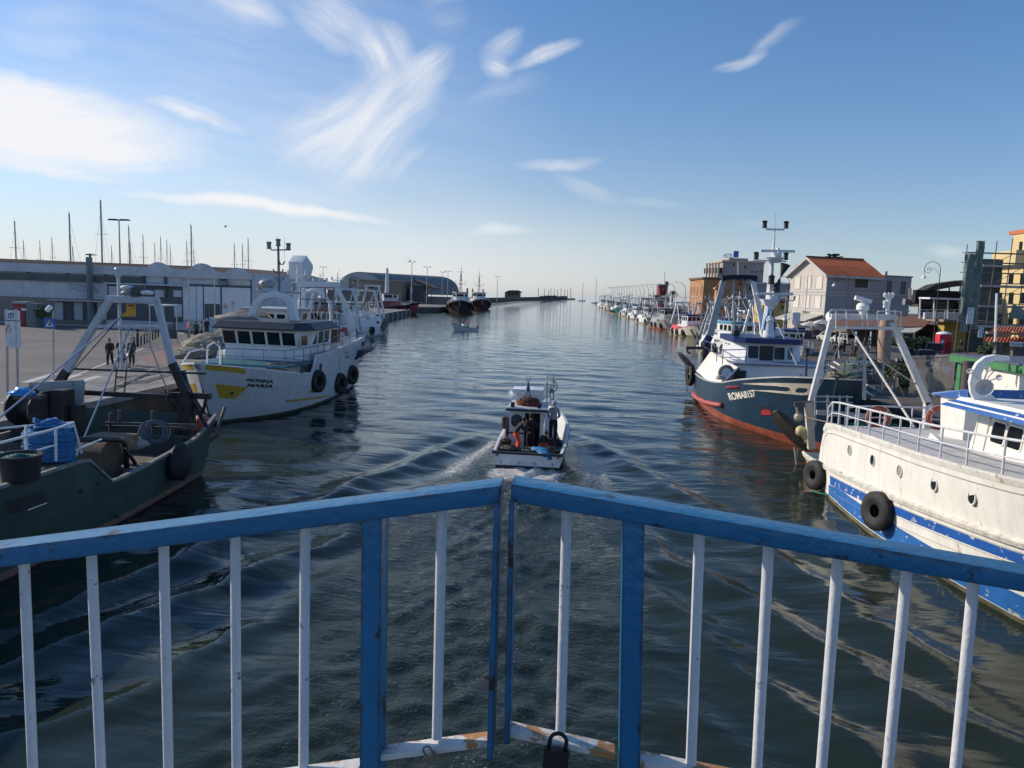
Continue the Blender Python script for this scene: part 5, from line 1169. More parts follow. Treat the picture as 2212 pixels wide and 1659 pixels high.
    for c, ax in ((pm(1500, 790, 53), (.28, 0, .95)), (pm(1450, 890, 53), (-.28, 0, -.95))):
        mb = MB(); ax = Vector(ax).normalized(); o = (pm(1475, 835, 53)); mb.lathe([(.02, 0), (.33, .95), (0, .9)], o, 12, ax); mb.build('day_shape', BLM, t)
    MB().tube([pm(1520, 720, 53), pm(1548, 630, 53)], .012, 4).build('halyard', DST, t)
    for a, b, r in (((1345, 1250), (1560, 1720), .035), ((1340, 1240), (1640, 1800), .0)): 
        if r: MB().tube([pm(*a, 53), at(*c5(1545, 645), 48)], r, 5).build('stay', ROPW, t)
    # statue at the foot of the mast is a thing of its own ; dome beside it
    c = pm(1425, 1590, 52.8); MB().lathe([(.42, -.25), (.5, 0), (.46, .2), (.25, .36), (0, .4)], Vector((c.x, 52.8, 5.2)), 14).build('dome', WHP, t, smooth=True)
    # gallows at the stern
    Yg = 58.2
    def pg(x, y, Y=Yg): return at(*c2(x, y), Y)
    def leg(p0, p1, w0, w1, m, nm):
        a, b = Vector(p0), Vector(p1); d = (b-a).normalized(); n = Vector((d.z, 0, -d.x)).normalized(); rows = []
        for p, w in ((a, w0), (b, w1)): rows.append([p-n*w/2+Vector((0, -.18, 0)), p+n*w/2+Vector((0, -.18, 0)), p+n*w/2+Vector((0, .18, 0)), p-n*w/2+Vector((0, .18, 0))])
        mb = MB(); mb.loft(rows, True); mb.add(rows[0], [(0, 1, 2, 3)]); mb.add(rows[1], [(0, 1, 2, 3)]); return mb.build(nm, m, t, bevel=.015)
    LG = mat('grey gallows paint', (.36, .38, .42), .45, streak=.3)
    leg(pg(738, 870), pg(560, 1585), .36, .5, LG, 'gallows_leg'); k = at(*c5(548, 290), Yg); leg(pg(560, 1585), k, .5, .55, NAVY, 'gallows_foot'); leg(k, Vector((k.x-.05, Yg, 1.2)), .4, .4, BLM, 'gallows_foot')
    leg(pg(1118, 878), pg(1235, 1420), .3, .36, WHP, 'gallows_leg'); leg(pg(1235, 1420), Vector((pg(1235, 1420).x+.6, Yg, 1.2)), .36, .4, WHP, 'gallows_foot')
    mb = MB(); rows = []
    for i in range(9):
        x = 708+(1168-708)*i/8; dz = 55-14*math.sin(PI*i/8) if 0 < i < 8 else 78
        a = pg(x, 808-10*math.sin(PI*i/8)); b = pg(x+(12 if i < 4 else -8), 808+dz); rows.append([a+Vector((0, -.35, 0)), b+Vector((0, -.3, 0)), b+Vector((0, .3, 0)), a+Vector((0, .35, 0))])
    mb.loft(rows, True); mb.add(rows[0], [(0, 1, 2, 3)]); mb.add(rows[-1], [(0, 1, 2, 3)]); mb.build('gallows_cover', mat('navy canvas', (.008, .014, .04), .8), t)
    mb = MB(); ladder(mb, pg(932, 1560), pg(925, 850), (975-885)*.28933/1.736/FPX*58.2, r=.035, step=.4); mb.build('ladder', DST, t)
    mb = MB(); mb.tube([pg(932, 800), pg(930, 625)], .09, 6); mb.tube([pg(985, 850), pg(1130, 1480)], .04, 6); mb.tube([pg(740, 965), pg(850, 930)], .03, 5); mb.tube([pg(870, 850), pg(875, 1590)], .09, 6); mb.tube([pg(745, 1160), pg(870, 960)], .035, 5); mb.tube([pg(975, 1070), pg(1150, 1070)], .06, 6); mb.build('gallows_pipes', GRYP, t)
    # trawl door and gear at the quarter
    mb = MB(); a = at(*c5(255, 388), 59.4); b = at(*c5(410, 556), 59.0); d = (b-a).normalized(); n = Vector((d.z, 0, -d.x)); rows = []
    for i in range(11):
        q = i/10; w = .5*math.sin(PI*min(max(q*.94+.03, 0), 1))**.5; c = a+(b-a)*q; rows.append([c-n*w*.45+Vector((0, -.5*w, 0)), c+n*w*.3+Vector((0, -.9*w, 0)), c+n*w*.45+Vector((0, .7*w, 0)), c-n*w*.3+Vector((0, .9*w, 0))])
    mb.loft(rows, True); mb.build('trawl_door', mat('worn trawl door', (.14, .12, .10), .7), t)
    mb = MB(); mb.bar(at(*c5(340, 345), Yg), at(*c5(560, 345), Yg), .25, .2); mb.tube([at(*c5(348, 350), Yg), at(*c5(350, 380), Yg), at(*c5(385, 405), Yg)], .07, 6); mb.tube(sag(at(*c5(330, 500), 59.2), at(*c5(350, 790), 59.2), 0), .025, 5); mb.build('davit', BLM, t)
    for x, y in ((402, 578), (400, 612), (420, 600)): mb = MB(); mb.blob(at(*c5(x, y), 58.8), (.22, .22, .22), 10, 8, 0); mb.build('float', mat('yellowed float', (.62, .5, .25), .5), t, smooth=True)
    # railings
    mb = MB(); rails(mb, [at(*c5(x, y), Y) for x, y, Y in ((525, 400, 57), (590, 440, 55), (655, 490, 52), (715, 520, 49.5), (960, 520, 48.4))], .95, .03, 1); mb.build('railing', mat('blue rail paint', (.03, .06, .16), .5), t)
    mb = MB(); rails(mb, along([(13.2, 46.5, 3.0), (14.9, 45, 3.2), (15.4, 42, 3.4)], 1.3), .9, .03, 1); mb.build('railing', mat('blue rail paint', (.03, .06, .16), .5), t)
    mb = MB(); c = at(*c5(1590, 640), 46); mb.tube([c, at(*c5(1592, 420), 46)], .04, 6); navlight(mb, at(*c5(1592, 425), 46), 1.2); mb.build('light_post', BLM, t)
    c = at(*c5(840, 232), 52); mb = MB(); mb.lathe([(.22, -.25), (.28, 0), (.22, .25)], Vector((c.x, 51.4, 5.2)), 10, (0, 1, 0)); mb.build('searchlight', BLM, t)
    mb = MB(); mb.blob((12.1, 43.2, 2.5), (1.2, 1.2, .5), 14, 8, .3, 2, 3, .5); mb.build('windlass', BLM, t)
    mb = MB()
    for k in range(3): mb.box((12.0+.34*k, 52.6, 5.2), (.3, .3, .45))
    mb.build('roof_box', mat('cream roof box', (.6, .58, .52), .5), t)
    return t
blue_trawler()
# Madonna-like garden statue standing on the wheelhouse roof
c = at(*c2(1318, 1605), 52.3); c = Vector((c.x, 52.3, 4.92)); t = thing('statue', 'white robed praying statue with a pale blue mantle on the blue trawler roof', 'statue', c)
mb = MB(); mb.lathe([(.42, 0), (.42, .16), (.36, .18)], c, 16); mb.lathe([(.36, .18), (.34, .5), (.29, .95), (.25, 1.25), (.2, 1.4), (.08, 1.48)], c, 18); mb.lathe([(.06, 1.45), (.12, 1.55), (.13, 1.66), (.08, 1.78), (0, 1.82)], c, 14)
mb.tube([c+Vector((-.22, -.05, 1.3)), c+Vector((-.2, -.28, 1.05)), c+Vector((0, -.33, 1.2))], .06, 8); mb.tube([c+Vector((.22, -.05, 1.3)), c+Vector((.2, -.28, 1.05)), c+Vector((0, -.33, 1.2))], .06, 8)
mb.build('robed_figure', mat('white statue paint', (.72, .74, .76), .5), t, smooth='auto')
mb = MB(); rows = []
for z, r in ((.5, .42), (.9, .40), (1.25, .33), (1.5, .2), (1.72, .19), (1.86, .1)):
    rows.append([c+Vector((math.cos(a)*r, math.sin(a)*r, z)) for a in [math.radians(-25+230*k/12) for k in range(13)]])
mb.loft(rows); mb.build('mantle', mat('pale blue mantle', (.1, .26, .52), .6), t, smooth=True)
# ================================================================== big white boat (right foreground)
def white_boat():
    t = thing('fishing_trawler', 'large cream white trawler with blue stripes along its side, nearest on the right', 'fishing boat', (12.5, 24, 0), 'trawlers moored along the right quay')
    T, Ti = TI(12.5)
    rub = lambda Y: interp([11, 17, 21.5, 24.8, 29.5, 33, 35], [2.75, 2.22, 1.78, 1.5, 1.14, .86, .68], Y)
    def sheer(u):
        Y = 34.3-u*22.4
        if Y > 30.3: return max(.7, rub(Y)+.02)
        if Y > 29.3: return rub(Y)+(2.66-rub(Y))*((30.3-Y)/1.0)**.6
        return interp([11, 16.9, 19.1, 21.6, 24.9, 28.35, 29.6], [4.1, 3.66, 3.45, 3.24, 3.05, 2.83, 2.66], Y)
    H = Hull(-33.9, -13.2, [0, .05, .15, .32, .455, .62, .71, .76, .9, 1], [2.35, 2.6, 2.88, 3.06, 3., 2.52, 2.15, 1.9, .8, .03], [2.55, 2.75, 2.98, 3.05, 3.05, 3.05, 3.0, 2.85, 1.8, .06], sheer, rb=.5, rs=-.55, deck=lambda u: .25 if u < .18 else sheer(u)-.05)
    H.shell(T, t, [mat('mossy waterline', (.12, .12, .07), .85, var=.6, scale=3, rust=.35), WHC], .14, 64)
    H.deck(T, t, mat('pale worn deck paint', (.6, .57, .54), .8, var=.12, scale=1.5, rust=.12), 64)
    mb = MB(T); us = [i/90 for i in range(0, 91)]
    mb2 = MB(T)
    for side in (-1, 1):
        rows = []
        for u in [i/70 for i in range(15, 71)]:
            z = H.sheer(u); rows.append([H.pt(u, z-.16, side, .015), H.pt(u, z-.02, side, .05), H.pt(u, z+.04, side, .05), H.pt(u, z+.04, side, -.06)])
        mb.loft(rows)
    mb.build('deck_edge', mat('deck edge moulding', (.76, .73, .67), .55, var=.15, scale=3, rust=.45, rustcol=(.33, .19, .08)), t)
    def rubu(u): Y = 33.9-u*21.5; return rub(Y)
    mb = MB(T)
    for side in (-1, 1):
        rows = []
        for u in us:
            z = rubu(u); rows.append([H.pt(u, z-.17, side, .0), H.pt(u, z-.14, side, .09), H.pt(u, z-.02, side, .1), H.pt(u, z+.04, side, .0)])
        mb.loft(rows)
    mb.build('rubbing_strake', mat('worn strake paint', (.62, .58, .51), .7, var=.35, scale=3, streak=.4, peel=((.2, .17, .14), .63, 5.)), t)
    BS = mat('flaking blue stripe', (.015, .10, .38), .5, var=.15, scale=2, peel=((.62, .6, .56), .595, 3.2))
    mb = MB(T)
    for side in (-1, 1): H.strip(mb, [i/100 for i in range(24, 100)], lambda u: rubu(u)-.56-.08*min(1, max(0, (.5-u)/.3)), lambda u: rubu(u)-.30, side, .012)
    mb.build('blue_stripe', BS, t)
    mb = MB(T)
    for side in (-1, 1): H.strip(mb, [i/100 for i in range(23, 100)], lambda u: .17, lambda u: interp([.2, .3, .5, 1], [.45, .70, .78, .8], u), side, .012)
    mb.build('blue_boot_band', mat('flaking boot blue', (.018, .13, .40), .55, var=.25, scale=1.6, streak=.3, peel=((.5, .5, .44), .6, 2.6)), t)
    mb = MB(T)
    for side in (-1, 1):
        for dz in (-.27, -.60, -.86): H.strip(mb, [i/60 for i in range(10, 60)], lambda u: rubu(u)+dz-.012, lambda u: rubu(u)+dz, side, .02)
    mb.build('plank_seam', mat('plank seam', (.3, .28, .25), .9, var=.4), t)
    mb = MB(T); H.strip(mb, [i/60 for i in range(12, 60)], lambda u: H.sheer(u)-.34, lambda u: H.sheer(u)-.315, -1, .012); mb.build('seam_line', mat('plank seam', (.3, .28, .25), .9, var=.4), t)
    mb = MB(T); H.strip(mb, [i/60 for i in range(0, 12)], lambda u: .25, lambda u: rubu(u)-.2, -1, .02); mb.build('worn_stern_planks', mat('bare rusty planks', (.38, .24, .12), .85, var=.6, scale=4, peel=((.62, .55, .45), .55, 3.)), t)
    for k, p in enumerate(((678, 1382), (880, 1472), (1118, 1565))):
        q = H.hit(*cG(*p), Ti, -1, .0)
        if q: win(t, T(q), (0, -1, 0), (0.03, 0, 1), .32, .34, WHC, GLS if k == 1 else mat('grey deadlight', (.3, .28, .26), .5), .16, .025, 'porthole')
    for p in ((2019, 1046), (2101, 1074)):
        q = H.hit(*p, Ti, -1, .0)
        if q: win(t, T(q), (0, -1, 0), (0.03, 0, 1), .32, .34, WHC, GLS, .16, .03, 'porthole')
    for x, y, r in ((1776, 1027, .47), (1915, 1105, .5)):
        q = H.hit(x, y, Ti, -1, .27)
        if q:
            tyre('t', t, T(q), (-1, -.35, .05), r*.82, .2); w = T(H.pt(H.U(q.x, 1.2), rub(-q.x)+.02, -1, .08))
            MB().tube([T(q)+Vector((.02, -.1, .35)), w+Vector((0, -.12, 0))], .03, 5).build('chain', RUST, t); MB().tube([T(q)+Vector((.02, .15, .3)), w+Vector((0, .2, 0))], .03, 5).build('chain', RUST, t)
    q = H.hit(1790, 1069, Ti, -1, .02)
    if q: MB().tube([T(q), T(q)+Vector((-.45, .5, -.02))], .03, 5).build('green_pipe', mat('green pipe', (.03, .22, .12), .6), t)
    # side railing and aft railing
    RP = mat('white rail paint', (.66, .66, .66), .4, rust=.12)
    us2 = [.215, .24, .275, .315, .36, .405, .455, .505, .56, .615, .67, .73, .8]
    base = [T(H.pt(u, H.sheer(u), -1, -.08))+Vector((0, 0, .03)) for u in us2]
    mb = MB(); rails(mb, base, .82, .03, 1, n=8); mb.build('railing', RP, t)
    base = [T(H.pt(u, H.sheer(u), 1, -.08))+Vector((0, 0, .03)) for u in us2]
    mb = MB(); rails(mb, base, .82, .03, 1, n=8); mb.build('railing', RP, t)
    aft = [Vector((x, y, 2.68)) for x, y in ((9.75, 28.9), (10.3, 29.4), (11.3, 29.75), (12.5, 29.9), (13.7, 29.9), (14.9, 29.3))]
    mb = MB(); rails(mb, aft, .85, .03, 1, n=8); mb.build('railing', RP, t)
    mb = MB(); mb.extr([(9.6, 29.6, .25), (10, 30.1, .25), (12.5, 30.45, .25), (15, 30.1, .25), (15.4, 29.6, .25), (15.4, 29.0, .25), (9.6, 29.0, .25)], (0, 0, 2.42)); mb.build('aft_bulkhead', WHC, t)
    # block house with a blue cap
    mb = MB()
    b = [(12.42, 27.3), (12.5, 25.95), (14.4, 25.95), (14.4, 27.3)]; tp = [(12.1, 26.9), (12.55, 26.05), (14.4, 26.05), (14.4, 26.9)]
    mb.loft([[(x, y, 2.78) for x, y in b], [(x, y, 4.42) for x, y in tp]], True); mb.build('companionway', WHC, t, bevel=.02)
    mb = MB(); mb.hexa([(11.92, 27.15, 4.34), (12.45, 25.8, 4.36), (14.6, 25.7, 4.4), (14.6, 27.3, 4.4), (11.95, 27.15, 4.42), (12.45, 25.8, 4.72), (14.6, 25.7, 4.78), (14.6, 27.3, 4.5)]); mb.build('companionway_cap', BLUE, t)
    mb = MB(); mb.add([(11.5, 26.2, 2.86), (11.7, 25.2, 2.9), (12.2, 26.0, 2.88), (11.55, 26.1, 3.2)], [(0, 1, 2), (0, 1, 3), (1, 2, 3), (0, 2, 3)]); mb.build('deck_bracket', WHC, t)
    mb = MB(); mb.lathe([(.17, 0), (.17, 1.05), (.2, 1.05), (.2, 1.15)], Vector((12.9, 26.9, 4.4)), 14); mb.build('exhaust', mat('sooty exhaust', (.09, .07, .06), .8, rust=.3), t, smooth='auto')
    # wheelhouse on the right
    mb = MB(); w0 = [(11.55, 23.7), (11.95, 14.5), (14.4, 14.5), (14.4, 23.7)]; w1 = [(11.75, 23.35), (12.05, 14.7), (14.4, 14.7), (14.4, 23.35)]
    mb.loft([[(x, y, 2.95) for x, y in w0], [(x, y, 4.6) for x, y in w1]], True); mb.add([(x, y, 4.6) for x, y in w1], [(0, 1, 2, 3)]); mb.build('wheelhouse', WHC, t)
    nx = lambda Y, z: 11.55+(23.7-Y)*.0435+(z-2.95)*.10
    def ww(y0, y1, z, h, **k): Y = (y0+y1)/2; win(t, (nx(Y, z)-.006, Y, z), (.0435, -1, 0), (.10, 0, 1), abs(y0-y1), h, WHC, k.get('m', GLS), k.get('rad', .08), .045, k.get('nm', 'window'))
    a = atx(2156, 950, 11.85); b = atx(2182, 955, 11.85); ww(a.y, b.y, 3.87, .58)
    a = atx(2191, 955, 11.9); b = atx(2222, 960, 11.9); ww(a.y, b.y, 3.87, .58); ww(b.y-.3, b.y-1.3, 3.87, .58); ww(b.y-1.6, b.y-2.6, 3.87, .58)
    a = atx(2117, 950, 11.75); b = atx(2136, 955, 11.75); ww(a.y, b.y, 3.72, 1.25, m=WHC, nm='door', rad=.04)
    mb = MB(); mb.hexa([(10.75, 23.9, 4.42), (11.15, 13.5, 4.6), (14.8, 13.5, 4.6), (14.8, 23.9, 4.42), (11.1, 23.5, 4.66), (11.3, 13.8, 4.92), (14.6, 13.8, 4.92), (14.6, 23.5, 4.66)]); mb.build('wheelhouse_roof', BLUE, t)
    mb = MB(); mb.hexa([(11.04, 23.55, 4.62), (11.24, 13.75, 4.86), (14.7, 13.75, 4.86), (14.7, 23.55, 4.62), (11.1, 23.45, 4.72), (11.3, 13.85, 4.97), (14.6, 13.85, 4.97), (14.6, 23.45, 4.72)]); mb.build('roof_top', WHC, t)
    mb = MB(); mb.bar((10.86, 23.82, 4.535), (11.14, 13.6, 4.755), .03, .045); mb.bar((10.95, 23.86, 4.54), (14.7, 23.86, 4.54), .03, .045); mb.build('roof_stripe', WHP, t)
    # curved fin with horn
    Yf = 22.6
    outer = [(2090, 560), (1960, 545), (1870, 565), (1800, 620), (1755, 700), (1735, 790), (1745, 880), (1790, 985), (1860, 1065), (1880, 1085)]
    inner = [(2088, 598), (1970, 592), (1905, 612), (1862, 655), (1838, 720), (1840, 790), (1880, 850), (1960, 925), (2080, 1010), (2170, 1068)]
    rows = []
    for o_, i_ in zip(outer, inner): a, b = at(*cG(*o_), Yf), at(*cG(*i_), Yf); rows.append([a, b, b+Vector((.14, .42, 0)), a+Vector((.14, .42, 0))])
    mb = MB(); mb.loft(rows, True); mb.add(rows[0], [(0, 1, 2, 3)]); mb.build('curved_fin', mat('bright white paint', (.82, .81, .79), .45, var=.05), t, smooth='auto')
    c = at(*cG(1862, 828), 22.1); mb = MB(); ax = Vector((-.35, -.9, -.05)); mb.lathe([(.045, -.45), (.05, -.28), (.08, -.1), (.17, .0), (.23, .03), (.23, .05), (.06, -.1), (.0, -.12)], c, 20, ax)
    for d in ((-.42, 0, .42), (.1, .1, .5), (.35, 0, .28)): q = c+Vector(d); mb.lathe([(.04, -.1), (.085, .0), (.07, .03), (0, .0)], q, 10, (-.5, -.7, .2)); mb.tube([q, c+Vector((.1, .3, .1))], .025, 5)
    mb.build('horn', mat('grey horn paint', (.55, .54, .52), .45), t, smooth='auto')
    mb = MB(); navlight(mb, at(*cG(1975, 540), 22.7), 1.); mb.build('navigation_light', BLM, t)
    MB().tube([at(*cG(1955, 500), 22.8), at(*cG(1972, 0), 22.8)], .03, 6).build('whip_antenna', WHP, t)
    MB().tube([at(*cG(1950, 680), 22.2), at(*cG(1900, 740), 22.2), at(*cG(1870, 790), 22.2)], .012, 5).build('horn_cable', BLM, t)
    # stern gallows
    Yg = 34.4; GW = mat('white gallows paint', (.62, .62, .61), .45, streak=.2, rust=.1)
    def pg(x, y, Y=Yg): return at(*cG(x, y), Y)
    def leg(p0, p1, w0, w1, nm, m=GW):
        a, b = Vector(p0), Vector(p1); d = (b-a).normalized(); n = Vector((d.z, 0, -d.x)).normalized(); rows = []
        for p, w in ((a, w0), (b, w1)): rows.append([p-n*w/2+Vector((0, -.13, 0)), p+n*w/2+Vector((0, -.13, 0)), p+n*w/2+Vector((0, .13, 0)), p-n*w/2+Vector((0, .13, 0))])
        mb = MB(); mb.loft(rows, True); mb.add(rows[0], [(0, 1, 2, 3)]); mb.add(rows[1], [(0, 1, 2, 3)]); mb.build(nm, m, t, bevel=.012)
    leg(pg(515, 225), pg(335, 950), .19, .24, 'gallows_leg'); leg(pg(310, 960), pg(335, 1370), .34, .3, 'gallows_foot', mat('cream rusty steel', (.62, .55, .45), .6, rust=.3, streak=.3))
    leg(pg(1045, 255), pg(1365, 975), .24, .27, 'gallows_leg'); leg(pg(1365, 960), Vector((pg(1365, 960).x+.1, Yg, .8)), .3, .3, 'gallows_foot')
    mb = MB(); mb.bar(pg(185, 985), pg(345, 970), .2, .24); mb.build('gallows_bracket', DST, t, bevel=.02)
    mb = MB(); mb.bar(pg(495, 205), pg(1075, 212), .6, .24); mb.build('gallows_platform', GW, t, bevel=.02)
    mb = MB(); mb.bar(pg(510, 300), pg(1140, 310), .3, .12); mb.build('crossbeam', GW, t)
    for a, b, c_ in (((500, 300), (570, 290), (492, 370)), ((1135, 318), (1060, 318), (1110, 390))):
        mb = MB(); mb.extr([pg(*a), pg(*b), pg(*c_)], (0, .08, 0)); mb.build('gusset', GW, t)
    mb = MB()
    for Y in (34.0, 34.8):
        for pl in ([(500, 210), (495, 160), (515, 147), (560, 146), (800, 152), (828, 165), (832, 310)], [(920, 310), (918, 162), (935, 158), (1130, 162), (1120, 310)]):
            mb.tube([pg(*p, Y) for p in pl], .035, 6)
        for x in (553, 645, 785, 1075): mb.tube([pg(x, 150, Y), pg(x, 310, Y)], .032, 6)
    mb.tube([pg(500, 205), pg(585, 225)], .03, 6); mb.build('platform_rail', GW, t)
    mb = MB(); ladder(mb, pg(862, 920, 34.2), pg(865, 320, 34.2), .46, r=.03, step=.32); mb.build('ladder', BLM, t)
    mb = MB(); mb.tube([pg(803, 940, 34), pg(803, 470, 34)], .07, 6); mb.tube([pg(960, 850, 34), pg(975, 560, 34)], .03, 5); mb.build('pipe_post', GRYP, t)
    for a, b, r, m_ in (((645, 330), (380, 870), .035, ROPW), ((690, 320), (1290, 1250), .05, mat('pale stay', (.55, .52, .48), .7)), ((730, 450), (1450, 930), .03, ROPW), ((1450, 930), (1560, 1010), .03, ROPW), ((920, 390), (1150, 900), .02, WOOD)):
        q = pg(*b) if b != (1290, 1250) else at(*cG(1290, 1250), 29); MB().tube([pg(*a), q], r, 6).build('stay', m_, t)
    mb = MB(); mb.extr([pg(650, 300), pg(715, 300), pg(690, 360), pg(660, 370)], (0, .1, 0)); mb.build('hanging_block', RUST, t)
    # radar and aerial frame
    mb = MB(); c = pg(790, 115); mb.lathe([(.15, -.24), (.25, -.15), (.27, .02), (.2, .12), (.08, .16), (.05, .3)], c, 14); mb.lathe([(.1, -.5), (.12, -.24)], c, 8); a, b = pg(722, 38), pg(865, 75); mb.tube([a, b], .1, 10); mb.build('radar', mat('bright white paint', (.82, .81, .79), .45), t, smooth='auto')
    mb = MB(); mb.tube([pg(1012, 210), pg(1008, 130), pg(1020, 60)], .09, 8); 
    for d in (-32, 0, 34): mb.tube([pg(1018, 62), pg(1018+d, 25)], .05, 6); mb.lathe([(.07, 0), (.09, .12), (0, .2)], pg(1018+d, 30), 8)
    for y in (95, 130): mb.lathe([(.08, 0), (.1, .12), (0, .18)], pg(985, y), 8)
    mb.build('aerial_post', mat('bright white paint', (.82, .81, .79), .45), t, smooth='auto')
    mb = MB(); mb.lathe([(0, -.03), (.2, -.02), (.2, .02), (0, .04)], pg(488, 206), 14, (1, .3, 0)); mb.build('dish', WHP, t)
    # aft deck : side plate, roller, trawl door and floats
    mb = MB(); mb.lh((10.6, 33.2, .3), (14.8, 33.3, 1.2)); mb.build('stern_plate', GRYP, t)
    mb = MB(); mb.bar(at(*cG(380, 1050), 33.6), at(*cG(830, 1085), 33.6), .16, .2); mb.bar(at(*cG(360, 910), 34.), at(*cG(700, 915), 34.), .06, .06); mb.bar(at(*cG(360, 955), 34.), at(*cG(700, 965), 34.), .05, .05)
    for x in (370, 480, 585, 650): mb.bar(at(*cG(x, 900), 34), at(*cG(x, 1170), 34), .07, .07)
    mb.build('stern_frame', GRYP, t)
    mb = MB(); a, b = at(*cG(12, 1040), 35.3), at(*cG(300, 1380), 34.7); d = (b-a).normalized(); n = Vector((d.z, 0, -d.x)); rows = []
    for i in range(13):
        q = i/12; w = .62*math.sin(PI*min(max(q*.86+.1, 0), 1))**.6; c = a+(b-a)*q; rows.append([c-n*w*.5+Vector((0, -.4*w, 0)), c-n*w*.1+Vector((0, -.7*w, 0)), c+n*w*.55+Vector((0, .3*w, 0)), c+n*w*.1+Vector((0, .7*w, 0))])
    mb.loft(rows, True); mb.add(rows[0], [(0, 1, 2, 3)]); mb.add(rows[-1], [(0, 1, 2, 3)]); mb.build('trawl_door', mat('dark trawl door', (.035, .028, .024), .6, var=.5, scale=4, rust=.25), t)
    for x, y, r in ((240, 1215, .24), (285, 1250, .24), (300, 1290, .22)): mb = MB(); mb.blob(at(*cG(x, y), 34.6), (r, r, r), 12, 8, .05); mb.build('float', mat('yellowed float', (.62, .5, .25), .5), t, smooth=True)
    mb = MB(); mb.lathe([(.08, -.1), (.2, 0), (.08, .1)], pg(222, 1092, 34.2), 12, (.4, 1, 0)); mb.tube([pg(205, 1010, 34.2), pg(215, 1060, 34.2)], .05, 6); mb.tube([pg(250, 1085, 34.2), at(*cG(620, 1170), 33)], .025, 5); mb.build('pulley_block', mat('tan pulley', (.5, .4, .28), .6), t)
    mb = MB()
    for p, q in (((185, 1360), (205, 1530)), ((215, 1375), (205, 1480)), ((215, 1500), (210, 1620))): mb.tube([at(*cG(*p), 35.2), at(*cG(*q), 35.2)], .035, 6)
    mb.build('hanging_rope', ROPW, t)
    return t
white_boat()
for x, lab in ((1897, 'faded orange life ring on the aft rail, farther from the blue capped block'), (2027, 'faded orange life ring on the aft rail, next to the blue capped block')):
    c = at(x, 902, 29.55); t = thing('life_ring', lab, 'life ring', c, 'life rings on the white boat')
    mb = MB(); mb.torus(c, .36, .085, (.06, 1, 0), 30, 10); mb.build('ring', mat('faded orange ring', (.45, .085, .045), .6, var=.4, scale=6), t, smooth=True)
    mb = MB()
    for a in range(4): mb.torus(c+Vector((.36*math.cos(a*PI/2+.8), 0, .36*math.sin(a*PI/2+.8))), .092, .012, (-math.sin(a*PI/2+.8), 0, math.cos(a*PI/2+.8)), 12, 5)
    mb.torus(c+Vector((0, -.03, 0)), .46, .012, (.06, 1, 0), 20, 5); mb.build('grab_line', WHP, t)
netpile('net_heap', 'bright emerald green net draped over the white boat stern rail', [((12.0, 33.7, 1.75), (.9, .7, .45)), ((12.9, 33.6, 1.9), (.9, .6, .4))], NETE, 'nets heaped on the quays', 8, NETE, 4)
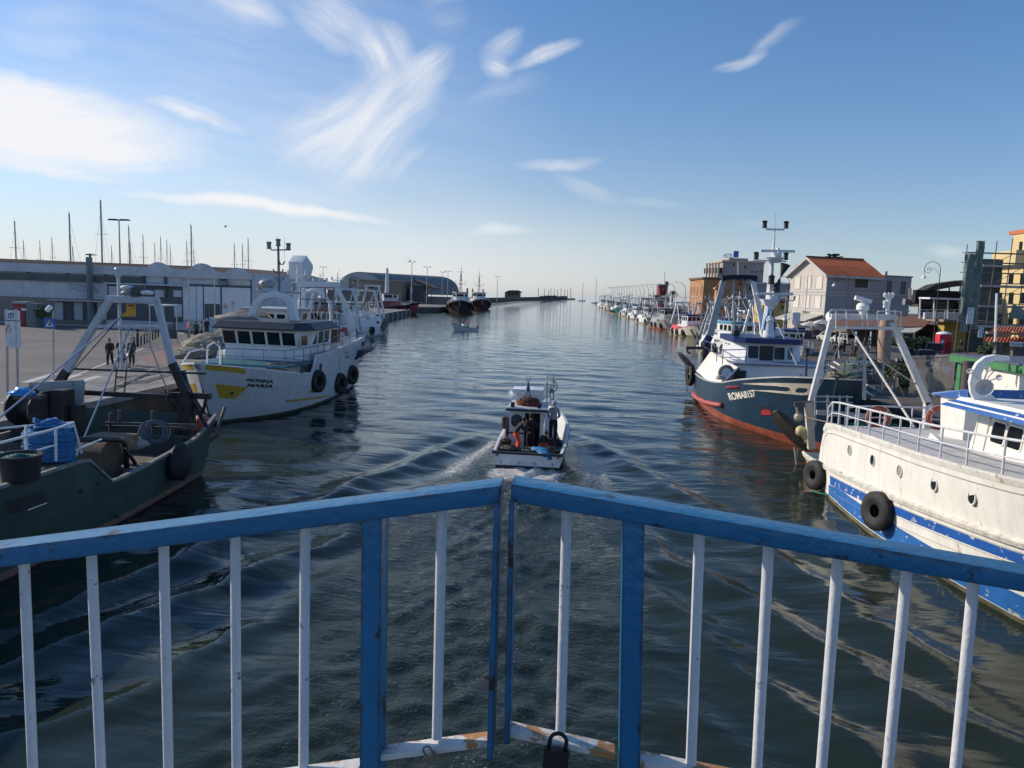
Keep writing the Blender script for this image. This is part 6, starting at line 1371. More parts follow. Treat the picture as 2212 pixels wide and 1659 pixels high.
# ================================================================== other moored trawlers
def trawler(label, side, yb, ys, xn, beam, hull, boot, house, roof, gal, fr=1.0, top=None, group=None, tyres=2, heap=None, mastx=.5, seed=0, extra=None, doors=True, gz=5.2, wz=2.0, wl=.30, fwd=.52, rot=0):
    """yb bow distance, ys stern distance, xn the x of its canal side"""
    rr = random.Random(seed); L = ys-yb; h = beam/2
    t = thing('fishing_trawler', label, 'fishing boat', (0, 0, 0), group)
    H = Hull(-L/2, L/2-L*.07, [0, .15, .5, .75, .9, 1], [h*.8, h*.93, h*.97, h*.75, h*.38, .04], [h*.88, h*.97, h, h*.92, h*.62, .06], ([0, .25, .5, .75, 1], [fr*1.15, fr, fr*1.1, fr*1.6, fr*2.3]), rb=L*.07/(fr*2.3), rs=-.15, deck=lambda u: fr*.4+max(0, u-.5)*fr*1.4)
    H.shell(None, t, [boot, hull], .28, 20); H.bulwark(None, t, top or hull, 20, .12); H.deck(None, t, mat('grey deck paint', (.22, .23, .24), .8, var=.3), 16)
    X = lambda u: -L/2+L*u
    # raised quarter panel on both sides
    for s in (1, -1):
        mb = MB(); rows = []
        for u in [.18+.34*i/8 for i in range(9)]:
            z = H.sheer(u); e = min(1, (u-.18)/.05, (.52-u)/.03+.3); rows.append([H.pt(u, z-.02, s, .0), H.pt(u, z-.02, s, .0)+Vector((0, -s*.15, .75*fr*e))])
        mb.loft(rows); mb.build('quarter_panel', top or hull, t)
    z0 = fr*.9; u0, u1 = fwd-wl/2, fwd+wl/2
    mb = MB(); w = h*.72; mb.hexa([(X(u0-.12), -w, z0-.6), (X(u1+.03), -w*.9, z0-.6), (X(u1+.03), w*.9, z0-.6), (X(u0-.12), w, z0-.6), (X(u0-.12), -w, z0+fr), (X(u1+.02), -w*.9, z0+fr), (X(u1+.02), w*.9, z0+fr), (X(u0-.12), w, z0+fr)]); mb.build('lower_house', house, t)
    zz = z0+fr; mb = MB(); w2 = h*.62; mb.hexa([(X(u0), -w2, zz), (X(u1), -w2, zz), (X(u1), w2, zz), (X(u0), w2, zz), (X(u0), -w2, zz+wz), (X(u1)+.25, -w2, zz+wz), (X(u1)+.25, w2, zz+wz), (X(u0), w2, zz+wz)]); mb.build('wheelhouse', house, t)
    k = 4; ww = 2*w2/k
    for i in range(k): win(t, (X(u1)+.17, -w2+ww*(i+.5), zz+wz*.66), (0, 1, 0), (.12, 0, 1), ww*.76, wz*.42, house, GLS, 0, .03)
    for s in (1, -1):
        for i in range(3): win(t, (X(u1)-.6-i*(X(u1)-X(u0))/3.3, s*(w2+.01), zz+wz*.66), (-s, 0, 0), (0, 0, 1), (X(u1)-X(u0))/4.6, wz*.42, house, GLS, 0, .03)
    mb = MB(); mb.box(((X(u0)+X(u1))/2+.15, 0, zz+wz+.12), (X(u1)-X(u0)+.9, 2*w2+.5, .26)); mb.build('roof', roof, t, bevel=.05)
    mb = MB(); rails(mb, [H.pt(u, H.sheer(u), s, -.06) for s in (1, -1) for u in ((.58, .66, .74, .82, .9, .96) if s > 0 else (.96, .9, .82, .74, .66, .58))], .7, .03, 1, n=5); mb.build('railing', WHP, t)
    mb = MB(); rails(mb, [(X(u0-.12), -w, zz), (X(u0-.12), w, zz)], .9, .025, 1, n=4); rails(mb, [(X(u0-.12), -w, zz), (X(u1), -w*.9, zz)], .8, .025, 1, n=4); mb.build('railing', WHP, t)
    # gallows at the stern
    xg = X(.06); zt = gz*fr**.3+.7; a = h*.9; b = h*.42; r = .15
    mb = MB()
    for s in (1, -1): mb.bar((xg, s*a, fr*.6), (xg+.3, s*b, zt), .3, .3, up=(1, 0, 0)); mb.tube([(xg+.3, s*b, zt-.2), (X(.24), s*w*.6, z0+fr*.9)], .07, 5)
    mb.bar((xg+.3, -b-.4, zt), (xg+.3, b+.4, zt), .34, .3); mb.bar((xg+.18, -a*.8, zt*.62), (xg+.18, a*.8, zt*.62), .12, .12); mb.build('gallows', gal, t)
    mb = MB(); ladder(mb, (xg+.5, 0, fr), (xg+.5, .1, zt), .5, (0, 1, 0), .03, .5); mb.build('ladder', DST, t)
    mb = MB(); xm = X(mastx); zm = zz+wz+.2; mb.tube([(xm, 0, zm), (xm, 0, zm+2.6), (xm, 0, zm+4.2)], [.12, .08, .05], 7); mb.tube([(xm, -.9, zm+3.2), (xm, .9, zm+3.2)], .05, 5); mb.tube([(xm, -.6, zm+1.9), (xm, .6, zm+1.9)], .05, 5)
    for s in (-.9, .9): navlight(mb, (xm, s, zm+3.25), 1.2)
    for s in (1, -1): mb.tube([(xm, 0, zm+3.6), (xg+.3, s*b, zt)], .022, 4); 
    mb.tube([(xm, 0, zm+3.6), (X(.97), 0, fr*2.3)], .022, 4); mb.build('mast', rr.choice([WHP, GRYP, WHP]), t)
    radar(t, (xm+.1, 0, zm+1.3), 1.5, WHP, rr.uniform(0, 3))
    MB().tube([(xm+.3, .4, zm), (xm+.3, .42, zm+rr.uniform(3.5, 5.5))], .018, 4).build('whip_antenna', STL, t)
    for i in range(tyres):
        u = .3+.4*i/max(1, tyres-1) if tyres > 1 else .4
        tyre('t', t, H.pt(u, fr*.62, side, .16), (0, side, 0), .46, .17)
    if doors: mb = MB(); mb.bar((xg-.6, side*(h*.95), fr*1.5), (xg+1.2, side*(h*1.02), fr*.7), 1.3, .1, up=(0, side, .2)); mb.build('trawl_door', BLM, t)
    if heap: mb = MB(); mb.blob((X(.17), 0, fr*.9), (L*.07, h*.5, fr*.8), 16, 8, .3, 2.2, seed, .5); mb.build('net_heap', heap, t, smooth=True)
    mb = MB()
    for i in range(7):
        a_ = rr.uniform(-.5, .5)*h; mb.tube([(xg+rr.uniform(0, .6), a_, zt-rr.uniform(0, 1)), (X(rr.uniform(.1, .9)), rr.uniform(-.9, .9)*h, fr*rr.uniform(.9, 1.6))], .025, 4)
    mb.bar((xg, -h, fr*1.2), (xg-rr.uniform(.5, 1.2), -h-.5, fr*2.2), .3, .15); mb.bar((X(.3), rr.uniform(-1, 1), fr*1.4), (X(.14), rr.uniform(-1, 1), fr*2.+2.2), .12, .12)
    mb.build('rigging', DST, t)
    mb = MB()
    for i in range(16): mb.box((X(rr.uniform(.08, .9)), rr.uniform(-.6, .6)*h*.8, fr*.55+rr.uniform(.1, .5)), (rr.uniform(.3, .9), rr.uniform(.3, .8), rr.uniform(.3, .9)), rr.uniform(0, 3))
    mb.build('deck_gear', [mat('mixed deck gear', (.16, .15, .14), .8, var=.6, scale=2.)], t)
    if extra: extra(t, H, X, zz+wz+.25, h)
    t.location = (xn+(h if side < 0 else -h), (yb+ys)/2, 0); t.rotation_euler = (0, 0, -PI/2+rot)
    return t
BOOT = mat('stained yellowish boot', (.33, .28, .16), .8, var=.4, streak=.5, rust=.25); BOOTR = mat('red boot paint', (.25, .06, .035), .8, var=.4, rust=.3)
GRNP = mat('sea green hull paint', (.02, .15, .13), .5, streak=.4); SKYP = mat('sky blue paint', (.08, .28, .42), .5, streak=.3); PINK = mat('bright coral red paint', (.62, .06, .07), .5, streak=.2)
GL_ = 'trawlers moored along the left quay'; GR_ = 'trawlers moored along the right quay'
def power_block(t, H, X, z, h):
    mb = MB(); mb.tube([(X(.3), -.6, 2.2), (X(.3), -.6, 8.2)], .35, 10); mb.build('crane_column', WHT, t)
    mb = MB(); mb.extr([(X(.3)+1.2, -1.5, 7.9), (X(.3)+1.35, -1.5, 9.6), (X(.3)+.3, -1.5, 10.3), (X(.3)-1.3, -1.5, 9.4), (X(.3)-1.3, -1.5, 9.0), (X(.3)-.5, -1.5, 7.9)], (0, 1.5, 0)); mb.build('power_block', WHT, t, bevel=.08)
    mb = MB()
    for s in (1, -1): mb.tube([(X(.2), s*1.8, 3), (X(.22), s*1.7, 5.5), (X(.24), s*1.0, 6.6), (X(.24), 0, 6.8)], .22, 7)
    mb.build('arch', WHT, t)
def letter_a(t, H, X, z, h):
    mb = MB()
    for s in (1, -1): H.strip(mb, [.60+.36*i/10 for i in range(11)], lambda u: H.sheer(u)-.1-.42*max(0, min(1, (u-.6)/.1)), lambda u: H.sheer(u)-.1, s, .02)
    mb.build('painted_trim', YEL, t)
    power_block(t, H, X, z, h)
trawler('pale grey trawler with yellow bow trim and a tall white crane head', 1, 62, 84, -25.3, 6.6, mat('pale grey hull', (.5, .5, .5), .5, streak=.4, rust=.1), BOOT, WHT, mat('grey roof', (.4, .41, .42), .6), WHT, 1.5, None, GL_, 1, GRND, .42, 3, letter_a, True, 5.6, 2.0, .24, .60, rot=-.06)
trawler('all white trawler with small round ports and a black cabin roof before the dark pier', 1, 98, 118, -32.0, 6.4, WHT, mat('light grey boot', (.3, .3, .3), .7), WHT, BLM, WHT, 1.5, None, GL_, 2, GRND, .5, 4, None, True, 5.4, 1.9, .26, .55, rot=-.22)
trawler('white trawler with red deck gear half hidden behind other boats by the left quay', 1, 84, 99, -29.2, 5.6, WHT, BOOTR, WHT, RED, WHT, 1.3, RED, GL_, 0, NETB, .5, 5, None, False, 5.8, 1.9, .26, .55, rot=-.18)
RB_ = [('white trawler with a pale blue roof just beyond the blue trawler', 99, 117, 17.9, WHT, BOOT, WHT, SKYP, GRYP, None, 4, NETG, 1.25),
 ('coral red topped trawler with a red buoy and black tyres', 147, 163, 18.7, mat('cream hull paint', (.6, .56, .45), .5, streak=.4), BOOT, WHT, NAVY, WHT, PINK, 3, NETG, 1.15),
 ('rusty grey hulled trawler with white rails and three big tyres', 177, 195, 17.3, mat('rusty grey hull', (.26, .25, .24), .7, streak=.6, rust=.7), BOOTR, GRYP, BLM, GRYP, GRYP, 3, NETB, 1.4),
 ('white trawler with two tyres amidships and a grey wheelhouse', 209, 227, 16.2, WHT, BOOT, GRYP, GRYP, GRYP, None, 2, None, 1.3),
 ('small white trawler with a tall white mast in the middle of the row', 247, 263, 15.4, WHT, BOOT, WHT, WHT, WHT, None, 1, NETB, 1.1),
 ('white trawler with a sky blue bulwark', 280, 297, 14.2, mat('greyish white hull', (.5, .5, .47), .6, streak=.4), BOOT, WHT, SKYP, GRYP, SKYP, 1, None, 1.2),
 ('sea green and white trawler with black tyres', 312, 338, 12.0, GRNP, BOOT, WHT, BLM, GRYP, WHT, 4, NETB, 1.5),
 ('dull grey white trawler second from the seaward end of the row', 388, 412, 10.4, mat('dull white hull', (.42, .41, .39), .7, streak=.5, rust=.3), BOOT, WHT, GRYP, GRYP, None, 2, NETB, 1.5),
 ('white trawler with black patches at the seaward end of the row', 446, 470, 8.6, WHT, BOOT, WHT, BLM, WHT, None, 2, None, 1.5)]
for i, (lab, yb, ys, xn, hu, bo, ho, ro, ga, tp, ty, he, fr) in enumerate(RB_):
    trawler(lab, -1, yb, ys, xn, 6.2 if ys-yb > 17 else 5.4, hu, bo, ho, ro, ga, fr, tp, GR_, ty, he, R.uniform(.45, .6), 20+i, None, True, R.uniform(4.8, 6), 1.8, R.uniform(.22, .3), R.uniform(.48, .6), rot=.17 if yb < 300 else .08)
INN = [('white trawler with a navy canopy in the second row beyond the blue trawler', 82, 97, 19.5, NAVY, WHT), ('blue roofed white trawler in the second row by the street', 122, 138, 21.5, NAVY, WHT), ('black topped trawler behind the coral red one', 160, 174, 24.0, BLM, GRYP), ('grey trawler behind the rusty hulled one', 196, 210, 23, GRYP, GRYP), ('white masted trawler in the second row far along the quay', 232, 246, 22, WHT, WHT), ('dark trawler in the second row near the red house', 268, 284, 20.5, BLM, DST), ('far grey trawler in the second row before the breakwater lamps', 345, 362, 17.5, GRYP, GRYP)]
for i, (lab, yb, ys, xn, ro, ga) in enumerate(INN):
    trawler(lab, -1, yb, ys, xn, 5.2, [WHT, GRYP, WHT][i % 3], BOOT, WHT, ro, ga, 1.2, None, GR_, 1, NETB, R.uniform(.4, .6), 50+i, None, False, R.uniform(5, 6.2), 1.8, .28, .55, rot=.12)
# ================================================================== tugs and the red and white pilot ship
def tug(label, loc, rz, hullm, topm, s=1., tower=False):
    t = thing('tugboat', label, 'tugboat', (0, 0, 0), 'tugs by the left breakwater')
    H = Hull(-11, 10, [0, .3, .7, .9, 1], [3.2, 4., 3.7, 1.9, .1], [3.8, 4.5, 4.4, 3, .3], ([0, .4, .75, 1], [1.7, 1.8, 2.8, 4.2]), rb=.35, rs=-.15, deck=lambda u: 1.1+1.5*max(0, u-.5))
    H.shell(None, t, [mat('dark red antifouling', (.06, .022, .018), .8), hullm], .3, 24); H.bulwark(None, t, hullm, 24, .2); H.deck(None, t, mat('rusty deck', (.2, .1, .07), .8), 20)
    mb = MB(); 
    for s_ in (1, -1): mb.tube([H.pt(u, H.sheer(u)-.3, s_, .12) for u in [i/16 for i in range(17)]], .28, 6)
    mb.build('rubber_fender', BLK, t)
    mb = MB(); mb.hexa([(-4, -3.2, 1.2), (5.5, -3., 1.2), (5.5, 3., 1.2), (-4, 3.2, 1.2), (-4, -3, 4.2), (5., -2.6, 4.2), (5., 2.6, 4.2), (-4, 3, 4.2)]); mb.build('deckhouse', topm, t, bevel=.1)
    mb = MB(); oc = [(3.6, -1.3), (3.6, 1.3), (2.4, 2.3), (-.6, 2.3), (-1.4, 1.4), (-1.4, -1.4), (-.6, -2.3), (2.4, -2.3)]
    mb.loft([[(x, y, 4.2) for x, y in oc], [(x*1.02, y*1.04, 5.2) for x, y in oc], [(x*1.1, y*1.12, 6.6) for x, y in oc]], True); mb.build('wheelhouse', WHT, t)
    for x, y, rx, ry, w in ((3.85, 0, 0, 1, 2.2), (3.25, 1.95, -.7, .75, 1.3), (3.25, -1.95, .7, .75, 1.3), (.9, 2.52, -1, 0, 2.6), (.9, -2.52, 1, 0, 2.6)): win(t, (x, y, 5.85), (rx, ry, 0), (0, 0, 1), w, 1.0, WHT, GLS, .05, .06)
    mb = MB(); mb.loft([[(x*1.2, y*1.2, 6.6) for x, y in oc], [(x*1.2, y*1.2, 6.85) for x, y in oc]], True); mb.add([(x*1.2, y*1.2, 6.85) for x, y in oc], [tuple(range(8))]); mb.build('roof', topm, t)
    mb = MB(); hm = 8.5 if tower else 7.0
    if tower: mb.tube([(0, 0, 6.8), (0, 0, 6.8+hm)], [.75, .4], 8)
    else:
        for y in (-.5, .5): mb.tube([(0, y, 6.8), (0, y*.3, 6.8+hm*.9)], .08, 5)
        mb.tube([(0, 0, 6.8), (0, 0, 7+hm*1.15)], .1, 6)
        for k in range(5): mb.tube([(0, -.6, 7.4+k*1.1), (0, .6, 7.4+k*1.1)], .05, 4)
    mb.tube([(0, -1.4, 6.5+hm), (0, 1.4, 6.5+hm)], .07, 5); mb.tube([(0, -1.7, 9.5), (0, 1.7, 9.5)], .06, 5)
    for y in (-1.7, 1.7): mb.tube([(0, y, 9.5), (0, y, 10.8)], .07, 5)
    for k in range(4): navlight(mb, (.2, 0, 7.6+k*1.5), 1.8)
    mb.tube([(0, 0, 6+hm), (0, 0, 9+hm)], .04, 4); mb.build('mast', topm if not tower else WHT, t)
    mb = MB()
    for y in (-2.2, 2.2): mb = MB(); mb.tube([(-3.2, y, 4.2), (-3.2, y, 7.4), (-3.5, y, 7.9), (-4.4, y, 8.)], .3, 8); mb.build('exhaust_pipe', BLM, t)
    mb = MB(); rails(mb, [(-4, -3, 4.2), (-4, 3, 4.2)], 1, .04, 2); rails(mb, [H.pt(u, H.sheer(u), 1, -.3) for u in (.6, .75, .9)], .9, .04, 1); rails(mb, [H.pt(u, H.sheer(u), -1, -.3) for u in (.6, .75, .9)], .9, .04, 1); mb.build('railing', WHP, t)
    for u in (.5, .62, .74, .86): 
        for s_ in (1, -1): tyre('t', t, H.pt(u, H.sheer(u)-.9, s_, .2), (0, s_, 0), .5, .2)
    t.location = loc; t.rotation_euler = (0, 0, rz); t.scale = (s, s, s)
    return t
trawler('white trawler with a tall open gallows just before the dark pier', 1, 124, 140, -36.6, 5.6, WHT, BOOT, WHT, GRYP, WHT, 1.3, None, GL_, 1, NETB, .5, 71, None, True, 6.4, 1.9, .26, .55, rot=-.12)
trawler('white and red trawler inside the line of boats by the left quay', 1, 100, 114, -38.5, 5.2, WHT, BOOTR, RED, WHT, GRYP, 1.3, None, GL_, 0, NETB, .5, 73, None, False, 6.8, 1.9, .26, .55, rot=-.2)
tug('black hulled tug with a white wheelhouse moored beyond the dark pier', (-41.5, 258, 0), math.radians(-82), mat('black brown tug hull', (.04, .028, .026), .6, streak=.3, rust=.3), mat('grey white tug top', (.5, .5, .5), .5))
tug('dark red hulled tug moored behind the black tug', (-43.5, 318, 0), math.radians(-75), mat('dull red tug hull', (.13, .03, .028), .6, streak=.3, rust=.2), mat('grey white tug top', (.5, .5, .5), .5), 1.0)
tug('red and white harbour ship with a tall white tower mast behind the pier', (-57.5, 222, 0), math.radians(5), mat('rosy red ship hull', (.3, .05, .055), .6, streak=.3), mat('red ship paint', (.3, .06, .055), .5), .85, True)
# small motor boat with two people
def motorboat():
    t = thing('motorboat', 'small white motorboat with two people coming up the canal', 'motorboat', (0, 0, 0))
    H = Hull(-2.6, 2.3, [0, .4, .8, 1], [.8, .95, .6, .02], [.9, 1.1, .85, .03], ([0, .5, 1], [.55, .6, 1.0]), rb=.7, rs=0, deck=lambda u: .2+.5*max(0, u-.6)*2)
    H.shell(None, t, [WHP, WHP], .1, 16); H.bulwark(None, t, BLM, 16, .08); H.deck(None, t, GRYP, 12)
    MB().box((-2.7, 0, .6), (.4, .4, .9)).build('outboard_motor', BLM, t, bevel=.08); MB().box((.3, 0, .75), (.5, .6, .7)).build('console', WHP, t, bevel=.05)
    t.location = (-21.7, 140.6, .12); t.rotation_euler = (0, -.1, math.radians(215)); t.scale = (.95, .95, .95)
motorboat()
person('person in dark clothes standing at the helm of the small motorboat', (-21.9, 140.4, .42), 125, 'stand', (.03, .03, .035), (.03, .03, .04))
person('person in a red vest standing behind the helm of the small motorboat', (-21.1, 141., .42), 125, 'stand', (.5, .07, .06), (.05, .03, .03))
# yachts far off at sea
def sailboat(label, x, yt, Y, lean=0, thick=.11, sp=True, L=9., zb=0, group='sailboats in the marina'):
    b = at(x, 600, Y); tp = at(x, yt, Y); t = thing('sailboat', label, 'sailboat', (0, 0, 0), group)
    H = Hull(-L/2, L/2-.8, [0, .4, .8, 1], [1, 1.4, .8, .03], [1.15, 1.55, 1., .05], ([0, .5, 1], [1., .9, 1.2]), rb=.6, rs=-.1, deck=lambda u: .85)
    H.shell(None, t, [WHP, WHP], .15, 12); H.deck(None, t, WHP, 10)
    mb = MB(); mb.box((.2, 0, 1.1), (3.2, 1.6, .5), 0, .8); mb.build('cabin', WHP, t, bevel=.06)
    MS = mat('aluminium mast', (.36, .37, .38), .45, .3); h = tp.z
    mb = MB(); mb.tube([(.6, 0, .9), (.6, 0, h)], [thick, thick*.85], 7); mb.tube([(.6, 0, 2), (-3., 0, 2)], .08, 6); mb.box((.5, 0, h+.08), (.35, .05, .05)); mb.tube([(.6, 0, h), (.6, .1, h+.6)], .015, 4); mb.build('mast', MS, t)
    if sp:
        mb = MB()
        for f in ((.45, .72) if h > 15 else (.55,)): mb.tube([(.6, -1., h*f), (.6, 1., h*f)], .03, 4)
        for s in (1, -1): mb.tube([(.6, s*1.3, 1), (.6, s*1., h*.55), (.6, 0, h*.93)], .018, 3)
        mb.tube([(L/2-.3, 0, 1.2), (.6, 0, h*.95)], .02, 3); mb.build('rigging', MS, t)
    t.location = (tp.x, Y, zb); t.rotation_euler = (0, 0, R.uniform(.9, 2.2)); return t
sailboat('white yacht under bare mast alone on the open sea beyond the breakwater', 1259, 611, 900, 0, .3, True, 14, 0, None)
sailboat('white yacht with a tall thin mast lying off the last trawler', 1288, 601, 700, 0, .2, True, 12, 0, None)
MA = [(30, 477, 130, 'tall sailboat mast rising at the left edge of the warehouse roof', .13), (46, 520, 170, 0, .09), (85.5, 521, 175, 0, .09), (107, 513, 170, 0, .09), (141, 460, 125, 'second tallest sailboat mast, left of the warehouse chimney', .15), (154, 532, 170, 0, .1), (215, 432, 128, 'tallest sailboat mast with two pairs of spreaders behind the warehouse chimney', .17), (236, 532, 180, 0, .1), (271, 488, 140, 'tall sailboat mast just right of the floodlight mast', .13), (277, 524, 175, 0, .1), (309, 508, 160, 'sailboat mast with a small wind vane between floodlight and curved gable', .11), (308, 537, 185, 0, .08), (329, 526, 185, 0, .09), (342, 512, 170, 0, .1), (355, 519, 180, 0, .09), (362.5, 530, 185, 0, .08), (402.5, 521, 170, 0, .1), (406, 486, 128, 'tall sailboat mast rising above the curved gables', .14), (416, 540, 175, 0, .08), (503, 527, 165, 0, .1), (519, 528, 170, 0, .1), (535, 515, 160, 'tallest sailboat mast near the right end of the warehouse', .11)]
for x, yt, Y, lab, th in MA: sailboat(lab or 'short thin bare sailboat mast showing above the warehouse roof', x, yt, Y, 0, th)
# gulls
def gull(label, x, y, Y, s):
    c = at(x, y, Y); t = thing('seagull', label, 'seagull', c); mb = MB(); mb.blob((0, 0, 0), (.06, .2, .06), 10, 6, 0)
    mb.build('body', mat('gull grey', (.25, .25, .26), .8), t, world=False); mb = MB()
    for sg in (1, -1): rows = [[(0, .07, .02), (0, -.07, .02)], [(sg*.3, .1, .16), (sg*.3, -.03, .15)], [(sg*.62, .02, .1), (sg*.62, -.05, .1)]]; mb.loft(rows)
    mb.build('wing', mat('gull grey', (.25, .25, .26), .8), t, world=False); t.scale = (s, s, s); t.rotation_euler = (0, .3, .5)
gull('seagull gliding above the right end of the warehouse', 487, 489, 60, 1.5)
gull('seagull gliding beside the tall lamp mast over the tugs', 886, 563, 90, 1.3)
# ================================================================== warehouse and left quay
def lhp(parent, name, x0, y0, x1, y1, Y, dep, m, bevel=0.):
    a, b = at(x0, y0, Y), at(x0, y1, Y); c = at(x1, y0, Y); lo = (a.x, Y-dep, min(a.z, b.z)); hi = (c.x, Y, max(a.z, b.z))
    return MB().lh(lo, hi).build(name, m, parent, bevel=bevel)
WLT = mat('dull white render', (.56, .58, .61), .8, var=.2, scale=.5, streak=.35, fine=.1); WLG = mat('grey green glazing', (.10, .12, .11), .7, var=.3, scale=.4); WLD = mat('dark pier paint', (.10, .11, .12), .7); WLB = mat('beige plinth', (.24, .22, .19), .9, var=.2)
def warehouse():
    t = thing('warehouse', 'long dull white warehouse with curved gables across the left quay road', 'warehouse', (-60, 84, QZ)); Y = 84.
    aR = at(545, 592, Y); xL = -95.
    MB().lh((xL, Y, QZ), (aR.x, Y+24, 8.35)).build('wall', WLT, t)
    mb = MB(); mb.hexa([(xL, Y+1.0, 8.36), (aR.x-.3, Y+1.0, 8.36), (aR.x-.3, Y+24, 8.36), (xL, Y+24, 8.36), (xL, Y+2, 9.35), (aR.x-3, Y+2, 9.0), (aR.x-3, Y+23, 9.0), (xL, Y+23, 9.35)]); mb.build('roof', mat('brown roof felt', (.12, .085, .07), .9), t)
    # fascia with curved gables
    def gy(x): return interp([-60, 0, 340, 440, 545], [566, 567, 578, 586, 592], x)
    top = []
    for x in range(-60, 546, 5):
        y = gy(x)
        for c, hgt, w in ((341, 12, 26), (436, 17, 32), (511, 12, 26)):
            d = abs(x-c)/w
            if d < 1: y -= hgt*(1-d*d*(1.4-.4*d)) if d < 1 else 0
        top.append(at(x, y, Y-.35))
    bot = [at(x, interp([0, 270, 400, 545], [585, 594, 600, 604], x), Y-.35) for x in range(-60, 546, 5)]
    mb = MB(); mb.loft([[a, b, b+Vector((0, .345, 0)), a+Vector((0, .345, 0))] for a, b in zip(top, bot)], True); mb.build('fascia', WLT, t)
    lhp(t, 'window_band', -60, 586, 310, 601, Y-.02, .3, WLG)
    for x in (63, 147, 229, 312, 358): lhp(t, 'pier', x-2.5, 585 if x < 300 else 596, x+2.5, 603 if x < 300 else 640, Y-.02, .2, WLD)
    lhp(t, 'plinth_band', -60, 637, 228, 692, Y-.01, .05, WLB)
    lhp(t, 'canopy', 117, 646, 231, 648.5, Y-.05, 1.2, mat('pale canopy edge', (.5, .46, .42), .8))
    for i, x in enumerate((118, 136, 160, 186, 211)): lhp(t, 'door', x, 653, x+19, 690, Y-.02, .05, [WLT, WLG, WLT, WLG, WLT][i]); lhp(t, 'door_frame', x+19, 652, x+23, 691, Y-.02, .09, WLD)
    # middle bays : dark openings with white boards
    lhp(t, 'opening', 232, 612, 394, 690, Y-.02, .04, WLD)
    for x0, y0, x1, y1 in ((235, 618, 258, 650), (262, 622, 300, 640), (320, 594, 356, 610), (376, 596, 393, 610), (335, 626, 355, 641), (375, 627, 392, 641), (376, 657, 393, 684)): lhp(t, 'board', x0, y0, x1, y1, Y-.06, .05, WLT)
    lhp(t, 'ledge', 228, 610, 410, 613, Y-.06, .5, WLT)
    # right bays : sliding doors
    lhp(t, 'lintel', 408, 613, 545, 618, Y-.02, .12, WLD)
    for x0, x1 in ((396, 423), (425, 438), (441, 476), (480, 541)): lhp(t, 'sliding_door', x0, 618, x1, 690, Y-.05, .08, mat('white door paint', (.72, .74, .77), .6, var=.1, streak=.3))
    for x in (439.5, 478, 542.5): lhp(t, 'door_gap', x-1.4, 604 if x > 540 else 618, x+1.4, 690, Y-.02, .05, WLD)
    lhp(t, 'small_window', 474, 600, 490, 614, Y-.05, .1, WLD); lhp(t, 'window_box', 475, 607, 494, 614, Y-.15, .5, mat('blue grey box', (.2, .25, .3), .7)); lhp(t, 'wicket_door', 442, 656, 451, 690, Y-.14, .04, WLG); lhp(t, 'wicket_door', 452, 656, 475, 684, Y-.14, .04, WLG)
    a, b = at(191.5, 690, Y-1.0), at(201.5, 556, Y-.2); MB().lh((a.x, Y-1.2, QZ), (b.x, Y-.36, b.z)).build('chimney', mat('grey chimney', (.22, .23, .25), .8), t)
    c = at(194.5, 556, Y-.7); mb = MB(); mb.tube([c, c+Vector((0, 0, .25))], .12, 6); mb.lathe([(.75, 0), (.7, .06), (0, .2)], c+Vector((0, 0, .25)), 10); mb.build('chimney_cap', DST, t)
    mb = MB(); v, f = text_tris('SCLA', .2); p = at(146, 622, Y-.36); mb.add([p+Vector((a*3.6, 0, -.2-a*.3+b*.8)) for a, b in v], f); mb.build('graffiti', mat('faded grey graffiti', (.34, .36, .39), .8), t)
warehouse()
def pole_sign(name, label, cat, x, yb, Y, parts, r=.035, top=None):
    b = at(x, yb, Y); t = thing(name, label, cat, (b.x, Y, QZ)); MB().tube([(b.x, Y, QZ), at(x-.8, top, Y)], r, 7).build('post', STL, t)
    for nm, pts, m, d in parts:
        mb = MB(); mb.extr([at(px, py, Y-d) for px, py in pts], (0, .015, 0)); mb.build(nm, m, t)
    return t
BS_ = mat('sign blue', (.02, .12, .4), .4); WS_ = mat('sign white', (.7, .7, .72), .5); BK_ = mat('sign ink', (.03, .05, .09), .5); RS_ = mat('sign red', (.5, .03, .04), .5)
t = pole_sign('crossing_sign', 'square blue pedestrian crossing sign on a grey post', 'sign', 116, 823, 39, [('sign_plate', [(94, 687), (119, 688), (120, 709), (95, 708)], BS_, .05), ('white_triangle', [(107, 690), (116, 706), (98, 705.5)], WS_, .07), ('walking_figure', [(106, 694), (107.5, 693), (108.6, 695), (109, 699), (111.5, 704.6), (109.6, 704.6), (107.4, 700.6), (105, 704.6), (103.2, 704.4), (105.8, 699)], BK_, .09)], .04, 672)
mb = MB(); mb.tube([at(101, 671, 38.9), at(110, 662, 38.9)], .12, 10); mb.build('lamp_tube', mat('white tube lamp', (.8, .8, .8), .3), t)
Yi = 33.; t = thing('notice_board', 'tall white harbour notice board with a blue M logo and warning triangle', 'sign', (at(27, 800, Yi).x, Yi, QZ))
lhp(t, 'board', 11, 670, 43, 749, Yi, .05, WS_)
mb = MB(); mb.tube([at(14, 668, Yi), at(16, 850, Yi)], .06, 6); mb.tube([at(36, 668, Yi), at(38, 850, Yi)], .06, 6); mb.build('post', STL, t)
mb = MB(); v, f = text_tris('m', .45, .02); p = at(16, 688, Yi-.06); mb.add([p+Vector((a*.33, 0, b*.27)) for a, b in v], f); mb.build('logo', mat('logo blue', (.03, .16, .36), .5), t)
mb = MB(); mb.lh(at(11, 693, Yi-.055), at(43, 692.4, Yi-.053)); mb.build('divider', BK_, t)
mb = MB(); tri = [at(18, 701, Yi-.06), at(24.5, 717, Yi-.06), at(12.5, 717, Yi-.06)]; mb.tube(tri, .016, 4, True); mb.build('warning_triangle', RS_, t)
mb = MB()
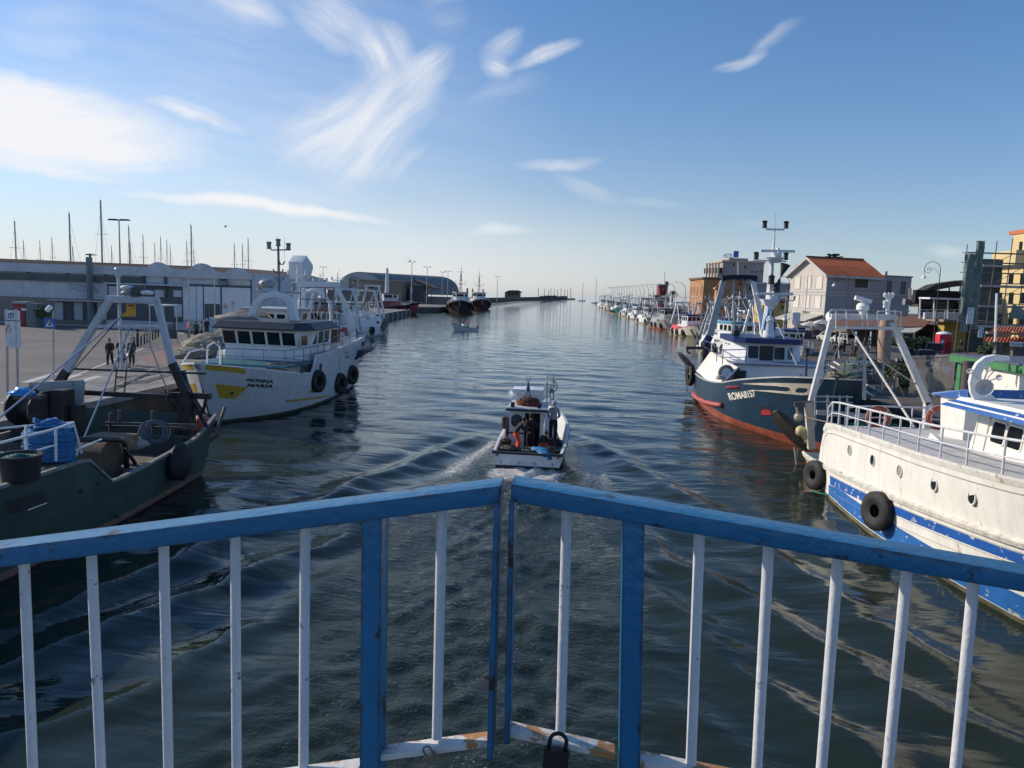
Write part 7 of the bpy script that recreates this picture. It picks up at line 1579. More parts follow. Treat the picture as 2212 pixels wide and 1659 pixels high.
for x, y, w in ((30, 706, 10), (30, 709, 8), (30, 720, 12), (27, 724, 15), (14, 728, 11), (28, 728, 12), (15, 734, 9), (29, 733, 10), (14, 741, 10), (28, 740, 9)):
    a, b = at(x, y, Yi-.06), at(x+w, y+1.1, Yi-.06); mb.lh((a.x, a.y, b.z), (b.x, a.y+.004, a.z))
mb.build('small_print', mat('grey print', (.3, .33, .4), .6), t)
pole_sign('warning_sign', 'red edged triangular warning sign in front of the sliding doors', 'sign', 487, 708, 76, [('sign_plate', [(487, 653), (493, 665), (481, 664.6)], RS_, .03), ('white_face', [(487, 655.5), (491, 663.8), (483, 663.4)], WS_, .05), ('figure', [(485, 661), (486.5, 659), (489, 662), (488.5, 663), (485, 662.6)], BK_, .07)], .04, 656)
cc = [(503+5*math.cos(a), 654.8+5*math.sin(a)) for a in [2*PI*k/18 for k in range(18)]]; c2_ = [(503+3.9*math.cos(a), 654.8+3.9*math.sin(a)) for a in [2*PI*k/18 for k in range(18)]]
pole_sign('prohibition_sign', 'round red rimmed no pedestrians sign beside the triangular one', 'sign', 503, 706, 76, [('sign_plate', cc, RS_, .03), ('white_face', c2_, WS_, .05), ('figure', [(502.4, 652.4), (503.4, 652.2), (503.8, 654.4), (504.8, 657), (504, 657.2), (503, 655.4), (502, 657.2), (501.4, 657)], BK_, .07)], .04, 648)
def kiosk(name, label, cat, x0, y0, x1, y1, Y, m, roofm):
    a, b = at(x0, y0, Y), at(x1, y1, Y); t = thing(name, label, cat, ((a.x+b.x)/2, Y, QZ)); MB().lh((a.x, Y, QZ), (b.x, Y+1.4, a.z)).build('cabin', m, t, bevel=.04); MB().lh((a.x-.1, Y-.12, a.z), (b.x+.1, Y+1.5, a.z+.25)).build('roof', roofm, t, bevel=.06)
    MB().lh((a.x+.9, Y-.03, a.z-.7), (a.x+1.5, Y-.001, a.z-.45)).build('notice', WS_, t)
kiosk('kiosk', 'red kiosk with a grey roof against the warehouse', 'kiosk', 29, 656, 57, 690, 79, mat('kiosk red', (.3, .035, .04), .6), GRYP)
mb = MB(); mb.lh((at(60, 660, 79.5).x, 79, QZ), (at(84, 660, 79.5).x, 80.4, at(60, 655, 79.5).z)); tag(mb.build('container', mat('grey green container', (.16, .2, .2), .7), None, bevel=.03), 'grey green container beside the red kiosk', 'container')
t = thing('bus_shelter', 'open shelter with a pale flat roof and thin posts by the warehouse', 'shelter', (at(350, 700, 66).x, 66, QZ)); a, b = at(333, 660, 66), at(366, 656, 66)
MB().lh((a.x, 65, a.z), (b.x, 67.5, a.z+.12)).build('roof', WLT, t)
mb = MB(); [mb.tube([(x, y, QZ), (x, y, a.z)], .05, 6) for x in (a.x+.1, b.x-.1) for y in (65.1, 67.4)]; mb.build('post', STL, t); MB().lh((a.x+.1, 67.3, QZ+.3), (b.x-.1, 67.34, QZ+1.1)).build('glass_panel', GLB, t)
for x, y0, y1, Y, lab in ((407, 586, 722, 72, 'thin grey street pole nearest the group in orange and green vests'), (463, 598, 712, 76, 'thin grey street pole before the sliding doors')):
    a = at(x, y0, Y); t = thing('street_pole', lab, 'street pole', (a.x, Y, QZ), 'poles on the left quay'); mb = MB(); mb.tube([(a.x, Y, QZ), (a.x, Y, a.z)], [.08, .05], 7); mb.tube([(a.x, Y, a.z), (a.x+.5, Y, a.z+.15)], .03, 5); mb.build('pole', STL, t); MB().box((a.x+.55, Y, a.z+.15), (.35, .15, .08)).build('lamp_head', GRYP, t)
# row of posts along the footpath
PO = [(290, 749, .8), (297.5, 749, 1.45), (305, 747, .85), (312, 744, .85), (318, 741.5, .85), (324, 738.5, .85), (330, 735.5, .85), (336, 732.5, 1.1), (342, 729.5, 1.0), (364, 719, .9), (369, 718, .9), (374, 716, .9), (378, 714, .9)]
proto = None
for i, (x, y, h) in enumerate(PO):
    p = gp(x, y, QZ)
    if proto is None:
        proto = thing('bollard', 'dark wooden post in the row along the brick footpath', 'bollard', (0, 0, 0), 'posts along the footpath'); mb = MB(); mb.tube([(0, 0, 0), (0, 0, 1)], .075, 8); mb.lathe([(.08, 0), (.06, .04), (0, .06)], (0, 0, 1), 8); mb.build('shaft', mat('dark wooden post', (.05, .045, .04), .8), proto); MB().lathe([(.084, .78), (.084, .86)], (0, 0, 0), 8).build('band', GRYP, proto); o = proto
    else: o = copy_tree(proto)
    o.location = p; o.scale = (1, 1, h)
    if h > 1.3: o['label'] = 'tallest and thickest dark wooden post in the row along the brick footpath'; o.scale = (1.5, 1.5, h)
# mooring bollard, ropes, people on the left quay
p = Vector((at(50, 880, 28.2).x, 28.2, QZ)); t = thing('mooring_post', 'stout dark mooring post with a pale cap on the left quay edge', 'mooring post', p); zt = at(50, 868, 28.2).z
MB().lathe([(.3, 0), (.3, zt-QZ-.25), (.34, zt-QZ-.2)], p, 14).build('shaft', BLM, t); MB().lathe([(.22, zt-QZ-.3), (.24, zt-QZ-.06), (.27, zt-QZ-.06), (.27, zt-QZ), (0, zt-QZ+.02)], p, 14).build('cap', GRYP, t)
for k, (pts, lab) in enumerate((([(195, 852), (245, 838), (330, 800), (372, 790)], 'pale mooring rope stretched along the left quay edge'), ([(250, 818), (300, 812), (345, 803), (390, 793)], 'slack pale rope lying on the left quay, farther from the edge'), ([(262, 828), (310, 824), (350, 812), (380, 806)], 'frayed rope strand lying on the left quay in the middle'))):
    mb = MB(); P_ = along([gp(x, y, QZ+.05)+Vector((0, 0, .03)) for x, y in pts], .4); rr = random.Random(k); mb.tube([q+Vector((rr.uniform(-.06, .06), rr.uniform(-.12, .12), 0)) for q in P_], .05, 6); tag(mb.build('mooring_rope', ROPW, None, smooth=True), lab, 'rope', 'ropes on the quays')
g = 'people on the left quay'
def pl(label, x, y, face, pose, top, low, **k): return person(label, gp(x, y, QZ+.006), face, pose, top, low, group=g, **k)
pl('person in a dark coat walking on the left side of the pushchair', 238, 790, 200, 'walk', (.03, .03, .035), (.035, .035, .045))
pl('person in a black jacket pushing the pushchair on the left quay', 262, 788, 195, 'push', (.02, .02, .025), (.04, .05, .09))
pl('person in a brown jacket standing on the right side of the pushchair', 285, 788, 190, 'stand', (.06, .045, .035), (.05, .04, .035))
pl('person in a bright orange jacket on the left quay', 408, 729, 150, 'stand', (.75, .12, .08), (.06, .03, .03))
pl('person in a dark vest with yellow green sleeves on the left quay', 424, 733, 30, 'back_hands', (.06, .075, .03), (.02, .02, .02), cap=(.02, .02, .02))
pl('person in a pale yellow green vest bending beside the net heap', 436, 734, 300, 'stand', (.2, .23, .09), (.03, .03, .03))
pl('person in black with white hair standing behind the vest wearers', 447, 724, 20, 'stand', (.02, .02, .022), (.02, .02, .022), hair=(.5, .5, .5))
pl('person in dark clothes at the left of the pair by the shelter', 373, 704, 200, 'stand', (.025, .025, .03), (.03, .03, .04))
pl('person in dark clothes at the right of the pair by the shelter', 384, 704, 170, 'stand', (.03, .028, .03), (.03, .03, .035))
person('person with a white cap in a pink top on the pale grey trawler deck', (-26.6, 73, 1.9), 180, 'stand', (.5, .2, .2), (.05, .05, .06), cap=(.7, .7, .7))
# pushchair
p = gp(263, 795, QZ+.006); t = thing('pushchair', 'black pushchair between the three walkers on the left quay', 'pushchair', p); mb = MB(); mb.blob(p+Vector((0, 0, .62)), (.26, .4, .26), 14, 8, .08); mb.build('seat', BLK, t, smooth=True)
mb = MB(); [mb.tube([p+Vector((s*.24, -.35, .15)), p+Vector((s*.22, .45, 1.02))], .018, 5) for s in (1, -1)]; [mb.tube([p+Vector((s*.24, .35, .15)), p+Vector((s*.22, -.2, .7))], .018, 5) for s in (1, -1)]; mb.tube([p+Vector((-.22, .45, 1.02)), p+Vector((.22, .45, 1.02))], .02, 5); mb.build('frame', STL, t)
for sx_ in (1, -1):
    for sy in (-.35, .35): mb = MB(); mb.torus(p+Vector((sx_*.26, sy, .13)), .11, .025, (1, 0, 0), 14, 6); mb.build('wheel', BLK, t)
# pier fender posts, lamp masts, hangar, tan block, breakwater huts
proto = None
for i in range(9):
    u = i/8; x, y = -41.8+(-46.9+41.8)*u, 147+58*u
    if proto is None: proto = o = thing('fender_post', 'pale slanted fender post against the dark pier wall', 'fender post', (0, 0, 0), 'fender posts on the pier'); MB().bar((.15, 0, -.2), (.45, 0, 1.45), .22, .3, up=(0, 1, 0)).build('post', mat('pale fender', (.5, .48, .44), .7), proto); MB().bar((.45, 0, 1.45), (-.05, -.5, 1.75), .18, .18).build('arm', mat('pale fender', (.5, .48, .44), .7), proto)
    else: o = copy_tree(proto)
    o.location = (x, y, 0)
def lampmast(label, x, yt, Y, n=2, w=.9):
    a = at(x, yt, Y); t = thing('lamp_mast', label, 'lamp mast', (a.x, Y, QZ), 'tall lamp masts on the left shore'); MB().tube([(a.x, Y, QZ), (a.x, Y, a.z)], [.2*w, .11*w], 7).build('pole', STL, t)
    mb = MB(); mb.tube([(a.x-1.1*w, Y, a.z), (a.x+1.1*w, Y, a.z)], .06, 5); mb.build('arm', STL, t)
    for s in ((-1.2, 1.2) if n == 2 else (-1.5, -.7, .7, 1.5)): MB().hexa([(a.x+s*w-.45, Y-.3, a.z-.02), (a.x+s*w+.45, Y-.3, a.z-.02), (a.x+s*w+.45, Y+.3, a.z-.02), (a.x+s*w-.45, Y+.3, a.z-.02), (a.x+s*w-.3, Y-.2, a.z+.2), (a.x+s*w+.3, Y-.2, a.z+.2), (a.x+s*w+.3, Y+.2, a.z+.2), (a.x+s*w-.3, Y+.2, a.z+.2)]).build('lamp_head', DST, t)
for a in (('big floodlight mast with four lamp heads behind the warehouse', 257, 476, 110, 4, .8), ('double lamp mast left of the arched hangar', 698, 577, 300), ('tallest double lamp mast in front of the arched hangar', 890, 566, 270), ('double lamp mast at the right end of the arched hangar', 923, 577, 290), ('left one of two close lamp masts before the tugs', 956, 588, 340), ('right one of two close lamp masts before the tugs', 968, 586, 330), ('double lamp mast on the breakwater before the hut', 1075, 597, 420)): lampmast(*a)
def hangar():
    t = thing('hangar', 'pale arched hangar with a big window in its rounded gable', 'hangar', (-85, 300, QZ)); Y = 330.; Cn = 18
    c0 = at(780, 640, Y); a0 = []
    L0, R0 = at(730, 640, Y).x, at(828, 640, Y).x; top = at(780, 588, Y).z
    def arch(x0, x1, zt, Y, yoff=0): return [Vector(((x0+x1)/2-(x1-x0)/2*math.cos(PI*k/Cn), Y, QZ+3+(zt-QZ-3)*math.sin(PI*k/Cn)**.8)) for k in range(Cn+1)]
    A = arch(L0, R0, top, Y); B = [p+Vector((26, 45, 0)) for p in A]; A2 = [Vector((A[0].x, Y, QZ))]+A+[Vector((A[-1].x, Y, QZ))]
    mb = MB(); mb.add(A2, [tuple(range(len(A2)))]); mb.build('gable', mat('pale hangar gable', (.46, .46, .48), .8), t)
    mb = MB(); mb.loft([[p+Vector((0, -.5, .15)) for p in A], [p+Vector((0, 0, .15)) for p in B]]); mb.build('roof', mat('hangar roof sheet', (.2, .2, .19), .6), t)
    lhp(t, 'window', 754, 602, 786, 622, Y-.2, .3, GLB); lhp(t, 'sign_board', 755, 597, 777, 601, Y-.2, .3, mat('pale blue board', (.3, .36, .42), .7))
    b = thing('office_block', 'tan flat office block with small windows before the arched hangar', 'building', (-70, 290, QZ)); TN = mat('tan render', (.27, .21, .155), .9, var=.15, scale=.3); Y2 = 295.
    lhp(b, 'wall', 793, 606, 893, 665, Y2+20, 20, TN); lhp(b, 'wall', 735, 625, 793, 665, Y2+16, 16, mat('brown render', (.2, .15, .12), .9)); lhp(b, 'roof', 792, 604.6, 894, 606.4, Y2+20.5, 21, mat('pale coping', (.4, .36, .32), .8))
    for x, y, w, h in ((799, 616, 7, 7), (836, 617, 3, 4), (876, 619, 2, 6), (881, 619, 2, 6), (887, 621, 4, 12), (810, 634, 30, 6)): lhp(b, 'window', x, y, x+w, y+h, Y2-.02, .1, GLS if h < 10 else WLT)
    b = thing('shed', 'low dark shed with a slanted roof right of the hangar', 'shed', (-60, 300, QZ)); q = [at(893, 603, 300), at(938, 622, 300), at(938, 625, 300), at(893, 609, 300)]; MB().extr(q, (0, 14, 0)).build('roof', mat('brown roof felt', (.12, .085, .07), .9), b); lhp(b, 'wall', 895, 616, 925, 650, 313, 10, mat('grey shed wall', (.17, .165, .16), .9)); lhp(b, 'wall', 925, 640, 975, 655, 313, 12, mat('tan low wall', (.24, .2, .17), .9))
    mb = MB()
    for k in range(5): q = at(897+9*k, 620, 300.1); mb.tube([(q.x, 300.1, QZ), (q.x, 300.1, q.z)], .15, 5)
    mb.build('post', DST, b)
hangar()
t = thing('harbour_hut', 'small tan hut with a hipped roof on the breakwater', 'hut', (at(1110, 640, 430).x, 430, QZ)); lhp(t, 'wall', 1093, 631, 1125, 645, 434, 6, mat('tan render', (.27, .21, .155), .9)); q = [at(1090, 631.5, 427), at(1099, 627, 427), at(1118, 627, 427), at(1128, 632, 427)]; MB().extr(q, (0, 9, 0)).build('roof', mat('brown roof felt', (.12, .085, .07), .9), t)
for x in (1098, 1105, 1114): lhp(t, 'window', x, 634, x+4, 638, 427.9, .1, GLS)
mb = MB(); P_ = [at(x, y, Y) for x, y, Y in ((1070, 640, 440), (1110, 641, 520), (1160, 640, 700), (1200, 639, 900), (1228, 637.5, 1120))]
for a, b in zip(P_, P_[1:]): mb.bar(Vector((a.x-8, a.y, 2.6)), Vector((b.x-8, b.y, 2.6)), 1.2, 2.)
tag(mb.build('parapet_wall', mat('dark breakwater wall', (.12, .11, .10), .9)), 'dark parapet wall along the breakwater', 'wall')
b = thing('harbour_beacon', 'dark clutter of sheds and posts at the breakwater tip', 'beacon', (-30, 1000, QZ)); 
for k in range(14): q = at(1172+k*3.8, 638, 700+k*28); MB().box((q.x, q.y, 3), (R.uniform(4, 8), 4, R.uniform(2, 5))).build('shed', mat('dark breakwater wall', (.12, .11, .10), .9), b)
mb = MB(); [mb.tube([Vector((at(x, 638, 900).x, 900, 3)), at(x, 622+2*(k % 3), 900)], .3, 4) for k, x in enumerate((1163, 1176, 1185, 1190, 1197, 1205, 1212, 1220, 1226, 1233))]; mb.build('light_pole', DST, b)
# ================================================================== right bank: buildings
RZ = 1.8
def prism(parent, name, pts, z0, z1, m, bevel=0.):
    mb = MB(); mb.extr([(x, y, z0) for x, y in pts], (0, 0, z1-z0)); return mb.build(name, m, parent, bevel=bevel)
def house():
    C = Vector((39.1, 130, 0)); e = Vector((.936, .352, 0)); n = Vector((-.352, .936, 0)); t = thing('house', 'cream and grey two storey house with a terracotta tiled roof and closed shutters', 'house', (45, 134, RZ))
    CW = mat('cream house render', (.56, .51, .46), .9, var=.06, scale=.6, fine=.06); zt = at(1765, 589, C.y).z; L, Dp, X2 = 10.3, 9.6, 16.8
    P = lambda a, b, z: C+e*a+n*b+Vector((0, 0, z))
    prism(t, 'wall', [P(0, 0, 0)[:2], P(L, 0, 0)[:2], P(L, Dp, 0)[:2], P(0, Dp, 0)[:2]], RZ, zt, CW)
    SW = mat('grey side render', (.34, .35, .39), .9, var=.08, scale=.6, fine=.06); prism(t, 'side_wall', [P(.12, -.035, 0)[:2], P(L, -.035, 0)[:2], P(L, -.002, 0)[:2], P(.12, -.002, 0)[:2]], RZ, zt-.02, SW)
    prism(t, 'annex_wall', [P(L+.02, .25, 0)[:2], P(X2, .25, 0)[:2], P(X2, Dp, 0)[:2], P(L+.02, Dp, 0)[:2]], RZ, zt-.1, SW); prism(t, 'annex_coping', [P(L+.02, .1, 0)[:2], P(X2+.15, .1, 0)[:2], P(X2+.15, Dp, 0)[:2], P(L+.02, Dp, 0)[:2]], zt-.1, zt+.12, mat('grey coping', (.3, .3, .31), .8))
    zr = zt+2.75; mb = MB(); mb.add([P(0, 0, zt), P(0, Dp, zt), P(0, Dp/2, zr-.25), P(L, 0, zt), P(L, Dp, zt), P(L, Dp/2, zr-.25)], [(0, 1, 2), (3, 5, 4)]); mb.build('gable', CW, t)
    TM = mat('terracotta tiles', (.52, .15, .065), .85, var=.3, scale=2.5)
    mb = MB(); k = 46
    for sgn in (0, 1):      # corrugated tile rows running down the slope
        rows = []
        for i in range(k*4+1):
            a = -.7+(L+1.0)*i/(k*4); bump = .05*math.cos(2*PI*i/4); b0 = Dp/2; b1 = -.75 if sgn == 0 else Dp+.75
            rows.append([P(a, b0, zr+bump+.02), P(a, b0+(b1-b0)*.5, zr+(zt-.15-zr)*.5+bump), P(a, b1, zt-.35+bump)])
        mb.loft(rows)
    mb.build('roof', TM, t); mb = MB(); mb.tube([P(-.75, Dp/2, zr+.06), P(L+.35, Dp/2, zr+.06)], .13, 6); mb.build('ridge', mat('dark ridge tiles', (.12, .06, .045), .9), t)
    TR_ = mat('pale eaves trim', (.5, .49, .48), .7); mb = MB(); mb.bar(P(-.6, -.62, zt-.55), P(L+.3, -.62, zt-.55), .3, .4); mb.bar(P(-.6, Dp+.62, zt-.55), P(L+.3, Dp+.62, zt-.55), .3, .4)
    for s in (0, 1): b1 = -.7 if s == 0 else Dp+.7; mb.bar(P(-.68, Dp/2, zr-.2), P(-.68, b1, zt-.5), .16, .36); mb.hexa([P(-.7, Dp/2, zr-.3), P(0, Dp/2, zr-.3), P(0, b1, zt-.6), P(-.7, b1, zt-.6), P(-.7, Dp/2, zr-.22), P(0, Dp/2, zr-.22), P(0, b1, zt-.52), P(-.7, b1, zt-.52)])
    mb.build('eaves', TR_, t)
    for z in (zt-6.2, zt-3.5): mb = MB(); [mb.bar(P(a0, b0, z+dz), P(a1, b1, z+dz), .1, .16) for dz in (0, .45) for a0, b0, a1, b1 in ((-.04, -.1, -.04, Dp), (-.05, -.04, X2, -.04+.0))]; mb.build('string_course', TR_, t)
    SH = mat('cream roller shutter', (.68, .63, .56), .8, var=.04)
    for z in (zt-1.5, zt-4.75):
        for b in (1.9, 4.8, 7.7):
            win(t, P(-.03, b, z), -n, (0, 0, 1), 1.5, 2.0, CW, SH, 0, .14, 'shuttered_window', .05)
    win(t, P(6.6, -.06, zt-1.3), e, (0, 0, 1), 2.6, 1.75, CW, BLM, 0, .1, 'window', .06); win(t, P(6.4, -.06, zt-4.6), e, (0, 0, 1), 2.7, 1.9, CW, mat('grey shutter', (.3, .3, .31), .8), 0, .06)
    for a in (12.4, 15.2): win(t, P(a, .23, zt-1.9), e, (0, 0, 1), 1.15, 2.3, CW, mat('slatted grey shutter', (.1, .105, .11), .6), 0, .05, 'shuttered_window')
    mb = MB(); [mb.hexa([P(-.05, b, zt-6.9), P(-.05, b+4.4, zt-6.9), P(-3.2, b+4.4, zt-7.9), P(-3.2, b, zt-7.9), P(-.05, b, zt-6.75), P(-.05, b+4.4, zt-6.75), P(-3.2, b+4.4, zt-7.75), P(-3.2, b, zt-7.75)]) for b in (.3, 5.0)]; mb.build('awning', mat('cream awning', (.52, .49, .43), .8), t)
    mb = MB(); v, f = text_tris('Bramo', .2, .01); p = P(-.12, 5.6, zt-6.65); mb.add([p-n*2.*a+Vector((0, 0, .42*b)) for a, b in v], f); mb.build('shop_name', BLM, t); MB().tube([P(L+3.7, 3, zt), P(L+3.7, 3, zt+.9)], .16, 7).build('chimney', DST, t); MB().tube([P(-.1, 4.9, RZ), P(-.1, 4.9, zt-.5)], .05, 5).build('drain_pipe', TR_, t)
house()
def bld(name, label, cat, x0, y0, x1, Y, m, dep=12, xc=None, wins=(), side=None, coping=None, lf=1.0):
    """box building: corner at xc, camera side xc..x1, canal side x0..xc"""
    t = thing(name, label, cat, (at(x0, y0, Y).x, Y, RZ)); a = at(xc if xc is not None else x0, y0, Y); b = at(x1, y0, Y); z = a.z
    if xc is not None:
        r = at(x0, y0, Y); d = Vector((r.x/r.y, 1, 0)); Y2 = Y+dep*lf; Q2 = Vector((d.x*Y2, Y2, 0))
    else: Q2 = Vector((a.x, Y+dep, 0))
    prism(t, 'wall', [(a.x, Y), (b.x, Y), (b.x, Y+dep), (Q2.x, Q2.y)], RZ, z, m)
    if coping: prism(t, 'roof', [(a.x-.4, Y-.4), (b.x+.3, Y-.4), (b.x+.3, Y+dep), (Q2.x-.4, Q2.y)], z+.02, z+.55, coping)
    for (wx, wy, ww, wh, mm_) in wins:
        c = at(wx, wy, Y-.02); k = Y/FPX; win(t, c, (1, 0, 0), (0, 0, 1), ww*k, wh*k, m, mm_, 0, .1)
    if side:
        r_ = Vector((a.x, Y, 0))-Vector((Q2.x, Q2.y, 0)); L = r_.length; r_.normalize(); nn = r_.cross(Vector((0, 0, 1)))
        for zz, n_, ww, wh, mm_ in side:
            for i in range(n_): win(t, Vector((Q2.x, Q2.y, z-zz))+r_*(L*(i+.6)/(n_+.3))+nn*.02, r_, (0, 0, 1), ww, wh, m, mm_, 0, .12)
    return t
SHR = mat('red brown shutter', (.2, .06, .04), .7); OCH = mat('orange ochre render', (.42, .22, .11), .9, var=.1, scale=.4); BCOP = mat('brown coping', (.16, .09, .07), .9)
bld('ochre_building', 'orange ochre three storey building with red shutters and a brown cornice', 'building', 1491, 603, 1612, 215, OCH, 18, 1521, [(1545, 618, 5, 7, SHR), (1590, 640, 6, 9, GLS), (1600, 612, 5, 7, SHR)], [(3.2, 4, 1., 2.4, SHR), (7.4, 4, 1., 2.6, SHR)], BCOP, 1.0)
t = bld('annex', 'small bright orange annex with a stepped gable in front of the ochre building', 'building', 1544, 625, 1568, 200, mat('bright orange render', (.55, .24, .08), .9, var=.08), 6, 1548, coping=mat('pale orange cornice', (.5, .26, .12), .9)); Ya = 199.8
mb = MB(); mb.extr([at(1547, 625, Ya), at(1567, 625, Ya), at(1566, 617, Ya), at(1560, 616, Ya), at(1556, 607, Ya), at(1552, 616, Ya), at(1547, 617, Ya)], (0, .8, 0)); mb.build('gable', mat('bright orange render', (.55, .24, .08), .9), t); win(t, at(1556, 640, Ya), (1, 0, 0), (0, 0, 1), 1.6, 2.4, OCH, SHR, 0, .1)
t = bld('hotel', 'grey beige flat roofed hotel with loggias and blue lettering on its roof', 'hotel', 1533, 566, 1651, 235, mat('grey beige render', (.36, .31, .28), .9, var=.1, scale=.3), 20, 1562, [(1585, 572, 4, 5, GLS), (1610, 577, 4, 6, GLS), (1625, 587, 5, 3, WLD), (1635, 587, 5, 3, WLD), (1645, 587, 5, 3, WLD)], None, mat('pinkish parapet', (.5, .38, .3), .9), 1.0)
Yh = 234.; lhp(t, 'penthouse', 1563, 560, 1603, 566, Yh+12, 9, mat('grey beige render', (.36, .31, .28), .9)); lhp(t, 'balcony', 1530, 599, 1565, 602, Yh-.3, 2.5, WLD)
mb = MB()
for i in range(5): a = at(1537+5*i, 583, Yh-1); mb.box((a.x-.5, a.y+6-i*1.2, a.z), (.5, .5, 4.4))
mb.build('loggia_pier', mat('cream loggia', (.55, .47, .38), .9), t); a, b = at(1534, 577, Yh-.5), at(1561, 590, Yh-.5); MB().hexa([(a.x-.15, Yh+10, b.z), (b.x-.2, Yh-.2, b.z), (b.x-.2, Yh, b.z), (a.x-.15, Yh+10.2, b.z), (a.x-.15, Yh+10, a.z), (b.x-.2, Yh-.2, a.z), (b.x-.2, Yh, a.z), (a.x-.15, Yh+10.2, a.z)]).build('loggia', GLS, t)
mb = MB(); v, f = text_tris('HOTEL', 0, .02); p = at(1563, 557, Yh+2); mb.add([p+Vector((a*2.7, 0, b*1.3)) for a, b in v], f); p = at(1584, 556, Yh+2); mb.lh(p, p+Vector((1.5, .1, 1.9))); mb.build('roof_sign', mat('blue sign letters', (.04, .16, .5), .5), t); MB().lathe([(.35, 0), (.35, 1.), (.5, 1.1), (.5, 1.3)], at(1636, 560, Yh+6), 8).build('chimney', BLM, t)
t = bld('red_house', 'dark red square house with a white framed window and a chimney', 'house', 1419, 617, 1443, 300, mat('dark red render', (.25, .045, .05), .9), 12, 1424, [(1432, 625, 5, 7, mat('pale red frame', (.4, .15, .15), .8))], None, mat('grey coping', (.3, .3, .31), .8), .8); lhp(t, 'chimney', 1437, 608, 1443, 617, 303, 2, mat('dark red render', (.25, .045, .05), .9)); MB().tube([at(1436, 618, 302), at(1436, 588, 302)], .1, 5).build('antenna', DST, t); lhp(t, 'lower_wing', 1413, 637, 1445, 655, 299, 3, mat('brown render', (.2, .15, .12), .9))
for a in ((('low_building', 'low yellow and white shop building beside the cream house', 'building', 1648, 653, 1706, 160, mat('yellow render', (.5, .35, .12), .9), 8, None, [(1668, 664, 12, 7, WS_), (1690, 664, 8, 7, WLD)], None, BCOP)), ('long_building', 'plain greyish white flat building behind the tall mast', 'building', 1610, 613, 1712, 220, mat('greyish white render', (.42, .4, .38), .9, var=.1), 12, None, [(1622, 622, 6, 8, GLS), (1680, 625, 8, 8, GLS), (1700, 640, 10, 8, GLS)], None, WLT), ('brick_building', 'dark brown low building with market stalls below', 'building', 1612, 676, 1712, 175, mat('brown render', (.2, .15, .12), .9), 6, None, [(1640, 690, 14, 9, GLS), (1670, 690, 14, 9, GLS)], None, WLT)): bld(*a)
# restaurants, terrace, wings behind
t = thing('restaurant', 'long low restaurant with a brown awning roof and white glazed veranda', 'restaurant', (at(1950, 720, 105).x, 105, RZ)); Yr = 106.; BA = mat('brown awning', (.22, .115, .075), .85, var=.12)
a, b = at(1800, 690, Yr+4), at(2022, 684, Yr+4); mb = MB(); q = [at(1790, 689, Yr+3), at(2022, 684, Yr+3), at(1996, 708, Yr-2), at(1790, 706, Yr-2)]; mb.extr(q, (0, 0, .15)); mb.build('awning', BA, t); q = [at(1905, 712, Yr-2), at(1994, 709, Yr-2), at(1975, 720, Yr-5), at(1900, 720, Yr-5)]; mb = MB(); mb.extr(q, (0, 0, .12)); mb.build('veranda_roof', mat('cream awning', (.52, .49, .43), .8), t); lhp(t, 'wall', 1790, 690, 2024, 760, Yr+12, 9, mat('brown grey wall', (.16, .13, .11), .9))
mb = MB(); [mb.tube([at(x, 716, Yr-4.5), Vector((at(x, 716, Yr-4.5).x, Yr-4.5, RZ))], .1, 6) for x in (1815, 1850, 1882, 1928, 1950, 1975)]; mb.build('post', WS_, t)
for i in range(6): lhp(t, 'window', 1806+36*i, 716, 1830+36*i, 742, Yr+2.9, .1, GLB)
t = thing('parasol_stall', 'cream market parasols over the pavement tables', 'parasol', (at(1775, 720, 118).x, 118, RZ))
for x, y, w in ((1755, 694, 26), (1778, 690, 24), (1800, 694, 22)): c = at(x, y, 118+w*.2); k = w*.04; mb = MB(); mb.hexa([(c.x-k*1.6, c.y-k, c.z-.7), (c.x+k*1.6, c.y-k, c.z-.7), (c.x+k*1.6, c.y+k, c.z-.5), (c.x-k*1.6, c.y+k, c.z-.5), (c.x-.1, c.y, c.z), (c.x+.1, c.y, c.z), (c.x+.1, c.y+.2, c.z), (c.x-.1, c.y+.2, c.z)]); mb.build('canopy', mat('white canvas', (.66, .62, .56), .8), t); MB().tube([(c.x, c.y, RZ), (c.x, c.y, c.z)], .06, 6).build('pole', STL, t)
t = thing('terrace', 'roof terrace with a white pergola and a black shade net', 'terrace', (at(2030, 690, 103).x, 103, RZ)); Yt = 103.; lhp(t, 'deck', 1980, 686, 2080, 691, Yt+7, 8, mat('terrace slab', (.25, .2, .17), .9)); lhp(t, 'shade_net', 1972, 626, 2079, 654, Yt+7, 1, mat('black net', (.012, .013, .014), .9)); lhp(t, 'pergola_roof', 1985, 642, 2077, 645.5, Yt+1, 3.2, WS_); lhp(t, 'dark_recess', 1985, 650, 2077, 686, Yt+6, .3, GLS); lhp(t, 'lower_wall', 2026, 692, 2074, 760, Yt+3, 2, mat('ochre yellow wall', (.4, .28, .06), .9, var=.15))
mb = MB(); [mb.tube([at(x, 644, Yt-1), at(x-1, 688, Yt-1)], .09, 6) for x in (1988, 2018, 2048, 2075)]; rails(mb, [at(x, 688, Yt-1.2) for x in (1984, 2000, 2020, 2040, 2060, 2077)], 1.1, .04, 2); mb.build('pergola_post', WS_, t); mb = MB(); [mb.box(at(2000+9*k, 682, Yt+1), (.5, .5, .9)) for k in range(8)]; mb.build('chairs', [WLT], t)
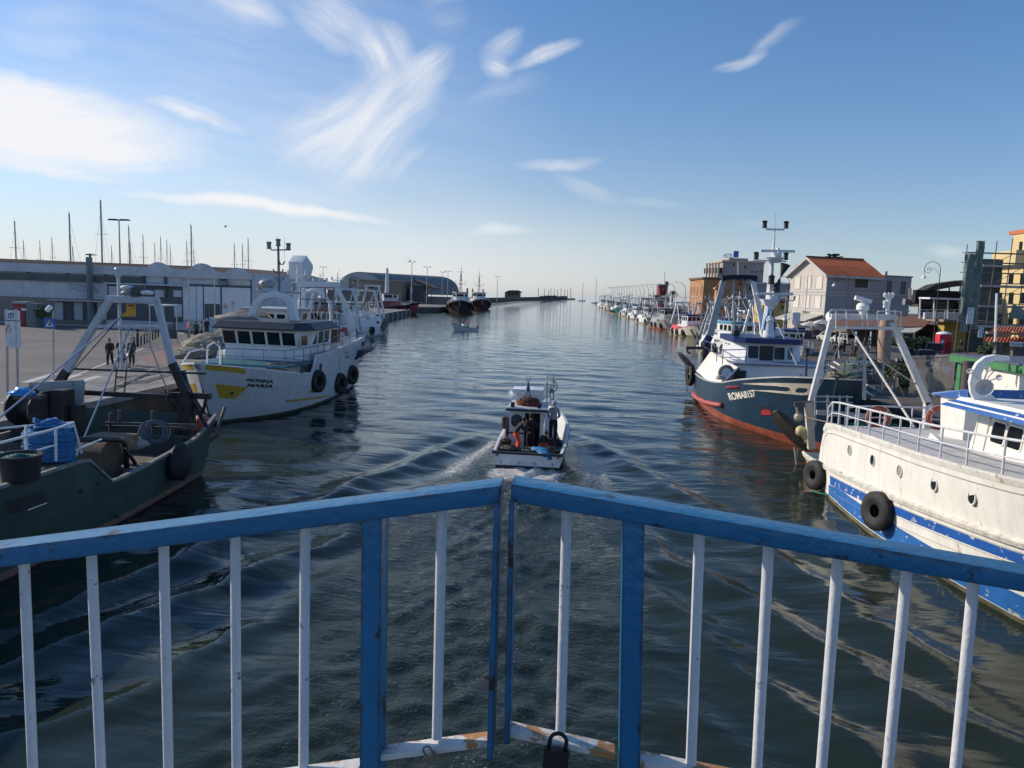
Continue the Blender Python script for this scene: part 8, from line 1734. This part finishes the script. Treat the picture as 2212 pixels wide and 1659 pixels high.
t = thing('roof_house', 'brick red rooftop house with a curved dark canopy and steps', 'house', (at(2040, 650, 112).x, 112, RZ)); Yq = 112.; lhp(t, 'wall', 2000, 653, 2082, 668, Yq+5, 4, mat('orange red wall', (.4, .14, .08), .9)); lhp(t, 'upper_wall', 2040, 630, 2085, 655, Yq+6, 3, mat('brick red wall', (.3, .06, .045), .9)); lhp(t, 'ledge', 2021, 651, 2080, 655, Yq+.8, 1, WS_)
mb = MB(); ar = [at(1980+8*i, 652-interp([0, 2, 5, 9, 13], [0, 24, 37, 43, 47], i), Yq+1) for i in range(14)]; mb.loft([[p, p+Vector((0, 3, 0)), p+Vector((.4, 3, -.7)), p+Vector((.4, 0, -.7))] for p in ar], True); mb.build('curved_canopy', mat('dark canopy', (.04, .035, .035), .7), t)
mb = MB(); [mb.tube([ar[i]-Vector((0, 0, .3)), Vector((ar[i].x, Yq+1, RZ+6))], .1, 5) for i in (6, 9, 12)]; [mb.box(at(1985+3*k, 652-4*k, Yq+1.5), (1.2, 1., .2)) for k in range(7)]; mb.build('canopy_frame', DST, t); mb = MB(); mb.lh(at(1955, 658, Yq), at(1972, 646, Yq)+Vector((0, 1, 0))); mb.tube([at(1966, 648, Yq), at(1966, 622, Yq)], .2, 6); mb.build('chimney_stack', STL, t)
t = thing('apartment_block', 'pale yellow apartment block behind scaffolding with a small tower and tiled eaves', 'building', (at(2180, 760, 108).x, 108, RZ)); Ys = 104.; YW = mat('pale yellow render', (.62, .49, .25), .9, var=.08, scale=.4)
lhp(t, 'wall', 2128, 575, 2420, 780, Ys+14, 12, YW); lhp(t, 'tower', 2189, 508, 2420, 575, Ys+14, 9, YW); lhp(t, 'tower_roof', 2180, 500, 2420, 508, Ys+16, 13, mat('terracotta tiles', (.42, .115, .055), .85)); lhp(t, 'penthouse', 2144, 545, 2189, 575, Ys+10, 6, YW); lhp(t, 'side_wing', 2090, 560, 2150, 780, Ys+3.5, 2, mat('dull green wall', (.12, .125, .1), .9, var=.3, scale=.6))  # the wing's wall is a darker, dull green colour than the yellow block
for y in (575, 618, 661, 702): lhp(t, 'balcony', 2140, y-2, 2400, y+3, Ys+1.9, 1.3, mat('pale slab', (.48, .46, .43), .8))
for y in (590, 632, 676):
    for x in (2155, 2180, 2205): lhp(t, 'window', x, y, x+10, y+24, Ys+1.9, .08, GLS)
lhp(t, 'window', 2202, 522, 2209, 552, Ys+4.9, .1, WLD)
def scaffold():
    t = thing('scaffold', 'grey tube scaffolding with torn dark green netting on the yellow block', 'scaffold', (at(2140, 770, 97).x, 97, RZ)); Y = 97.; S = mat('scaffold tube', (.2, .19, .19), .5, .4, rust=.3); xs = [(2090, 528, 2067), (2120, 524, 2085), (2154, 520, 2116), (2188, 514, 2150), (2222, 508, 2190), (2258, 500, 2225)]
    for dy in (0, 1.3):
        mb = MB(); [mb.tube([at(xt, yt, Y+dy), Vector((at(xt, yt, Y+dy).x-.3, Y+dy, RZ))], .06, 5) for xt, yt, xb in xs]; mb.build('standard', S, t)
    zs = [at(2100, y, Y).z for y in (545, 566, 588, 610, 632, 654, 676, 698, 718)]; x0, x1 = at(2090, 600, Y).x-.3, at(2262, 600, Y).x
    mb = MB(); [mb.tube([(x0, Y+dy, z), (x1, Y+dy, z)], .045, 4) for z in zs for dy in (0, 1.3)]; mb.build('ledger', S, t)
    mb = MB(); [mb.box(((x0+x1)/2+1, Y+.65, z-.35), (x1-x0-2, 1.1, .22)) for z in zs[1::2]]; mb.build('platform', mat('pale slab', (.48, .46, .43), .8), t)
    mb = MB(); X = [at(a, 600, Y).x-.2 for a, _, _ in xs]; [mb.tube([(X[i], Y-.05, zs[j]), (X[i+1], Y-.05, zs[j-1])], .035, 4) for i in range(2, 5) for j in range(1, 9) if (i+j) % 2]; mb.build('brace', S, t)
    NM_ = mat('dark green debris net', (.2, .25, .22), .9, var=.35, scale=2.5, bump=.6)
    for (xa, xb, ya, yb, sd) in ((2086, 2107, 548, 716, 1), (2110, 2127, 520, 712, 2)):
        rows = []
        for j in range(31):
            f = j/30; y = ya+(yb-ya)*f; row = []; sh = -f*16
            for i in range(9):
                g = i/8; w = .25*mnoise.noise(Vector((g*3+sd*5, f*7, 1)))+.12*math.sin(g*9+f*3+sd); ed = (3.*mnoise.noise(Vector((f*8, sd*3+(i > 4)*9, 2)))) if i in (0, 8) else 0
                p = at(xa+(xb-xa)*g+sh+ed, y, Y-.35); row.append(p+Vector((0, w, 0)))
            rows.append(row)
        mb = MB(); mb.loft(rows); mb.build('debris_net', NM_, t, smooth=True)
    lhp(t, 'site_board', 2090.5, 664, 2105, 700, Y-.7, .06, WS_); lhp(t, 'board_crest', 2094, 667, 2097, 671, Y-.77, .02, mat('grey print', (.3, .33, .4), .6)); lhp(t, 'small_board', 2114, 707, 2125, 729, Y-.4, .05, WS_)
    mb = MB(); [mb.lh(at(2116+5*(k % 2), 711+3.2*k, Y-.46), at(2119+5*(k % 2), 709+3.2*k, Y-.45)) for k in range(6)]; mb.build('board_marks', BK_, t); mb = MB(); q = [at(2188, 655, Y-.5), at(2216, 672, Y-.5), at(2216, 690, Y-.5), at(2180, 688, Y-.5)]; mb.add(q, [(0, 1, 2, 3)]); mb.build('debris_net', NM_, t)
scaffold()
t = thing('shack', 'timber clad shack with two tiers of terracotta tiles and a pale sign', 'shack', (at(2180, 790, 78).x, 78, RZ)); Yk = 78.; lhp(t, 'wall', 2136, 735, 2330, 800, Yk+6, 5, mat('grey brown timber', (.2, .15, .12), .9, var=.5, scale=3.)); TM = MATS['terracotta tiles']
for y0, y1, x0, dz in ((705, 716, 2140, 0), (728, 738, 2124, .6)):
    rows = []
    for i in range(120): x = x0+(2340-x0)*i/119; b_ = .05*math.cos(i*PI/2); rows.append([at(x+6, y0+(x-2140)*.02, Yk+3)+Vector((0, 0, b_)), at(x, y1+(x-2140)*.02, Yk+.2-dz)+Vector((0, 0, b_))])
    mb = MB(); mb.loft(rows); mb.build('tiled_roof', TM, t)
lhp(t, 'fascia', 2130, 716, 2330, 721, Yk+1.2, .3, mat('cream fascia', (.45, .36, .28), .8)); lhp(t, 'sign', 2181, 738, 2210, 748, Yk-.3, .1, WS_); lhp(t, 'doorway', 2188, 754, 2210, 800, Yk+.98, .1, WLD); mb = MB()
for k in range(9): mb.lh(at(2137+5.2*k, 739, Yk+.9), at(2140+5.2*k, 768, Yk+.98))
mb.build('timber_post', mat('pale timber', (.34, .28, .22), .9), t); mb = MB(); v, f = text_tris('Pescheria', .25); p = at(2184, 746, Yk-.43); mb.add([p+Vector((a*1.1, 0, b*.28)) for a, b in v], f); mb.build('sign_lettering', mat('green lettering', (.1, .25, .15), .7), t)
t = thing('quay_kiosk', 'cream kiosk with a peeling green roof edge behind the white boat fin', 'kiosk', (18.2, 33, RZ)); GE = mat('peeling green paint', (.05, .2, .07), .7, peel=((.4, .42, .36), .62, 6.)); MB().lh((18, 22, RZ), (22, 38.4, 4.75)).build('wall', WHC, t); MB().lh((17.7, 21.5, 4.75), (22.4, 38.8, 5.05)).build('roof_edge', GE, t); MB().lh((17.93, 38.1, RZ), (18.0, 38.45, 4.75)).build('corner_post', GE, t)
mb = MB(); mb.lh((17.8, 21.6, 5.06), (22.3, 38.7, 5.12)); mb.build('roof', mat('blue grey felt', (.1, .12, .16), .8), t); win(t, (17.98, 31.4, 3.6), (0, -1, 0), (0, 0, 1), 1.1, 1.7, WHC, mat('cream roller shutter', (.68, .63, .56), .8), 0, .08, 'shuttered_window')
# toilet, pillar, fences, planters
a, b = at(2031, 722, 92), at(2055, 752, 92); t = thing('portable_toilet', 'bright red portable toilet with a white domed roof', 'portable toilet', (a.x, 92, RZ)); MB().lh((a.x, 92, RZ), (b.x, 93.2, a.z)).build('cabin', mat('bright red plastic', (.62, .02, .04), .4), t, bevel=.04); c = ((a.x+b.x)/2, 92.6, a.z); MB().lathe([(.85, 0), (.8, .12), (.4, .28), (0, .33)], c, 12).build('roof', PLAS, t, smooth=True); MB().lh((a.x+.15, 91.95, a.z-1.), (a.x+.5, 91.99, a.z-.65)).build('notice', WS_, t); MB().lh((b.x-.5, 91.9, RZ+.2), (b.x-.1, 91.98, a.z-.9)).build('door', mat('dark red plastic', (.25, .01, .02), .5), t)
p = gp(1906, 789, RZ); zt = at(1915, 689, p.y).z; t = thing('stone_pillar', 'tall round pinkish stone pillar standing on the right quay', 'pillar', p); MB().lathe([(.62, .3), (.6, 2), (.55, zt-RZ)], p, 20).build('shaft', mat('pinkish stone', (.36, .25, .2), .9, var=.25, scale=2., bump=.3), t, smooth='auto'); MB().box(p+Vector((0, 0, .15)), (1.8, 1.8, .3)).build('base', mat('stone', (.3, .25, .22), .9), t, bevel=.03)
def grate(label, pts, h, step, m, r=.02):
    t = thing('iron_fence', label, 'fence', pts[0], 'iron fences on the right quay'); mb = MB(); P_ = along([Vector(p) for p in pts], step); mb.tube([p+Vector((0, 0, h*.93)) for p in P_[::6]+[P_[-1]]], r*1.3, 4); mb.tube([p+Vector((0, 0, .15)) for p in P_[::6]+[P_[-1]]], r*1.3, 4); mb.build('rail', m, t); mb = MB(); [mb.tube([p, p+Vector((0, 0, h))], r, 4) for p in P_]; mb.build('bars', m, t); return t
FI = mat('rusty fence iron', (.3, .26, .22), .7, .2, rust=.4)
grate('tall grey iron fence of thin bars in front of the white parked car', [(20.2, 49, RZ), (22.0, 50.5, RZ), (24.8, 53.5, RZ)], 2.5, .14, FI); grate('low rusty iron fence at the foot of the pillar', [(18.6, 49.5, RZ), (20., 50.3, RZ), (20.8, 54.5, RZ)], .95, .13, FI); grate('low rusty iron fence panel behind the net heap', [(20.6, 56.5, RZ), (22.8, 57.2, RZ)], 1.0, .14, FI)
def bush(name, label, c, d, n=420, sd=1, pot=None, leaf=.16, cols=((.035, .06, .02), (.06, .09, .03))):
    t = thing(name, label, 'shrub', c); rr = random.Random(sd); mb = MB(); c = Vector(c)
    for k in range(n):
        q = Vector((rr.gauss(0, 1), rr.gauss(0, 1), rr.gauss(0, 1))).normalized()*rr.uniform(.35, 1)**.5; p = c+Vector((q.x*d[0], q.y*d[1], d[2]*(1+q.z))); a = Vector((rr.uniform(-1, 1), rr.uniform(-1, 1), rr.uniform(-1, 1))).normalized()*leaf; b = a.orthogonal().normalized()*leaf*.45; mb.c = k % 2; mb.add([p-a, p+b, p+a, p-b], [(0, 1, 2, 3)])
    mb.build('foliage', [mat('leaf green %.2f' % cols[0][1], cols[0], .8), mat('leaf green %.3f' % cols[1][1], cols[1], .8)], t); MB().tube([c-Vector((0, 0, .1)), c+Vector((0, 0, d[2]))], .05, 6).build('stem', WOOD, t)
    if pot: MB().lathe([(.3, -.62), (.42, -.02), (.46, -.02), (.46, .06), (.38, .06)], c, 14).build('pot', pot, t)
TC_ = mat('terracotta pot', (.4, .13, .07), .8)
bush('potted_shrub', 'dark shrub in a terracotta planter left of the ornate lamp post', gp(1945, 772, RZ)+Vector((0, 0, .7)), (1.5, .9, .8), 700, 1, TC_); bush('potted_shrub', 'smaller dark shrub in a terracotta planter behind the dark parked cars', gp(1985, 772, RZ)+Vector((0, 0, .7)), (1.3, .9, .8), 600, 2, TC_); bush('potted_shrub', 'rounded shrub in a white tub in front of the scaffolding', at(2135, 770, 72), (1.0, .8, .6), 500, 3, PLAS); bush('bush', 'straggling dark bush growing by the tall iron fence', (20.9, 52.5, RZ), (1.1, 1.1, .9), 700, 4); bush('shrub', 'dark shrub against the warehouse wall right of the red kiosk', at(92, 690, 78), (.9, .6, .7), 260, 6)
def palm(label, x, yt, Y):
    c = at(x, yt, Y); t = thing('palm_tree', label, 'tree', (c.x, Y, RZ)); MB().tube([(c.x, Y, RZ), c], [.35, .28], 8).build('trunk', WOOD, t); rr = random.Random(5); mb = MB()
    for k in range(46):
        a = rr.uniform(0, 6.28); e = rr.uniform(-.3, 1.2); L = rr.uniform(2., 2.8); pts = [c+Vector((math.cos(a)*L*s*math.cos(e), math.sin(a)*L*s*math.cos(e), L*s*math.sin(e)-1.6*s*s)) for s in (0, .35, .7, 1)]; w = Vector((-math.sin(a), math.cos(a), 0))*.2; mb.loft([[p-w*(1-i/4), p+Vector((0, 0, .08)), p+w*(1-i/4)] for i, p in enumerate(pts)])
    mb.build('crown', mat('palm green', (.03, .045, .02), .8), t)
palm('small dark palm tree beside the red house', 1453, 633, 300)
c = at(1800, 568, 150); t = thing('pine_tree', 'top of a flat layered pine showing above the tiled roof', 'tree', (c.x, 150, RZ)); MB().tube([(c.x, 150, RZ), at(1800, 551, 150)], [.25, .08], 6).build('trunk', WOOD, t); mb = MB(); rr = random.Random(2)
for y, w in ((552, 11), (558, 17), (567, 19)):
    for k in range(110): a = rr.uniform(0, 6.28); r_ = rr.uniform(0, 1)**.6*w/FPX*150; q = at(1800, y, 150)+Vector((math.cos(a)*r_, math.sin(a)*r_, rr.uniform(-.15, .15)+.3*r_*.4)); mb.add([q+Vector((.3, 0, 0)), q+Vector((0, .3, .1)), q-Vector((.3, 0, 0)), q-Vector((0, .3, -.1))], [(0, 1, 2, 3)])
mb.build('crown', mat('dark pine green', (.02, .03, .018), .9), t)
# lamps
proto = None
for i in range(20):
    u = (i/19)**.8; Y = 205+u*250; x = interp([200, 260, 330, 440, 460], [31, 27.5, 23.5, 16.8, 15.8], Y)
    if proto is None:
        proto = o = thing('street_lamp', 'grey street lamp with a curved arm in the long row on the right quay', 'street lamp', (0, 0, 0), 'curved street lamps on the right quay'); pts = [(0, 0, 0), (0, 0, 7.6), (-.15, 0, 8.6), (-.6, 0, 9.4), (-1.3, 0, 9.85), (-2.6, 0, 10.1)]; MB().tube(pts, [.12, .09, .08, .07, .06, .05], 6).build('pole', STL, o); MB().box((-2.9, 0, 10.1), (.8, .3, .14)).build('lamp_head', GRYP, o, bevel=.03)
    else: o = copy_tree(proto)
    o.location = (x, Y, RZ)
def ornate(label, x0, yb, xt, yt, s, Y):
    b = Vector((at(x0, yb, Y).x, Y, RZ)); h = at(xt, yt, Y).z; t = thing('ornate_lamp', label, 'street lamp', b, 'ornate lamp posts on the right quay'); IR = mat('black lamp iron', (.02, .02, .022), .5); zc = h-.6*s; lean = Vector((0, 0, 0))
    mb = MB(); mb.lathe([(.2, 0), (.2, .3), (.12, .5), (.1, 1.2), (.14, 1.25), (.075, 1.4), (.06, 3.5), (.085, 3.55), (.055, 3.7), (.045, zc-RZ)], b, 10); mb.build('pole', IR, t, smooth='auto'); pts = [Vector((b.x, Y, zc))]+[Vector((b.x-.62*s+.62*s*math.cos(a), Y, zc+.62*s*math.sin(a))) for a in [PI*k/12 for k in range(1, 13)]]
    cen = Vector((b.x-.62*s-.3*s, Y, zc)); sp = [cen+Vector((-.32*s*(1-k/14)*math.cos(-k*.62), 0, -.32*s*(1-k/14)*math.sin(k*.62))) for k in range(13)]
    mb = MB(); mb.tube(pts, .035, 6); mb.tube(sp, .025, 5); mb.tube([Vector((b.x, Y, zc-.5*s)), Vector((b.x-.4*s, Y, zc+.05*s)), cen], .022, 5); mb.build('scroll_arm', IR, t); q = pts[-1]; MB().tube([q, q-Vector((0, 0, .55*s))], .03, 5).build('hanger', IR, t); MB().lathe([(.06, 0), (.1, -.15), (.3, -.42), (.32, -.48), (.0, -.46)], q-Vector((0, 0, .4*s)), 12).build('lamp_shade', PLAS, t, smooth='auto')
ornate('tall black scroll topped lamp post in front of the terrace', 2016, 740, 2023, 566, 1.5, 98); ornate('black scroll topped lamp post in front of the grey house wall', 1823, 720, 1829, 588, 1.6, 118); ornate('black scroll topped lamp post left of the tiled house', 1697, 712, 1700, 598, 1.5, 128)
# ------------------------------------------------------------------ cars
def car(label, p, rz, col, s=1., van=0., z=RZ):
    t = thing('parked_car', label, 'car', (0, 0, 0), 'parked cars'); m = mat('car paint %.2f %.2f %.2f' % col, col, .25, .1, var=.03, spec=.6)
    prof = [(-2.05, .3, .78), (-2.1, .55, .8), (-2.0, .92, .8), (-1.2, .98, .82), (.9, .95, .82), (1.7, .8, .78), (2.08, .6, .72), (2.1, .35, .7)]; rows = []
    for k in (-1, -.94, .94, 1): rows.append([Vector((x, k*w*1.08, zz-(.03 if abs(k) == 1 else 0))) for x, zz, w in prof]+[Vector((2.0, k*.7, .25)), Vector((-2.0, k*.76, .22))])
    mb = MB(); mb.loft(rows, True); mb.add(rows[0], [tuple(range(10))]); mb.add(rows[-1], [tuple(range(10))]); mb.build('body', m, t, smooth='auto')
    lo = [(-1.95-van*.05, .8), (1.15, .8)]; hi = [(-1.45-van*.35, .62), (.35, .62)]; zr = 1.42+van*.35
    mb = MB(); b4 = [(lo[0][0], -.8, .94), (lo[1][0], -.8, .94), (lo[1][0], .8, .94), (lo[0][0], .8, .94)]; t4 = [(hi[0][0], -.62, zr), (hi[1][0], -.62, zr), (hi[1][0], .62, zr), (hi[0][0], .62, zr)]; mb.hexa(b4+t4); mb.build('windows', GLS, t)
    mb = MB(); mb.hexa([(x*1.0+.02, y*1.04, zr-.03) for x, y, _ in t4]+[(x*.93, y*.9, zr+.05) for x, y, _ in t4])
    for a, b in zip(b4, t4): mb.bar(a, b, .09, .09)
    for y in (-1, 1): mb.bar((-.35, y*.81, .94), (-.4, y*.635, zr), .08, .05)
    mb.build('roof', m, t)
    for x in (-1.3, 1.3):
        for y in (-.8, .8): mb = MB(); mb.lathe([(.2, -.1), (.3, -.1), (.33, -.06), (.33, .06), (.3, .1), (.2, .1)], (x, y, .33), 16, (0, 1, 0)); w = mb.build('wheel', BLK, t, smooth='auto'); MB().lathe([(0, -.105), (.2, -.105), (.2, .105), (0, .105)], (x, y, .33), 12, (0, 1, 0)).build('rim', STL, w)
    for y in (-.62, .62): MB().box((-2.08, y, .82), (.06, .26, .3)).build('tail_light', RED, t); MB().box((2.06, y, .62), (.08, .3, .14)).build('headlight', PLAS, t)
    MB().box((-2.12, 0, .6), (.03, .5, .12)).build('number_plate', PLAS, t)
    t.location = (p[0], p[1], z+.006); t.rotation_euler = (0, 0, rz); t.scale = (s, s, s); return t
for lab, x, y, rz, col, s, v in (('white hatchback with a dark rear window nearest the tiled house', 1752, 731, 100, (.7, .7, .7), 1, 0), ('dark grey car with a silver roof behind the white hatchback', 1752, 717, 95, (.08, .09, .11), 1, .3), ('white car half hidden behind the white gallows leg', 1789, 738, 100, (.66, .64, .6), 1, 0), ('white car parked beside the gathered people on the right quay', 1822, 744, 105, (.72, .72, .72), 1.05, 0), ('small pale car farthest along the right quay', 1701, 718, 80, (.6, .6, .6), .9, 0), ('dark blue pickup shaped car at the end of the parked row', 1722, 727, 92, (.03, .04, .08), .95, .2), ('grey saloon parked right of the stone pillar', 1938, 782, 100, (.11, .12, .13), 1, .1), ('dark blue estate car behind the tall iron fence', 2015, 775, 70, (.02, .03, .06), 1.1, .3), ('black car in front of the dark blue estate', 1995, 789, 75, (.02, .022, .028), 1., .1), ('white hatchback seen through the tall iron fence', 2040, 808, 75, (.6, .6, .6), 1., .2), ('blue car at the right end of the tall iron fence', 2066, 818, 80, (.08, .22, .38), .95, 0)): car(lab, gp(x, y, RZ), math.radians(rz), col, s, v)
for lab, x, y, rz, col, v in (('white van parked on the dark pier', 836, 647, 200, (.7, .7, .7), .8), ('white car on the pier behind the white trawlers', 735, 640, 190, (.65, .65, .65), .1), ('white car left of the trio near the tugs', 812, 655, 10, (.6, .6, .6), 0)): q = gp(x, y, QZ); car(lab, (q.x, min(q.y, 200) if x > 800 else 215), math.radians(rz), col, 1.2, v, QZ)
# ------------------------------------------------------------------ people and gear on the right quay
g = 'people on the right quay'
def pr(label, x, y, face, pose, top, low, **k): return person(label, gp(x, y, RZ+.006), face, pose, top, low, group=g, **k)
DK = (.025, .025, .03)
for a in (('person in a dark coat walking left of the stone pillar', 1805, 779, 10, 'walk', DK, (.03, .03, .04)), ('person in black with pale trousers walking close beside another', 1813, 777, 12, 'walk', (.02, .02, .02), (.4, .38, .36)), ('person in brown standing in front of the white car', 1823, 761, 40, 'stand', (.05, .04, .03), DK), ('person in a brown jacket standing with a companion by the net heap', 1845, 778, 150, 'stand', (.07, .05, .04), DK), ('person in grey standing nearest the net heap', 1838, 775, 250, 'back_hands', (.09, .09, .1), (.05, .05, .06)), ('person in black at the right of the gathered group', 1851, 738, 200, 'stand', (.02, .02, .022), DK), ('person in black farther along the quay at the left of a pair', 1714, 736, 10, 'walk', (.1, .1, .1), DK), ('tall person in black farther along the quay at the right of a pair', 1722, 736, 20, 'stand', (.02, .02, .02), DK), ('seated person in a red top on the right quay', 1697, 728, 200, 'sit', (.6, .05, .06), DK), ('person in dark clothes beside the dark ladder', 1875, 760, 90, 'stand', (.03, .03, .04), DK), ('person in a grey top crossing behind the ladder', 1866, 762, 60, 'walk', (.12, .12, .13), DK), ('person in black by the portable toilet', 2073, 764, 130, 'stand', (.012, .012, .014), (.012, .012, .014)), ('person in a blue jacket near the restaurant veranda', 1893, 742, 160, 'stand', (.04, .06, .12), DK), ('person in a pale top near the restaurant veranda', 1868, 738, 170, 'stand', (.4, .38, .36), DK)): pr(*a)
netpile('net_heap', 'big heap of sea green and tan rope on the right quay', [((20.6, 58.6, 2.2), (1.5, 1.3, .85)), ((21.2, 60.2, 2.5), (1.4, 1.1, .8)), ((19.9, 56.6, 2.0), (1.1, .9, .5))], NETG, 'nets heaped on the quays', 44, mat('sea green rope', (.14, .22, .19), .9, var=.4, scale=8), 7)
netpile('net_heap', 'spread of pale tan netting along the right quay edge', [((18.8, 62.5, 1.95), (1.3, 2.4, .35)), ((19.6, 66.5, 1.95), (1.2, 2., .3)), ((18.4, 58.6, 1.95), (.8, 1.5, .3))], mat('tan netting', (.34, .25, .15), .95), 'nets heaped on the quays', 14, ROPW, 9); netpile('net_heap', 'low dark net heap far back on the right quay', [((22.6, 92, 2.0), (2.2, 3.2, .5)), ((23.6, 97, 2.), (1.8, 2.2, .5))], NETB, 'nets heaped on the quays', 8, NETG, 12)
for k, (pts, lab) in enumerate((([(1790, 790), (1830, 812), (1870, 832), (1905, 850)], 'thick white rope running along the right quay edge'), ([(1800, 782), (1822, 795), (1832, 815), (1850, 822)], 'white rope loop lying beside the sea green heap'), ([(1815, 806), (1850, 832), (1885, 858)], 'pale mooring rope nearest the white boat'))):
    rr = random.Random(k+9); P_ = [q+Vector((rr.uniform(-.05, .05), rr.uniform(-.1, .1), .06)) for q in along([gp(x, y, RZ) for x, y in pts], .4)]; tag(MB().tube(P_, .08, 6).build('mooring_rope', mat('white rope', (.62, .6, .56), .8), None, smooth=True), lab, 'rope', 'ropes on the quays')
p = gp(1718, 733, RZ); t = thing('banner', 'plain white banner on a pole beside the parked cars', 'banner', p); MB().tube([p, p+Vector((0, 0, 4.2))], .05, 6).build('pole', STL, t); MB().box(p+Vector((-.1, -.06, 3.1)), (1.1, .04, 1.8)).build('panel', WS_, t)
for x, y, lab in ((1705, 700, 'dark market stall left of the white banner'), (1770, 706, 'dark market stall under the cream parasols')):
    q = at(x, y, 122); t = thing('market_stall', lab, 'stall', (q.x, 122, RZ)); MB().box((q.x, 122, RZ+.5), (4, 1.4, 1.)).build('counter', WLD, t); mb = MB(); [mb.box((q.x-1.7+.5*k, 122, RZ+1.15), (.38, .9, .3)) for k in range(8)]; mb.build('goods', mat('mixed goods', (.2, .17, .15), .8, var=.8, scale=3.), t)
